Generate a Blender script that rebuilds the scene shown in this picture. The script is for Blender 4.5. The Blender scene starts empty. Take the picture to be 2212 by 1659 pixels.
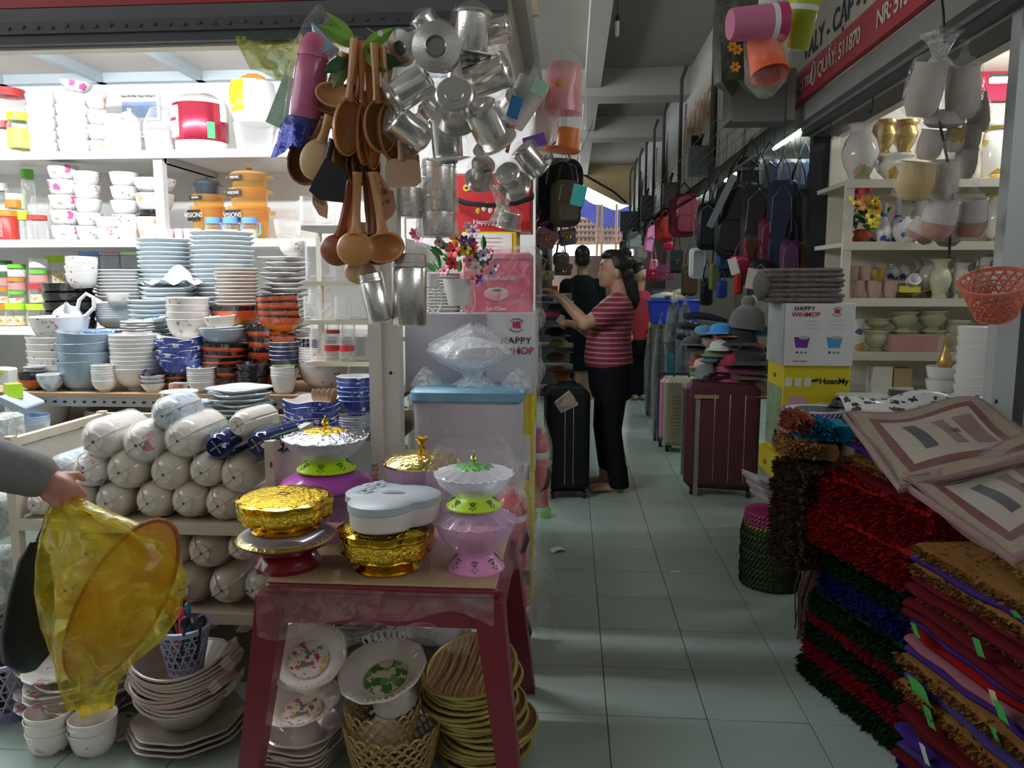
import bpy,math,random
from math import sin,cos,pi,radians as rad,sqrt,atan,tan,atan2
from mathutils import Vector as V,Matrix,Euler
R = random.Random(7)
scn = bpy.context.scene
COL = scn.collection
# ---------------------------------------------------------------- camera
F,CX,CY,H = 1680.0,1106.0,829.5,1.30
TH = atan(219.5 / F); PS = atan(128 * cos(TH) / F)
FW = V((-sin(PS) * cos(TH),cos(PS) * cos(TH),-sin(TH)))
RT = V((cos(PS),sin(PS),0)); UP = RT.cross(FW)
CAM = V((0,0,H))
cam = bpy.data.cameras.new('camera'); camo = bpy.data.objects.new('camera',cam); COL.objects.link(camo)
cam.sensor_width = 36; cam.lens = 36 * F / 2212; cam.clip_start = .02
camo.matrix_world = Matrix(((RT.x,UP.x,-FW.x,0),(RT.y,UP.y,-FW.y,0),(RT.z,UP.z,-FW.z,H),(0,0,0,1)))
scn.camera = camo
# ---------------------------------------------------------------- world, exposure
w = bpy.data.worlds.new('world'); scn.world = w; w.use_nodes = True
w.node_tree.nodes['Background'].inputs[0].default_value = (.94,.97,1.0,1)
w.node_tree.nodes['Background'].inputs[1].default_value = 2.3
vs = scn.view_settings; vs.view_transform = 'Standard'; vs.look = 'None'; vs.gamma = 1; vs.use_curve_mapping = False
vs.exposure = 0.48
scn.cycles.max_bounces = 6; scn.cycles.transparent_max_bounces = 12; scn.cycles.diffuse_bounces = 4
scn.cycles.glossy_bounces = 4; scn.cycles.transmission_bounces = 4
scn.cycles.caustics_reflective = False; scn.cycles.caustics_refractive = False
scn.cycles.sample_clamp_indirect = 4
def area_light(name,loc,size,energy,col=(1,1,1),rot=(0,0,0)):
    L = bpy.data.lights.new(name,'AREA'); L.shape = 'RECTANGLE'; L.size,L.size_y = size; L.energy = energy; L.color = col
    o = bpy.data.objects.new(name,L); COL.objects.link(o); o.location = loc; o.rotation_euler = rot
    return o
#LIGHTS#
# ---------------------------------------------------------------- pixels to places
def ray(u,v): return FW * F + RT * (u - CX) + UP * (CY - v)
def aY(u,v,Y): r = ray(u,v); return CAM + r * (Y / r.y)
def aX(u,v,X): r = ray(u,v); return CAM + r * (X / r.x)
def aZ(u,v,Z): r = ray(u,v); return CAM + r * ((Z - H) / r.z)
def mpp(u,v,Y): r = ray(u,v); return Y / r.y          # metres per pixel at plane Y (facing the camera)
# ---------------------------------------------------------------- materials
MATS = {}
def nd(nt,t,loc=(0,0),**kw):
    n = nt.nodes.new(t)
    for k,v in kw.items(): setattr(n,k,v)
    return n
def mat(name,col=(.8,.8,.8),rough=.5,metal=0,spec=.5,coat=0,trans=0,ior=1.45,emit=None,es=0,var=0,vs_=8,bump=0,bs=60,sss=0,sheen=0,aniso=0,alpha=1):
    if name in MATS: return MATS[name]
    m = bpy.data.materials.new(name); m.use_nodes = True; nt = m.node_tree; b = nt.nodes['Principled BSDF']
    I = b.inputs
    I['Base Color'].default_value = (*col,1); I['Roughness'].default_value = rough; I['Metallic'].default_value = metal
    I['Specular IOR Level'].default_value = spec; I['Coat Weight'].default_value = coat; I['Coat Roughness'].default_value = .06
    I['Transmission Weight'].default_value = trans; I['IOR'].default_value = ior; I['Alpha'].default_value = alpha
    I['Sheen Weight'].default_value = sheen
    if emit: I['Emission Color'].default_value = (*emit,1); I['Emission Strength'].default_value = es
    if var or bump:
        tc = nd(nt,'ShaderNodeTexCoord')
    if var:
        n = nd(nt,'ShaderNodeTexNoise'); n.inputs['Scale'].default_value = vs_; n.inputs['Detail'].default_value = 5
        nt.links.new(tc.outputs['Object'],n.inputs['Vector'])
        mx = nd(nt,'ShaderNodeMix',data_type='RGBA')
        mx.inputs[6].default_value = (*[max(0,c * (1 - var)) for c in col],1); mx.inputs[7].default_value = (*[min(1,c * (1 + var)) for c in col],1)
        nt.links.new(n.outputs['Fac'],mx.inputs[0]); nt.links.new(mx.outputs[2],I['Base Color'])
    if bump:
        n2 = nd(nt,'ShaderNodeTexNoise'); n2.inputs['Scale'].default_value = bs; n2.inputs['Detail'].default_value = 3
        nt.links.new(tc.outputs['Object'],n2.inputs['Vector'])
        bp = nd(nt,'ShaderNodeBump'); bp.inputs['Strength'].default_value = bump; bp.inputs['Distance'].default_value = .01
        nt.links.new(n2.outputs['Fac'],bp.inputs['Height']); nt.links.new(bp.outputs[0],I['Normal'])
    MATS[name] = m; m['col'] = col
    return m
def ramp(nt,stops,interp='LINEAR'):
    r = nd(nt,'ShaderNodeValToRGB'); cr = r.color_ramp; cr.interpolation = interp
    while len(cr.elements) < len(stops): cr.elements.new(.5)
    for e,(p,c) in zip(cr.elements,stops): e.position = p; e.color = (*c,1)
    return r
def floral(name,base,cols,scale=22,size=.3,dens=.5,rough=.12,zmask=None):
    """glazed ware with printed blossoms: voronoi cells give blots, a coarse noise gathers them into sprays"""
    if name in MATS: return MATS[name]
    m = mat(name,base,rough,coat=.4); nt = m.node_tree; b = nt.nodes['Principled BSDF']
    tc = nd(nt,'ShaderNodeTexCoord')
    vo = nd(nt,'ShaderNodeTexVoronoi'); vo.inputs['Scale'].default_value = scale
    nz = nd(nt,'ShaderNodeTexNoise'); nz.inputs['Scale'].default_value = scale * .28; nz.inputs['Detail'].default_value = 2
    wn = nd(nt,'ShaderNodeTexNoise'); wn.inputs['Scale'].default_value = scale * 1.6; wn.inputs['Detail'].default_value = 2
    sc_ = nd(nt,'ShaderNodeVectorMath',operation='MULTIPLY_ADD'); sc_.inputs[1].default_value = (1.1 / scale,) * 3
    nt.links.new(tc.outputs['Object'],wn.inputs['Vector']); nt.links.new(wn.outputs['Color'],sc_.inputs[0]); nt.links.new(tc.outputs['Object'],sc_.inputs[2])
    nt.links.new(sc_.outputs[0],vo.inputs['Vector']); nt.links.new(tc.outputs['Object'],nz.inputs['Vector'])
    lt = nd(nt,'ShaderNodeMath',operation='LESS_THAN'); lt.inputs[1].default_value = size
    nt.links.new(vo.outputs['Distance'],lt.inputs[0])
    gt = nd(nt,'ShaderNodeMath',operation='GREATER_THAN'); gt.inputs[1].default_value = 1 - dens
    nt.links.new(nz.outputs['Fac'],gt.inputs[0])
    mu = nd(nt,'ShaderNodeMath',operation='MULTIPLY'); nt.links.new(lt.outputs[0],mu.inputs[0]); nt.links.new(gt.outputs[0],mu.inputs[1])
    k = len(cols); rp = ramp(nt,[(i / k,c) for i,c in enumerate(cols)],'CONSTANT')
    sp = nd(nt,'ShaderNodeSeparateColor'); nt.links.new(vo.outputs['Color'],sp.inputs[0]); nt.links.new(sp.outputs[0],rp.inputs[0])
    mx = nd(nt,'ShaderNodeMix',data_type='RGBA'); mx.inputs[6].default_value = (*base,1)
    nt.links.new(mu.outputs[0],mx.inputs[0]); nt.links.new(rp.outputs[0],mx.inputs[7]); nt.links.new(mx.outputs[2],b.inputs['Base Color'])
    return m
def bands(name,stops,axis=2,lo=0,hi=1,rough=.3,coat=0,interp='CONSTANT',metal=0,bump=0,bs=60,rep=0):
    """bands of colour along one object axis between lo and hi metres (rep: repeat length)"""
    if name in MATS: return MATS[name]
    m = mat(name,stops[0][1],rough,metal,coat=coat,bump=bump,bs=bs); nt = m.node_tree; b = nt.nodes['Principled BSDF']
    tc = nd(nt,'ShaderNodeTexCoord'); sx = nd(nt,'ShaderNodeSeparateXYZ'); nt.links.new(tc.outputs['Object'],sx.inputs[0])
    src = sx.outputs[axis]
    if rep:
        q = nd(nt,'ShaderNodeMath',operation='MULTIPLY'); q.inputs[1].default_value = 1 / rep; nt.links.new(src,q.inputs[0])
        q2 = nd(nt,'ShaderNodeMath',operation='FRACT'); nt.links.new(q.outputs[0],q2.inputs[0]); out = q2.outputs[0]
    else:
        mr = nd(nt,'ShaderNodeMapRange'); mr.inputs[1].default_value = lo; mr.inputs[2].default_value = hi; nt.links.new(src,mr.inputs[0]); out = mr.outputs[0]
    rp = ramp(nt,stops,interp); nt.links.new(out,rp.inputs[0]); nt.links.new(rp.outputs[0],b.inputs['Base Color'])
    return m
def film(name,tint=(1,1,1),op=.22,rough=.12,bs=35,bst=.6,white=.35,spec=1.0):
    """thin clear plastic film: mostly see-through, wrinkled, with sharp glints"""
    if name in MATS: return MATS[name]
    m = bpy.data.materials.new(name); m.use_nodes = True; nt = m.node_tree; nt.nodes.clear(); MATS[name] = m
    out = nd(nt,'ShaderNodeOutputMaterial'); tr = nd(nt,'ShaderNodeBsdfTransparent'); tr.inputs[0].default_value = (*[1 - (1 - t) * .55 for t in tint],1)
    pr = nd(nt,'ShaderNodeBsdfPrincipled'); pr.inputs['Base Color'].default_value = (*tint,1); pr.inputs['Roughness'].default_value = rough
    pr.inputs['Specular IOR Level'].default_value = spec
    tc = nd(nt,'ShaderNodeTexCoord'); n = nd(nt,'ShaderNodeTexNoise'); n.inputs['Scale'].default_value = bs; n.inputs['Detail'].default_value = 3; n.inputs['Distortion'].default_value = 1.2
    nt.links.new(tc.outputs['Object'],n.inputs['Vector'])
    bp = nd(nt,'ShaderNodeBump'); bp.inputs['Strength'].default_value = bst; bp.inputs['Distance'].default_value = .02
    nt.links.new(n.outputs['Fac'],bp.inputs['Height']); nt.links.new(bp.outputs[0],pr.inputs['Normal'])
    fr = nd(nt,'ShaderNodeLayerWeight'); fr.inputs[0].default_value = .35; nt.links.new(bp.outputs[0],fr.inputs['Normal'])
    rp = ramp(nt,[(.42,(op * .45,) * 3),(.62,(op * 1.5,) * 3)]); nt.links.new(n.outputs['Fac'],rp.inputs[0])
    ad = nd(nt,'ShaderNodeMath',operation='MULTIPLY_ADD'); ad.inputs[1].default_value = white; nt.links.new(fr.outputs['Facing'],ad.inputs[0]); nt.links.new(rp.outputs[0],ad.inputs[2])
    mx = nd(nt,'ShaderNodeMixShader'); nt.links.new(ad.outputs[0],mx.inputs[0]); nt.links.new(tr.outputs[0],mx.inputs[1]); nt.links.new(pr.outputs[0],mx.inputs[2])
    nt.links.new(mx.outputs[0],out.inputs[0])
    return m
def glass(name,tint=(1,1,1),op=.06,edge=.75):
    """thin-walled clear glass or hard plastic"""
    if name in MATS: return MATS[name]
    m = bpy.data.materials.new(name); m.use_nodes = True; nt = m.node_tree; nt.nodes.clear(); MATS[name] = m
    out = nd(nt,'ShaderNodeOutputMaterial'); tr = nd(nt,'ShaderNodeBsdfTransparent'); tr.inputs[0].default_value = (*tint,1)
    pr = nd(nt,'ShaderNodeBsdfPrincipled'); pr.inputs['Base Color'].default_value = (*tint,1); pr.inputs['Roughness'].default_value = .06; pr.inputs['Specular IOR Level'].default_value = 1
    fr = nd(nt,'ShaderNodeLayerWeight'); fr.inputs[0].default_value = .5
    ad = nd(nt,'ShaderNodeMath',operation='MULTIPLY_ADD'); ad.inputs[1].default_value = edge; ad.inputs[2].default_value = op
    pw = nd(nt,'ShaderNodeMath',operation='POWER'); pw.inputs[1].default_value = 2.2
    nt.links.new(fr.outputs['Facing'],pw.inputs[0]); nt.links.new(pw.outputs[0],ad.inputs[0])
    mx = nd(nt,'ShaderNodeMixShader'); nt.links.new(ad.outputs[0],mx.inputs[0]); nt.links.new(tr.outputs[0],mx.inputs[1]); nt.links.new(pr.outputs[0],mx.inputs[2])
    nt.links.new(mx.outputs[0],out.inputs[0])
    return m
def emis(name,col,st):
    if name in MATS: return MATS[name]
    m = bpy.data.materials.new(name); m.use_nodes = True; nt = m.node_tree; nt.nodes.clear(); MATS[name] = m
    o = nd(nt,'ShaderNodeOutputMaterial'); e = nd(nt,'ShaderNodeEmission'); e.inputs[0].default_value = (*col,1); e.inputs[1].default_value = st
    nt.links.new(e.outputs[0],o.inputs[0]); return m
# ---------------------------------------------------------------- mesh builder
def rotm(r): return Euler(r).to_matrix().to_4x4()
def xf(loc=(0,0,0),rot=(0,0,0),sc=1):
    s = (sc,sc,sc) if isinstance(sc,(int,float)) else sc
    return Matrix.Translation(loc) @ rotm(rot) @ Matrix.Diagonal((*s,1))
class MB:
    def __init__(s,m=None): s.v = []; s.f = []; s.mi = []; s.sm = []; s.mats = []; s.cur = 0; (s.mat(m) if m else None)
    def mat(s,m):
        if m not in s.mats: s.mats.append(m)
        s.cur = s.mats.index(m); return s
    def add(s,vs,fs,smooth=True,M=None):
        k = len(s.v)
        s.v += [tuple(M @ V(p)) for p in vs] if M else [tuple(p) for p in vs]
        s.f += [tuple(i + k for i in f) for f in fs]; s.mi += [s.cur] * len(fs); s.sm += [smooth] * len(fs)
        return s
    def box(s,c,d,M=None):
        x,y,z = c; a,b,e = d[0] / 2,d[1] / 2,d[2] / 2
        vs = [(x + i * a,y + j * b,z + k * e) for k in (-1,1) for j in (-1,1) for i in (-1,1)]
        return s.add(vs,[(0,2,3,1),(4,5,7,6),(0,1,5,4),(2,6,7,3),(0,4,6,2),(1,3,7,5)],False,M)
    def rings(s,rings,closed=True,cap0=True,cap1=True,smooth=True,M=None):
        n = len(rings[0]); vs = [p for r in rings for p in r]; fs = []
        for i in range(len(rings) - 1):
            for j in range(n if closed else n - 1):
                a,b = i * n + j,i * n + (j + 1) % n
                fs.append((a,b,b + n,a + n))
        if closed and cap0: fs.append(tuple(range(n - 1,-1,-1)))
        if closed and cap1: q = (len(rings) - 1) * n; fs.append(tuple(q + j for j in range(n)))
        return s.add(vs,fs,smooth,M)
    def rbox(s,c,d,r=.01,seg=3,e=None,M=None,taper=1):
        """box with rounded upright edges (r) and eased top and bottom (e)"""
        e = r * .5 if e is None else e
        def ring(z,ins,k=1):
            a,b = d[0] / 2 * k - ins,d[1] / 2 * k - ins; rr = max(r - ins,1e-4); out = []
            for (sx,sy,t0) in ((1,1,0),(-1,1,90),(-1,-1,180),(1,-1,270)):
                for q in range(seg + 1):
                    t = rad(t0 + 90 * q / seg); out.append((c[0] + sx * (a - rr) + rr * cos(t),c[1] + sy * (b - rr) + rr * sin(t),z))
            return out
        z0,z1 = c[2] - d[2] / 2,c[2] + d[2] / 2
        return s.rings([ring(z0,e),ring(z0 + e,0),ring(z1 - e,0,taper),ring(z1,e,taper)],M=M)
    def lathe(s,prof,n=24,M=None,fn=None,smooth=True,cap=False):
        rs = []
        for i,(r,z) in enumerate(prof):
            q = []
            for j in range(n):
                t = 2 * pi * j / n; rr,zz = fn(t,i,r,z) if fn else (r,z); q.append((rr * cos(t),rr * sin(t),zz))
            rs.append(q)
        return s.rings(rs,cap0=cap or prof[0][0] < 2e-3,cap1=cap or prof[-1][0] < 2e-3,smooth=smooth,M=M)
    def tube(s,pts,r=.005,n=6,M=None,flat=1,closed=False):
        P = [V(p) for p in pts]; k = len(P); rs = []; N = None
        for i in range(k):
            t = (P[(i + 1) % k] - P[i - 1]) if closed else (P[min(i + 1,k - 1)] - P[max(i - 1,0)])
            t = t.normalized() if t.length > 1e-9 else V((0,0,1))
            if N is None: N = t.orthogonal().normalized()
            N = (N - t * N.dot(t)); N = N.normalized() if N.length > 1e-6 else t.orthogonal().normalized()
            B = t.cross(N); rr = r[i] if isinstance(r,(list,tuple)) else r
            rs.append([P[i] + (N * cos(2 * pi * j / n) + B * sin(2 * pi * j / n) * flat) * rr for j in range(n)])
        if closed: rs.append(rs[0])
        return s.rings(rs,M=M,cap0=not closed,cap1=not closed)
    def ell(s,c,r,n=16,m=10,M=None):
        prof = [(max(sin(pi * i / m),1e-3),-cos(pi * i / m)) for i in range(m + 1)]
        T = Matrix.Translation(c) @ Matrix.Diagonal((r[0],r[1],r[2],1))
        return s.lathe(prof,n,M=(M @ T) if M else T)
    def prism(s,poly,z0,z1,M=None,smooth=False):
        return s.rings([[(x,y,z0) for x,y in poly],[(x,y,z1) for x,y in poly]],smooth=smooth,M=M)
    def sheet(s,fn,nu,nv,M=None,smooth=True,wrap=False):
        vs = [fn(i / nu,j / nv) for j in range(nv + 1) for i in range(nu + 1)]
        fs = [(j * (nu + 1) + i,j * (nu + 1) + i + 1,(j + 1) * (nu + 1) + i + 1,(j + 1) * (nu + 1) + i) for j in range(nv) for i in range(nu)]
        return s.add(vs,fs,smooth,M)
    def mesh(s,name,sharp=38):
        me = bpy.data.meshes.new(name); me.from_pydata(s.v,[],s.f)
        for m in s.mats: me.materials.append(m)
        me.polygons.foreach_set('material_index',s.mi); me.polygons.foreach_set('use_smooth',s.sm)
        me.update()
        if sharp and any(s.sm): me.set_sharp_from_angle(angle=rad(sharp))
        return me
    def build(s,name,parent=None,loc=(0,0,0),rot=(0,0,0),sc=1,sharp=38):
        return ob(name,s.mesh(name,sharp),parent,loc,rot,sc)
CACHE = {}
def cached(key,fn):
    if key not in CACHE: CACHE[key] = fn()
    return CACHE[key]
def ob(name,me,parent=None,loc=(0,0,0),rot=(0,0,0),sc=1):
    o = bpy.data.objects.new(name,me); COL.objects.link(o); o.parent = parent
    o.location = loc; o.rotation_euler = rot; o.scale = (sc,sc,sc) if isinstance(sc,(int,float)) else sc
    return o
LABELS = {}
def tag(o,label=None,cat=None,group=None,kind=None):
    if label:
        if label in LABELS and LABELS[label] != group: print('DUPLABEL',label)
        LABELS[label] = group; o['label'] = label
        n = len(label.split())
        if n < 4 or n > 16: print('LABELLEN',n,label)
    if cat: o['category'] = cat
    if group: o['group'] = group
    if kind: o['kind'] = kind
    return o
def thing(name,label,cat,loc=(0,0,0),rot=(0,0,0),group=None,sc=1):
    o = bpy.data.objects.new(name,None); COL.objects.link(o); o.empty_display_size = .02
    o.location = loc; o.rotation_euler = rot; o.scale = (sc,sc,sc) if isinstance(sc,(int,float)) else sc
    return tag(o,label,cat,group)
def struct(o): o['kind'] = 'structure'; return o
def one(name,mb,label,cat,loc=(0,0,0),rot=(0,0,0),group=None,sc=1,sharp=38):
    me = mb if isinstance(mb,bpy.types.Mesh) else mb.mesh(name,sharp)
    return tag(ob(name,me,None,loc,rot,sc),label,cat,group)
def text_me(txt,size,m,ext=.0004,bold=0,align='CENTER',shear=0,space=1):
    def mk():
        c = bpy.data.curves.new('lettering','FONT'); c.body = txt; c.size = size; c.extrude = ext; c.offset = bold
        c.align_x = align; c.align_y = 'CENTER'; c.shear = shear; c.space_character = space; c.resolution_u = 3
        o = bpy.data.objects.new('tmp',c); COL.objects.link(o)
        bpy.context.view_layer.update()
        me = bpy.data.meshes.new_from_object(o.evaluated_get(bpy.context.evaluated_depsgraph_get()))
        bpy.data.objects.remove(o); bpy.data.curves.remove(c); me.materials.clear(); me.materials.append(m); return me
    return cached(('txt',txt,size,m.name,bold,align,shear),mk)
def text(parent,txt,size,m,loc,rot=(pi / 2,0,0),name='lettering',**kw):
    return ob(name,text_me(txt,size,m,**kw),parent,loc,rot)
ORD = ['topmost','second from the top','third from the top','fourth from the top','fifth from the top','sixth from the top','seventh from the top','eighth from the top','ninth from the top','tenth from the top','eleventh from the top','twelfth from the top','thirteenth from the top','fourteenth from the top','fifteenth from the top','sixteenth from the top','seventeenth from the top','eighteenth from the top','nineteenth from the top','twentieth from the top'] + [a + ' from the top' for a in ('21st','22nd','23rd','24th','25th','26th','27th','28th','29th','30th','31st','32nd','33rd','34th','35th')]
def stack(name,me,desc,cat,group,base,n,dz,jit=.002,tilt=0,sc=1,rotz=True,lean=(0,0),me_top=None,fan=0):
    """n alike pieces nested upward from base; each its own object labelled by its place in the stack"""
    out = []
    for i in range(n):
        p = V(base) + V((lean[0] * i + R.uniform(-jit,jit),lean[1] * i + R.uniform(-jit,jit),dz * i))
        r = (R.uniform(-tilt,tilt) + fan,R.uniform(-tilt,tilt),R.uniform(0,6.28) if rotz is True else (rotz or 0))
        out.append(one(name,me_top if (me_top and i == n - 1) else me,desc + ', ' + ORD[n - 1 - i],cat,p,r,group,sc))
    return out
# ---------------------------------------------------------------- common colours
WHITE = mat('white_ceramic',(.80,.79,.77),.12,coat=.4)
CREAM = mat('cream_ceramic',(.74,.69,.62),.15,coat=.4)
BLACK = mat('black_plastic',(.012,.012,.014),.35)
CLEAR = film('clear_film')
GLASS = glass('clear_glass')
# shared materials
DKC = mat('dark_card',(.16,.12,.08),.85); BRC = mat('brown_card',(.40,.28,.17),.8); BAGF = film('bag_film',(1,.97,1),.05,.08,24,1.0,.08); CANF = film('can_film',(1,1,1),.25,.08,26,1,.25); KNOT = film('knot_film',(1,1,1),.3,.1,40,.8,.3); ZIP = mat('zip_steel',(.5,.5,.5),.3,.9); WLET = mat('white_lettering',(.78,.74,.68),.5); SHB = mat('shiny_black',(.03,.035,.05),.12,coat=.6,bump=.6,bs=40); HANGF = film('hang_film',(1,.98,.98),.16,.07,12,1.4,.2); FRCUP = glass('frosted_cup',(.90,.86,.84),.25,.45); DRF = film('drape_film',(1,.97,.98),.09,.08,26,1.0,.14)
CKB = mat('cord_blackc',(.015,.02,.012),.8)
# ================================================================ the setting
M_grout = mat('grout',(.10,.11,.10),.8)
M_tile = mat('floor_tile',(.37,.45,.41),.22,var=.10,vs_=3.2,spec=.45)
M_floor2 = mat('floor_far',(.34,.41,.37),.3,var=.1,vs_=3)
def plain(name,c,d,m):
    return struct(MB(m).box(c,d).build(name))
fl = plain('floor',(0,8,-.054),(12,24,.10),M_grout)
T0 = .3; TX0 = aZ(1320.5,1659,0).x; TY0 = aZ(1308,1545,0).y
tile_me = MB(M_tile).rbox((0,0,-.003),(T0 - .0025,T0 - .0025,.007),.002,1,.0012).mesh('tile')
nt_ = 0; far_mb = MB(M_tile)
for iy in range(-4,52):
    for ix in range(-16,12):
        x,y = TX0 + (ix + .5) * T0,TY0 + (iy + .5) * T0
        seen = (-1.2 < x < 1.35 and .9 < y < 9.2) if y > 2.9 else (-2.3 < x < 1.6 and y > 1.0)
        if seen and nt_ < 300:
            o = ob('tile',tile_me,fl,(x,y,0),(0,0,0)); nt_ += 1
        else:
            far_mb.box((x,y,-.003),(T0 - .0025,T0 - .0025,.007))
tag(far_mb.build('tile_field',fl),kind='stuff')
# scraps lying on the floor
# ceiling and beams
M_ceil = mat('ceiling_plaster',(.36,.345,.30),.85,var=.12,vs_=1.2)
M_beam = mat('beam_plaster',(.56,.55,.50),.8,var=.08,vs_=2)
ce = plain('ceiling',(0,7.5,3.95),(9,23,.10),M_ceil)
for c,d in (((.24,11.5,3.80),(.19,13.6,.26)),((0,10.2,3.75),(5,.42,.36)),((0,13.0,3.75),(5,.42,.36)),((0,5.6,3.8),(8,.3,.26))):
    ob('beam',MB(M_beam).box((0,0,0),d).mesh('beam'),ce,c)
# end of the aisle
M_ocre = mat('ochre_wall',(.62,.48,.26),.85,var=.1,vs_=1.5)
M_pink = mat('salmon_wall',(.62,.45,.36),.8,var=.1,vs_=2)
M_cream = mat('cream_paint',(.74,.70,.60),.6,var=.04,vs_=3)
M_white = mat('white_paint',(.80,.80,.78),.55,var=.04,vs_=2)
M_wallg = mat('grey_wall',(.50,.50,.47),.7,var=.08,vs_=2)
wb = plain('wall_back',(0,18.1,3.74),(9,.15,.36),M_ocre)
plain('wall_back_low',(0,18.1,.95),(9,.15,1.9),M_pink)
struct(MB(M_ocre).prism([(-.55,3.56),(2,3.56),(2,2.9),(1.1,3.05),(.2,3.5)],17.99,18.03,M=Matrix(((1,0,0,0),(0,0,1,0),(0,1,0,0),(0,0,0,1)))).build('wall_gable'))
M_eave = mat('white_roof_sheet',(.9,.88,.84),.7)
q = MB(M_eave); q.add([(-1.4,19.4,4.1),(2.2,19.4,2.75),(2.2,21.6,3.1),(-1.4,21.6,4.5)],[(0,1,2,3)],False)
q.box((0,0,0),(.001,.001,.001),M=Matrix.Translation((0,19.5,3.4)))
tag(q.build('roof_eave'),'white sloping roof sheet outside the far end of the aisle','roof')
M_tarp = mat('blue_tarp',(.10,.14,.62),.45,bump=.5,bs=6)
def tarp(u,v): x = -.6 + 2.2 * u; return (x,19.1 + .15 * sin(5 * u) + .3 * v,3.45 - .42 * u + .12 * sin(7 * u) - v * (.5 - .12 * u) + .03 * sin(23 * u + 4 * v))
tag(MB(M_tarp).sheet(tarp,24,8).build('tarpaulin'),'blue tarpaulin hung outside the far end of the aisle','tarpaulin')
M_tin = mat('brown_tin',(.30,.22,.18),.5,var=.2,vs_=6)
rt = thing('tin_roof','brown corrugated roofing in rows outside the far end opening','roof',(.1,19.9,2.3))
for i in range(5):
    q = MB(M_tin); n = 26
    q.sheet(lambda u,v: (-1.3 + 2.6 * u,.28 * v + .02 * sin(u * n * 6.283),-.02 + .165 * v + .018 * cos(u * n * 6.283)),n * 6,1)
    q.tube([(-1.3,-.02,0),(1.3,-.02,0)],.045,8)
    q.build('roofing_row',rt,(0,.3 * i - .6,.16 * i - .05))
M_bam = mat('bare_timber',(.60,.44,.30),.7)
q = MB(M_bam)
for x,a in ((.55,.06),(.72,-.03),(1.02,.02)): q.tube([(x,18.6,0),(x + a,18.6,3.1)],.03,6)
q.tube([(-.6,18.6,2.24),(1.1,18.6,2.22)],.02,6)
tag(q.build('timber_frame'),'bare timber posts standing across the far end opening','timber')
# -------------------------------------------------- left stall shell
YF = 2.65                                   # front of the left stall
plain('wall_left_back',(-1.9,4.40,1.2),(3.4,.06,2.6),M_white)
plain('wall_left_side',(-3.55,3.5,1.2),(.06,1.9,2.6),M_white)
lc = plain('ceiling_left',(-1.9,3.55,2.47),(3.4,1.75,.04),mat('stall_board',(.60,.56,.52),.7,var=.08,vs_=3))
M_bluebar = mat('pale_blue_steel',(.48,.56,.60),.5)
for x in (-3.2,-2.62,-2.05,-1.5,-.95): ob('ceiling_bar',MB(M_bluebar).box((0,0,0),(.045,1.6,.05)).mesh('bar'),lc,(x,3.56,2.425))
ob('ceiling_bar',MB(M_bluebar).box((0,0,0),(3.3,.05,.05)).mesh('bar'),lc,(-1.9,4.33,2.425))
M_dark = mat('dark_steel',(.055,.058,.065),.55,var=.2,vs_=9)
M_gal = mat('galvanised',(.30,.31,.31),.5,.5,var=.2,vs_=9)
M_red = mat('red_paint',(.36,.02,.03),.5,var=.12,vs_=3)
fa = struct(MB(M_dark).box((-1.86,2.62,aY(300,77,2.57).z),(3.3,.10,.038)).build('trim_1'))
ob('sign_board',MB(M_red).box((0,0,0),(2.75,.03,.30)).mesh('sign'),fa,(-2.06,2.585,aY(300,10,2.57).z + .15))
ob('sign_edge',MB(mat('dull_edge',(.11,.11,.115),.6)).box((0,0,0),(3.3,.06,.046)).mesh('edge'),fa,(-1.86,2.60,aY(300,28,2.57).z))
M_rail = mat('dull_rail',(.075,.078,.08),.6,.3,var=.2,vs_=9)
rail = MB(M_rail).box((0,0,0),(3.3,.05,.038))
ZR_ = aY(300,54,2.56).z
ob('slotted_rail',rail.mesh('rail'),fa,(-1.86,2.585,ZR_))
hm = MB(M_dark)
for i in range(64): hm.lathe([(.001,0),(.009,0),(.009,.003),(.001,.003)],8,M=xf((-1.6 + i * .05,-.0265,.004 * (i % 3 == 0)),(pi / 2,0,0),(1,.8,1)))
tag(ob('rail_slot',hm.mesh('slots'),fa,(-1.86,2.585,ZR_)),kind='stuff')
ob('shutter_track',MB(M_cream).box((0,0,0),(3.3,.05,.022)).mesh('track'),fa,(-1.86,2.63,aY(300,95,2.6).z))
# fascia end above the corner and the left row of the aisle
M_beige = mat('beige_board',(.52,.47,.40),.7,var=.1,vs_=4)
wl = plain('wall_left_upper',(-.32,10.4,2.75),(.06,15.2,.9),M_wallg)
for y0,y1,z0,z1,c in ((2.66,2.9,2.33,2.75,M_beige),(2.66,2.95,2.75,3.3,M_cream),(3.1,4.3,2.2,3.0,M_beige),(4.5,6.4,2.2,2.8,M_white),(6.5,8.4,2.2,2.8,M_cream)):
    ob('fascia_panel',MB(c).box((0,0,0),(.03,y1 - y0,z1 - z0)).mesh('panel'),wl,(-.27 + .02 * (y0 < 3),(y0 + y1) / 2,(z0 + z1) / 2))
bt = struct(MB(M_beige).box((-.25,2.70,2.55),(.16,.06,.50)).build('trim_2'))
ob('angle_bar',MB(M_gal).box((0,0,0),(.03,.03,.9),M=rotm((0,.25,0))).mesh('angle'),bt,(-.34,2.62,2.55))
ob('cable_cover',MB(mat('cable_cover',(.62,.55,.36),.6)).box((0,0,0),(.02,.02,.8),M=rotm((0,-.12,0))).mesh('cover'),bt,(-.17,2.64,2.55))
wq = MB(BLACK)
for i in range(4): wq.tube([(-.28 + .03 * i,2.655,2.46),(-.27 + .035 * i + .02 * (i % 2),2.64,2.36),(-.29 + .03 * i,2.66,2.26)],.002,4)
wq.build('loose_wire',bt)
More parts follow.
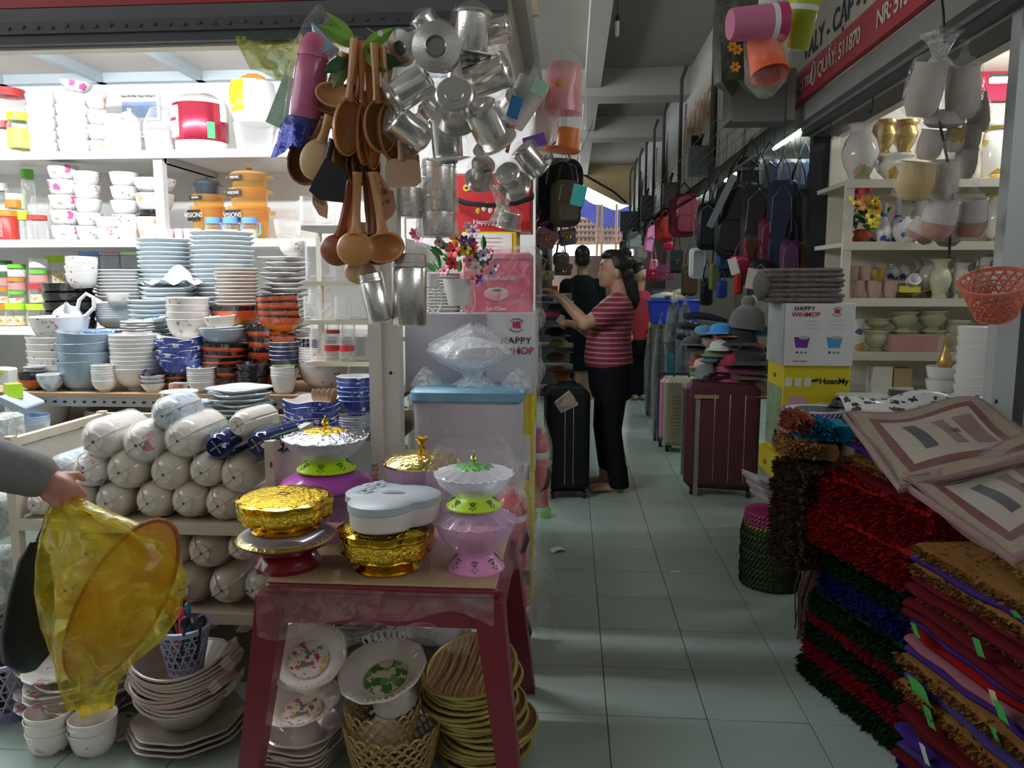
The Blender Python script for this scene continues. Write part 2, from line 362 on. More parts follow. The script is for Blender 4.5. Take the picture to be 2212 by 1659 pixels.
# left stalls beyond: dim interior
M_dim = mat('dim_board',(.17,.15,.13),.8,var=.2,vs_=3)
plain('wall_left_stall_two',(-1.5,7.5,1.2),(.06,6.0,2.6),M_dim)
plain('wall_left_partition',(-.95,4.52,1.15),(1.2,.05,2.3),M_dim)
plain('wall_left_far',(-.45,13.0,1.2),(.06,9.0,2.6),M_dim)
# -------------------------------------------------- right row
XR = 1.30
M_panel = mat('aisle_panel',(.60,.61,.62),.35,var=.10,vs_=3)
wr = plain('wall_right_upper',(XR + .16,11.5,3.10),(.06,13.6,1.6),M_wallg)
M_sgn = mat('faded_sign',(.66,.63,.54),.5,var=.1,vs_=4)
ys = [4.95,7.35,9.6,11.3,12.6,13.9,15.2,16.4,17.6]
for i in range(len(ys) - 1):
    L = ys[i + 1] - ys[i] - .06
    o = ob('fascia_panel',MB(M_white if i == 0 else M_sgn if i == 1 else M_panel).box((0,0,0),(.025,L,1.05 + .02 * (i % 2))).mesh('panel'),wr,(XR + .015 * (i % 3),(ys[i] + ys[i + 1]) / 2,2.86),(0,.06 * (i % 2),0))
M_orl = mat('orange_lettering',(.62,.24,.12),.6)
text(wr,'PHƯƠNG',.42,M_orl,(XR - .03,8.45,2.95),(pi / 2,0,-pi / 2),bold=.006)
M_pipe = mat('conduit',(.08,.09,.09),.5)
M_ebox = mat('grey_meter_box',(.24,.27,.28),.55,var=.06)
for i,y in enumerate(ys[1:],1):
    ob('conduit',MB(M_pipe).tube([(0,0,-.9),(0,0,.75),(.05,0,.9)],.022,6).mesh('conduit'),wr,(XR - .035,y + .0,2.9))
    if i % 2 == 1: ob('conduit',MB(M_pipe).tube([(0,0,-.7),(.02,.12,.85)],.014,6).mesh('conduit'),wr,(XR - .035,y + .12,2.9))
for k,(u,v0,v1,hw,Y) in enumerate(((1511,317,381,22,6.45),(1448,395,443,15,8.6),(1397,423,478,12,10.6),(1360,457,500,20,13.5))):
    for _ in range(6): Y *= (XR - .012 - hw * mpp(u,v0,Y)) / aY(u,v0,Y).x
    p0,p1 = aY(u,v0,Y),aY(u,v1,Y); s_ = mpp(u,v0,Y)
    e = thing('meter_box',('grey steel meter box nearest the camera under the white aisle panels','grey steel meter box second nearest, below the orange lettered panel','narrow dark grey meter box high over the red bags','wide grey meter box farthest down the aisle')[k],'meter box',(p0.x,Y,p1.z),(0,0,0),'meter boxes along the aisle')
    h = p0.z - p1.z
    ob('body',MB(M_ebox).rbox((0,0,h / 2),(hw * 2 * s_,.16,h),.006,2).mesh('body'),e)
    ob('door',MB(M_ebox).rbox((0,-.085,h / 2),(hw * 2 * s_ - .03,.012,h - .03),.004,2).mesh('door'),e)
    ob('cable',MB(M_pipe).tube([(0,.02,h),(.01,.02,h + .06),(.03,.03,h + .12)],.018,6).mesh('cable'),e)
    if k == 0: ob('breaker',MB(BLACK).box((-.05,-.02,h + .05),(.07,.06,.09)).mesh('breaker'),e)
# right stall one: sign, shutter box, shell
sg = thing('stall_sign','long painted stall sign with black and white lettering over right stall','sign',(XR,3.6,2.32))
M_sw = mat('sign_ivory',(.60,.57,.50),.5,var=.1,vs_=4)
M_sr = mat('sign_red',(.48,.05,.07),.45,var=.08,vs_=4)
ob('white_field',MB(M_sw).box((0,0,0),(.03,2.5,.50)).mesh('field'),sg,(0,.05,.42))
ob('red_band',MB(M_sr).box((0,0,0),(.034,2.5,.17)).mesh('band'),sg,(0,.05,.085))
M_ink = mat('black_lettering',(.02,.025,.05),.5); M_wl = mat('white_lettering',(.78,.74,.68),.5)
RS = (pi / 2,0,-pi / 2)
text(sg,'VALY - CẶP - NÓN',.150,M_ink,(-.018,1.06,.25),RS,bold=.003,align='LEFT')
text(sg,'TÚI XÁCH',.12,M_ink,(-.018,.62,.47),RS,bold=.003,align='LEFT')
text(sg,'BÀ VÕ TRỨ',.080,M_wl,(-.02,1.27,.075),RS,bold=.001,align='LEFT')
text(sg,'QUẦY: 511870',.105,M_wl,(-.02,.78,.082),RS,bold=.002,align='LEFT',space=.92); text(sg,'NR: 51552',.105,M_wl,(-.02,-.02,.082),RS,bold=.002,align='LEFT',space=.92)
ob('ring_mark',MB(M_wl).tube([(0,.035 * cos(t * pi / 8),.06 * sin(t * pi / 8)) for t in range(16)],.004,4,closed=True).mesh('ring'),sg,(-.02,.85,.09))
sbx = struct(MB(M_dark).box((1.46,3.3,2.23),(.20,3.2,.14)).build('trim_3'))
M_sh = mat('shutter_grey',(.30,.31,.30),.5,.2,var=.15,vs_=7)
ob('shutter_casing',MB(M_sh).box((0,0,0),(.05,3.2,.10)).mesh('casing'),sbx,(1.335,3.3,2.26))
for x,z in ((1.36,2.20),(1.385,2.18),(1.41,2.165)): ob('shutter_rail',MB(M_gal).box((0,0,0),(.014,3.2,.02)).mesh('rail'),sbx,(x,3.3,z))
ob('shutter_track',MB(M_cream).box((0,0,0),(.05,3.2,.03)).mesh('track'),sbx,(1.585,3.3,2.17))
for y in (4.5,3.9,3.2): ob('hook',MB(BLACK).tube([(0,0,0),(0,0,-.05),(0,.02,-.07),(0,.035,-.05)],.003,5).mesh('hook'),sbx,(1.40,y,2.16))
bx = thing('power_box','grey steel box fixed beneath the red cup at sign end','box',tuple(aY(1636,268,4.75)))
s_ = mpp(1636,260,4.75)
ob('body',MB(mat('box_steel',(.20,.20,.20),.5)).box((0,0,.14),(.36,.22,.28)).mesh('b'),bx)
ob('lid',MB(mat('box_lid',(.15,.145,.14),.5)).box((-.02,-.115,.14),(.28,.012,.30)).mesh('l'),bx)
plain('wall_right_partition',(2.5,4.97,1.25),(1.9,.06,2.5),M_cream)
plain('wall_right_side',(3.5,3.5,1.25),(.06,3.0,2.5),M_cream)
rc = plain('ceiling_right',(2.5,3.6,2.52),(2.0,2.9,.04),M_cream)
ob('ceiling_bar',MB(M_cream).box((0,0,0),(.05,2.8,.05)).mesh('bar'),rc,(1.95,3.6,2.47))
ob('red_panel',MB(mat('crimson_cloth',(.45,.02,.07),.6)).box((0,0,0),(.5,.02,.16)).mesh('panel'),rc,(2.55,4.86,2.42))
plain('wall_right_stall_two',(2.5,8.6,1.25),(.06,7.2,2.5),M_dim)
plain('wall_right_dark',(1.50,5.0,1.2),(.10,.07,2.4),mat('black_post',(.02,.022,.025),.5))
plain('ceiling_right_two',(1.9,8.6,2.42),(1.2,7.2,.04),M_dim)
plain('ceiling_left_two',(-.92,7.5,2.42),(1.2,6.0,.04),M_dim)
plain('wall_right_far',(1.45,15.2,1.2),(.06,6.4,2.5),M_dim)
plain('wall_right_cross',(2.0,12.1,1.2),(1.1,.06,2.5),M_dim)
# posts
M_post = mat('ivory_post',(.60,.59,.53),.5,var=.05,vs_=6)
po = thing('stall_post','ivory painted steel post between crockery stall and storage bin','post',(aY(838,900,2.70).x,2.70,0))
ob('shaft',MB(M_post).box((0,0,1.07),(.105,.07,2.14)).mesh('shaft'),po)
ob('flange',MB(M_post).box((0,-.04,1.07),(.045,.012,2.14)).mesh('flange'),po,(-.03,0,0))
M_mark = mat('red_crayon',(.55,.10,.10),.7)
text(po,'35.25',.03,M_mark,(-.038,-.0475,.63),(pi / 2,-pi / 2,0),name='crayon_mark')
ob('bolt',MB(BLACK).ell((0,-.037,.986),(.006,.004,.006),8,5).mesh('bolt'),po,(.022,0,0))
M_post2 = mat('silver_post',(.50,.53,.54),.42,.25,var=.05,vs_=5)
p2 = thing('shutter_post','pale grey shutter post behind the coral hanging basket','post',(aY(2152,900,2.72).x,2.72,0))
ob('shaft',MB(M_post2).box((0,0,1.09),(.07,.06,2.18)).mesh('shaft'),p2)
ob('groove',MB(M_dark).box((.055,.0,1.09),(.035,.05,2.18)).mesh('groove'),p2)
ob('bolt',MB(BLACK).ell((-.02,-.032,.905),(.004,.003,.008),8,5).mesh('bolt'),p2)
plain('wall_right_near',(1.72,2.70,1.05),(.20,.05,2.1),mat('near_panel',(.45,.44,.46),.6))
# unseen walls added behind and beside the camera to cut the front light
plain('wall_behind_block',(0,-3.6,1.9),(12,.1,3.9),M_wallg)
for s_,n_ in ((-1,'left'),(1,'right')): plain('wall_%s_hall' % n_,(s_ * 4.6,-.5,1.2),(.1,6.2,2.5),M_wallg)
# -------------------------------------------------- lamps
def tube_lamp(name,label,p0,p1,st,col=(.92,.97,1),r=.014):
    p0,p1 = V(p0),V(p1); d = p1 - p0
    e = thing(name,label,'lamp',tuple((p0 + p1) / 2))
    a = atan2(d.y,d.x)
    ob('housing',MB(mat('lamp_housing',(.8,.8,.8),.5)).box((0,0,.022),(d.length,.035,.018),M=rotm((0,0,a))).mesh('housing'),e)
    ob('tube',MB(emis('tube_' + name + str(round(st,1)),col,st)).tube([-d / 2,d / 2],r,8).mesh('tube'),e)
    return e
tube_lamp('tube_lamp','long white tube lamp along the top of the crockery stall',(-3.3,2.80,aY(0,108,2.8).z),(-.72,2.80,aY(0,108,2.8).z),165)
tube_lamp('tube_lamp','white tube lamp glowing over the gilded vases',(2.12,4.30,2.32),(2.9,4.30,2.32),70)
for k,(x,y) in enumerate(((1.62,6.0),(1.62,8.0),(1.5,10.5),(-.75,6.2),(-.7,9.0))):  # all but the first are added to brighten the aisle
    tube_lamp('tube_lamp',('tube lamp over the bag stall nearest the sign','added tube lamp over the second bag stall on the right','added tube lamp over the farthest bag stall','added tube lamp over the left bag stall','added tube lamp far down the left row')[k],(x,y - .6,2.368),(x,y + .6,2.368),95,(.84,1.0,.95))
bl = thing('bare_bulb','compact bulb hanging on a thin wire below the ceiling','lamp',tuple(aY(1333,80,5.5)))
s_ = mpp(1333,60,5.5)
ob('glass_tube',MB(mat('bulb_white',(.85,.85,.85),.2,coat=.5)).lathe([(.001,0),(.012,.004),(.014,.02),(.014,30 * s_),(.016,33 * s_)],10).mesh('bulb'),bl)
ob('socket',MB(BLACK).lathe([(.018,32 * s_),(.02,36 * s_),(.014,44 * s_),(.004,46 * s_)],10,cap=True).mesh('socket'),bl)
ob('wire',MB(BLACK).tube([(0,0,45 * s_),(.005,0,3.82 - bl.location.z)],.003,4).mesh('wire'),bl)
# slack cable across the end
tag(MB(BLACK).tube([(-.9,17.8,3.8),(.2,17.8,3.7),(.9,17.8,3.3),(1.2,17.8,3.05)],.03,6).build('slack_cable'),'slack black cable drooping across the ochre end wall','cable')
# ================================================================ crockery shapes
def bowl_me(D,h,mo,mi=None,kind='round',n=28,sc=0):
    """round: rice bowl; deep: straight-sided; flat: dish; sq: squared rim"""
    mi = mi or WHITE
    def mk():
        r = D / 2; t = min(.0035,r * .06); f = r * (.42 if kind != 'flat' else .55)
        if kind == 'flat':   out = [(f,0),(f,h * .14),(r * .72,h * .35),(r * .93,h * .75),(r,h)]
        elif kind == 'deep': out = [(r * .62,0),(r * .63,h * .04),(r * .80,h * .16),(r * .90,h * .45),(r * .96,h * .8),(r,h)]
        elif kind == 'cone': out = [(f,0),(f * .97,h * .10),(r * .55,h * .16),(r * .80,h * .55),(r,h)]
        else:                out = [(f,0),(f * .97,h * .11),(r * .58,h * .16),(r * .80,h * .38),(r * .93,h * .66),(r,h)]
        inn = [(max(a - t,.001),max(z,h * .17) if i else h * .17) for i,(a,z) in enumerate(out)]
        inn = [(r - t * .6,h + t * .3)] + [(a,z) for a,z in reversed(inn[2:])] + [(.001,h * .17)]
        fn = None
        if kind == 'sq': fn = lambda tt,i,rr,z: (rr * (1 + .10 * cos(4 * tt) * min(1,z / h)),z + (.03 * D * cos(4 * tt) if z > h * .9 else 0))
        if sc: fn = lambda tt,i,rr,z: (rr * (1 + .035 * cos(sc * tt) * (z / h) ** 2),z + (.02 * D * cos(sc * tt) if z > h * .6 else 0))
        m = MB(mo); m.lathe([(.001,h * .02)] + out,n,fn=fn); m.mat(mi); m.lathe([out[-1]] + inn,n,fn=fn)
        me = m.mesh('bowl'); return me
    return cached(('bowl',round(D,4),round(h,4),mo.name,mi.name,kind,n,sc),mk)
def plate_me(D,h,m,rim=None,n=32,sq=False,sc=0):
    rim = rim or m
    def mk():
        r = D / 2
        fn = (lambda t,i,rr,z: (rr * (1 + .11 * cos(4 * t) * min(1,rr / r)),z)) if sq else None
        if sc: fn = lambda t,i,rr,z: (rr * (1 + .03 * cos(sc * t) * (rr / r) ** 3),z)
        k = (.55,.60,.2) if sq or sc else (.76,.82,.3)
        q = MB(m); q.lathe([(.001,.002),(r * k[0],0),(r * k[1],h * k[2]),(r * .985,h * .8),(r * 1.004,h * .92),(r,h)],n,fn=fn)
        q.mat(rim); q.lathe([(r,h),(r * .985,h + .0012),(r * .68,h * .45)],n,fn=fn); q.mat(m); q.lathe([(r * .68,h * .45),(r * .6,h * .32),(.001,h * .3)],n,fn=fn)
        return q.mesh('plate')
    return cached(('plate',round(D,4),round(h,4),m.name,rim.name,n,sq,sc),mk)
def S(name,kind,mo,mi,desc,cat,group,u,w,v0,v1,Y,n,z0=None,hr=.45,tilt=0,jit=.0015,fan=0,**kw):
    """stack of n between picture rows v0 (top) and v1 (foot) at depth Y"""
    s = mpp(u,v1,Y); D = w * s; top = aY(u,v0,Y); b = aY(u,v1,Y); zb = b.z if z0 is None else z0
    Ht = top.z - zb
    if kind.startswith('plate'):
        h = min(D * .10,Ht * .7) if n > 1 else min(Ht,D * .12)
        me = plate_me(D,h,mo,mi,sq='sq' in kind)
        if name == 'bowl': name = 'plate'
    else:
        h = min(D * hr,Ht) if n > 1 else Ht
        me = bowl_me(D,h,mo,mi,kind,**kw)
    dz = (Ht - h) / max(n - 1,1)
    if n == 1: return [one(name,me,desc,cat,(b.x,Y,zb),(tilt,0,R.uniform(0,6)),group)]
    return stack(name,me,desc,cat,group,(b.x,Y,zb),n,dz,jit,tilt,fan=fan)
# ---------------------------------------------------------------- glazes
PALE = mat('pale_blue_glaze',(.60,.67,.70),.14,coat=.4)
PALE2 = mat('pale_grey_plate',(.66,.66,.66),.16,coat=.4)
BEIGEP = mat('beige_plate',(.70,.62,.54),.16,coat=.4)
GREYB = mat('grey_blue_glaze',(.27,.36,.45),.2,coat=.3,bump=.25,bs=60)
PINKF = floral('pink_blossom',(.80,.78,.76),[(.62,.12,.30),(.75,.35,.45),(.30,.38,.16),(.55,.10,.34)],26,.36,.50)
PINKS = floral('small_blossom',(.80,.78,.76),[(.55,.20,.25),(.70,.36,.30),(.30,.36,.18),(.32,.2,.2)],48,.34,.46)
ROSEF = floral('red_spray',(.78,.75,.72),[(.50,.06,.12),(.32,.07,.12),(.18,.24,.10),(.62,.2,.2)],40,.34,.42)
PEACH = floral('peach_blossom',(.80,.77,.72),[(.75,.36,.24),(.80,.52,.36),(.45,.32,.2)],30,.38,.5)
GOLDF = floral('star_flower',(.78,.75,.70),[(.32,.26,.24),(.60,.46,.34),(.42,.34,.3)],44,.36,.46)
NAVYF = floral('royal_blue_star',(.035,.07,.36),[(.72,.74,.80),(.60,.64,.75),(.75,.77,.82)],46,.36,.52)
NAVYD = floral('deep_navy_bloom',(.012,.016,.10),[(.66,.68,.74),(.75,.76,.8)],30,.34,.5)
BLUER = floral('blue_rim',(.25,.42,.68),[(.05,.12,.45),(.70,.75,.8),(.1,.2,.55)],70,.4,.7)
BLUEP = floral('pale_blue_bloom',(.55,.64,.72),[(.25,.38,.55),(.70,.74,.78),(.35,.48,.62)],42,.40,.62)
BLKTOP = mat('black_glaze',(.02,.018,.02),.1,coat=.6)
def sunset(name,h,dark=.35):
    return bands(name,[(0,(.05,.03,.03)),(.12,(.55,.38,.06)),(.28,(.70,.22,.04)),(.5,(.66,.11,.04)),(.86,(.018,.015,.018))],2,0,h,.1,.6)
GRNB = lambda h: bands('green_band_%d' % (h * 1e4),[(0,(.30,.32,.05)),(.3,(.03,.05,.12)),(.45,(.42,.46,.10)),(.62,(.03,.16,.18)),(.72,(.46,.48,.12)),(.88,(.03,.04,.10))],2,0,h,.12,.5)
DKGR = lambda h: bands('olive_band_%d' % (h * 1e4),[(0,(.36,.36,.08)),(.35,(.25,.05,.05)),(.55,(.06,.05,.05)),(.78,(.42,.42,.14)),(.9,(.02,.02,.02))],2,0,h,.12,.5)
# ================================================================ left back shelving
YB = 3.78
ZS = [aY(330,v,YB).z for v in (326,517,708)]
sh = thing('wall_shelving','white steel shelving across the back of the crockery stall','shelving',(-2.13,YB,0))
M_shw = mat('shelf_white',(.80,.80,.78),.4)
for z in ZS: ob('shelf',MB(M_shw).box((0,.29,z - .012),(2.66,.60,.024)).box((0,-.018,z - .019),(2.66,.012,.038)).mesh('shelf'),sh)
ob('shelf',MB(M_shw).box((0,.29,.70),(2.66,.60,.024)).mesh('shelf'),sh)
xu = aY(345,430,YB).x + 2.13
for x in (xu,-1.3,1.3): ob('upright',MB(M_shw).box((x,.02,.97),(.045,.045,1.94)).mesh('upright'),sh)
for x in (xu,.1,1.0): ob('brace',MB(mat('bracket_grey',(.5,.52,.53),.5)).box((x + .02,.30,ZS[0] - .04),(.03,.55,.03)).mesh('brace'),sh)
# -------------------------------------------------- jars
def jar(u,w,v0,v1,Y,lid,label,body=None,z0=None,lidh=.2,label_col=None,cat='jar',fill=None,text_=None,group=None,square=False):
    s = mpp(u,v1,Y); b = aY(u,v1,Y); z = b.z if z0 is None else z0; h = aY(u,v0,Y).z - z; r = w * s / 2
    e = thing('jar',label,cat,(b.x,Y,z),(0,0,R.uniform(-.3,.3) if not square else .2),group)
    n = 4 if square else 16; rr = r * 1.2 if square else r
    hl = h * lidh
    ob('body',MB(body or GLASS).lathe([(.001,.001),(rr * .9,0),(rr,h * .04),(rr,h - hl * 1.5),(rr * .86,h - hl)],n).mesh('body'),e)
    if lid: ob('lid',MB(lid).lathe([(rr * .88,h - hl),(rr * .97,h - hl * .98),(rr * .97,h * .995),(rr * .9,h),(.001,h)],n).mesh('lid'),e)
    if label_col: ob('paper_label',MB(label_col).lathe([(rr * 1.01,h * .15),(rr * 1.01,h * .62)],n).mesh('label'),e)
    if fill: ob('contents',MB(fill).lathe([(.001,.004),(rr * .86,.004),(rr * .86,h * .45),(.001,h * .47)],n).mesh('contents'),e)
    if text_: text(e,text_,h * .22,WLET,(r * 1.02 * .0,-r * 1.03,h * .4),(pi / 2,-pi / 2,0))
    return e
LIDG = mat('lid_green',(.16,.55,.06),.35); LIDL = mat('lid_lime',(.48,.78,.04),.35); LIDO = mat('lid_orange',(.85,.26,.03),.35)
LIDR = mat('lid_red',(.55,.05,.05),.35); LIDD = mat('lid_dark_green',(.05,.18,.06),.4); LIDB = mat('lid_blue',(.14,.32,.70),.35)
YEL = mat('yellow_paper',(.80,.78,.10),.5); PAPER = mat('paper',(.78,.78,.74),.7); PINKP = mat('pink_paper',(.75,.30,.28),.6)
CANDY = floral('mixed_sweets',(.75,.7,.5),[(.75,.2,.05),(.3,.55,.08),(.8,.75,.7),(.8,.5,.1)],60,.45,.8,rough=.4)
Z1,Z2,Z3 = ZS
jar(25,62,193,270,4.0,LIDR,'large glass jar with red lid on the top shelf corner',z0=Z1 + .16)
jar(10,34,262,322,3.86,LIDR,'small glass jar with red lid at the left end of top shelf',z0=Z1)
jar(47,50,245,322,3.86,LIDL,'glass jar with lime lid and yellow label on the top shelf',z0=Z1,label_col=YEL)
one('crate',MB(PAPER).rbox((0,0,.08),(.2,.16,.16),.006),'white carton under the large red lidded jar','carton',(aY(25,300,4.05).x,4.06,Z1))
jar(66,26,366,470,4.02,LIDG,'tall bottle with green cap behind the second shelf jars',z0=Z2,lidh=.13)
jar(5,30,396,450,3.98,mat('lid_grey',(.45,.47,.46),.4),'grey lidded canister at the left edge of second shelf',z0=Z2 + .1)
jar(35,40,394,432,4.0,None,'clear tumbler jar above the orange lidded jar',z0=Z2 + .15,label_col=mat('pale_green',(.6,.75,.5),.5))
jar(33,36,432,470,3.98,LIDO,'jar with orange lid behind the red canister',z0=Z2 + .08,lidh=.3)
jar(18,44,455,510,3.86,LIDO,'red canister with orange lid and white lettering',body=mat('red_plastic',(.55,.05,.04),.3),z0=Z2,text_='Sunum')
jar(52,26,456,510,3.9,LIDL,'small jar with lime lid beside the red canister',z0=Z2,lidh=.3)
jar(83,40,465,512,3.84,LIDR,'squat glass jar with red lid beside the pink floral bowls',z0=Z2)
jar(88,36,400,470,4.05,None,'clear glass flask standing behind the squat jar',z0=Z2)
cols = [(8,[(563,590,LIDD),(588,622,LIDD),(620,656,LIDO),(656,706,LIDO)]),(38,[(571,602,LIDG),(600,630,LIDO),(628,656,LIDG),(655,706,LIDL)]),
        (84,[(545,584,None),(583,614,LIDG),(612,655,LIDR),(656,706,LIDL)])]
nm = {8: 'at the left edge',38: 'beside the left edge',84: 'left of the dark banded bowls'}
lv = ['top jar','second jar down','third jar down','bottom jar']
for u,js in cols:
    for i,(a,b,l) in enumerate(js):
        lc = {LIDG: 'green lidded',LIDD: 'dark green lidded',LIDO: 'orange lidded',LIDR: 'red lidded',LIDL: 'lime lidded',None: 'open glass'}[l]
        jar(u,36 if i < 3 else 44,a,b,3.9,l,'%s %s of the sweet jars %s' % (lc,lv[i],nm[u]),z0=None if i < 3 else Z3,fill=CANDY if i in (2,3) else None,label_col=(PAPER,PINKP,None,None)[i],lidh=.28,group='sweet jars on the third shelf')
jar(121,34,552,606,4.0,LIDL,'square lime lidded box with an orange flower inside',fill=CANDY,lidh=.25,square=True,z0=Z3 + .22)
one('carton',MB(PAPER).rbox((0,0,.105),(.12,.12,.21),.005),'white carton carrying the square lime lidded box','carton',(aY(121,640,4.0).x,4.0,Z3))
# -------------------------------------------------- top shelf ware
S('bowl','deep',WHITE,WHITE,'plain white lidless pot in the left tall stack on top shelf','bowl','white pots on the top shelf',97,62,208,322,3.9,5,Z1)
S('bowl','deep',WHITE,WHITE,'plain white wide pot under the tilted floral bowl','bowl','white pots on the top shelf',163,68,205,322,3.9,5,Z1)
p = aY(165,200,3.9); one('bowl',bowl_me(.15,.06,PINKF),'floral bowl tilted on the wide white pots','bowl',(p.x,3.9,p.z - .005),(.12,.16,0))
S('bowl','deep',PEACH,WHITE,'peach flowered cup in the stack beside the wide white pots','cup','flowered cups on the top shelf',215,42,205,322,3.9,4,Z1,hr=.7)
S('bowl','deep',WHITE,WHITE,'white cup in the short stack left of the glass dome','cup','short white cups on the top shelf',252,48,250,322,3.88,3,Z1,hr=.7)
S('bowl','deep',WHITE,WHITE,'white cup in the stack under the floral lid','cup','short white cups on the top shelf',285,42,262,322,3.9,3,Z1,hr=.7)
p = aY(276,256,3.9); one('lid',MB(PINKF).lathe([(.055,0),(.05,.02),(.02,.04),(.008,.045),(.012,.058),(.001,.062)],20),'floral domed lid lying on the white cups','lid',(p.x,3.9,p.z - .01),(0,.2,0))
def pot(u,w,v0,v1,Y,body,lid,label,z0=None,lidk=.35,handles=True,tagtxt=None,knob=None,cat='pot'):
    s = mpp(u,v1,Y); b = aY(u,v1,Y); z = b.z if z0 is None else z0; h = aY(u,v0,Y).z - z; r = w * s / 2; hb = h * (1 - lidk)
    e = thing('casserole_pot',label,cat,(b.x,Y,z))
    ob('body',MB(body).lathe([(.001,0),(r * .78,0),(r * .86,hb * .12),(r * .93,hb * .8),(r,hb * .94),(r,hb),(r * .95,hb),(r * .9,hb * .6)],24).mesh('body'),e)
    if handles: ob('handle',MB(body).rbox((r * 1.08,0,hb * .82),(r * .3,r * .5,hb * .1),.004,2).mesh('h'),e); ob('handle',MB(body).rbox((-r * 1.08,0,hb * .82),(r * .3,r * .5,hb * .1),.004,2).mesh('h'),e)
    if lid and lidk > 0:
        lo = ob('lid',MB(lid).lathe([(r * .97,hb),(r * .93,hb + (h - hb) * .25),(r * .5,hb + (h - hb) * .6),(.001,hb + (h - hb) * .68)],24).mesh('lid'),e)
        ob('knob',MB(knob or lid).lathe([(r * .07,hb + (h - hb) * .6),(r * .08,hb + (h - hb) * .78),(r * .16,hb + (h - hb) * .9),(r * .14,h),(.001,h)],12).mesh('knob'),lo)
    if tagtxt:
        t = ob('tag',MB(BLACK).box((0,0,0),(r * .95,.003,hb * .32)).mesh('tag'),e,(-r * .45,-r * .9,hb * .72),(0,0,-.35))
        text(t,tagtxt,hb * .2,WLET,(0,-.003,0))
    return e
pot(346,66,200,316,3.95,WHITE,GLASS,'white pot with a tall clear glass dome lid',Z1,.62,cat='pot')
def rice_cooker(u,w,v0,v1,Y,m,label,z0,style):
    s = mpp(u,v1,Y); b = aY(u,v1,Y); h = aY(u,v0,Y).z - z0; r = w * s / 2
    e = thing('rice_cooker',label,'rice cooker',(b.x,Y,z0))
    W = mat('appliance_white',(.82,.82,.80),.25,coat=.3)
    if style == 'red':
        ob('base',MB(W).lathe([(.001,0),(r * .85,0),(r * .95,h * .1),(r * .97,h * .2)],28).mesh('base'),e)
        ob('body',MB(m).lathe([(r * .96,h * .2),(r,h * .24),(r,h * .78),(r * .97,h * .82)],28).mesh('body'),e)
        ob('lid',MB(W).lathe([(r,h * .80),(r * .98,h * .86),(r * .6,h * .95),(.001,h)],28).mesh('lid'),e)
        pn = ob('control_panel',MB(W).rbox((0,0,0),(r * .52,.012,h * .5),.005,3).mesh('panel'),e,(-r * .64,-r * .76,h * .5),(0,0,-.7))
        ob('switch',MB(m).box((0,-.008,.01),(r * .38,.006,h * .05)).mesh('switch'),pn)
        ob('energy_sticker',MB(mat('sticker_green',(.1,.5,.2),.5)).box((0,0,0),(r * .28,.003,h * .26)).mesh('st'),e,(r * .72,-r * .72,h * .36),(0,0,.78))
        ob('hinge',MB(W).rbox((0,0,0),(r * .3,r * .4,h * .28),.008,3).mesh('hinge'),e,(r * .92,-.02,h * .66))
        ob('crest',MB(m).lathe([(r * .7,0),(r * .3,h * .1),(.001,h * .12)],20).mesh('crest'),e,(r * .1,r * .2,h * .9))
    else:
        ob('body',MB(W).lathe([(.001,0),(r * .68,0),(r * .82,h * .08),(r * .98,h * .35),(r,h * .6),(r * .88,h * .86),(.001,h * .92)],28).mesh('body'),e)
        def fr(uu,vv):
            t = -pi / 2 - .85 + .85 * uu; z = h * (.2 + .7 * vv); k = [(0,.68),(.08,.82),(.35,.98),(.6,1),(.86,.88),(.92,.5)]
            q = z / h; rr = .5
            for (a,ra),(c,rc_) in zip(k,k[1:]):
                if a <= q <= c: rr = ra + (rc_ - ra) * (q - a) / (c - a)
            return (rr * r * 1.012 * cos(t),rr * r * 1.012 * sin(t),z)
        pn = ob('front_panel',MB(m).sheet(fr,8,12).mesh('panel'),e)
        ob('handle',MB(mat('orange_plastic',(.80,.22,.03),.35)).tube([(-r * .55,0,h * .86),(-r * .48,0,h * .96),(-r * .15,0,h * 1.02),(r * .2,0,h * 1.01),(r * .5,0,h * .94),(r * .55,0,h * .85)],.008,6,flat=1.6).mesh('handle'),e)
        ob('button',MB(W).rbox((0,0,0),(r * .2,.012,h * .05),.003,2).mesh('button'),pn,(-r * .55,-r * .84,h * .3),(0,0,-.55))
    return e
rice_cooker(437,112,203,322,3.95,mat('metallic_red',(.38,.02,.05),.22,.55,coat=.5),'metallic red and white rice cooker on the top shelf',Z1,'red')
p = aY(548,268,3.95)
one('glass_bowl',MB(GLASS).lathe([(.001,0),(.06,0),(.085,.02),(.10,p.z - Z1),(.096,p.z - Z1),(.08,.024),(.001,.008)],24),'clear glass bowl under the white and orange rice cooker','bowl',(p.x,3.95,Z1))
rice_cooker(548,100,165,268,3.95,mat('orange_panel',(.88,.42,.02),.3),'white rice cooker with orange panel and handle',p.z,'o')
for i,u in enumerate((606,622,640)): one('tumbler',MB(GLASS).lathe([(.001,0),(.014,0),(.019,.07),(.017,.07),(.012,.005),(.001,.005)],14),'short clear tumbler on top shelf, %s behind the blue wrapped bottle' % ('left','middle','right')[i],'glass',(aY(u,300,3.9).x,3.9,Z1),group='tumblers on the top shelf')
p = aY(300,215,4.36)
po_ = thing('wall_print','small printed devotional sheet pinned on the stall back wall','print',(p.x,4.362,p.z))
ob('sheet',MB(PAPER).box((0,0,-.04),(.24,.002,.15)).mesh('sheet'),po_)
ob('picture',MB(mat('sky_print',(.30,.42,.65),.6,var=.4,vs_=12)).box((0,-.002,-.055),(.20,.002,.085)).mesh('pic'),po_)
text(po_,'Nam Mô Địa Tạng Vương Bồ',.017,BLACK,(0,-.003,.018))
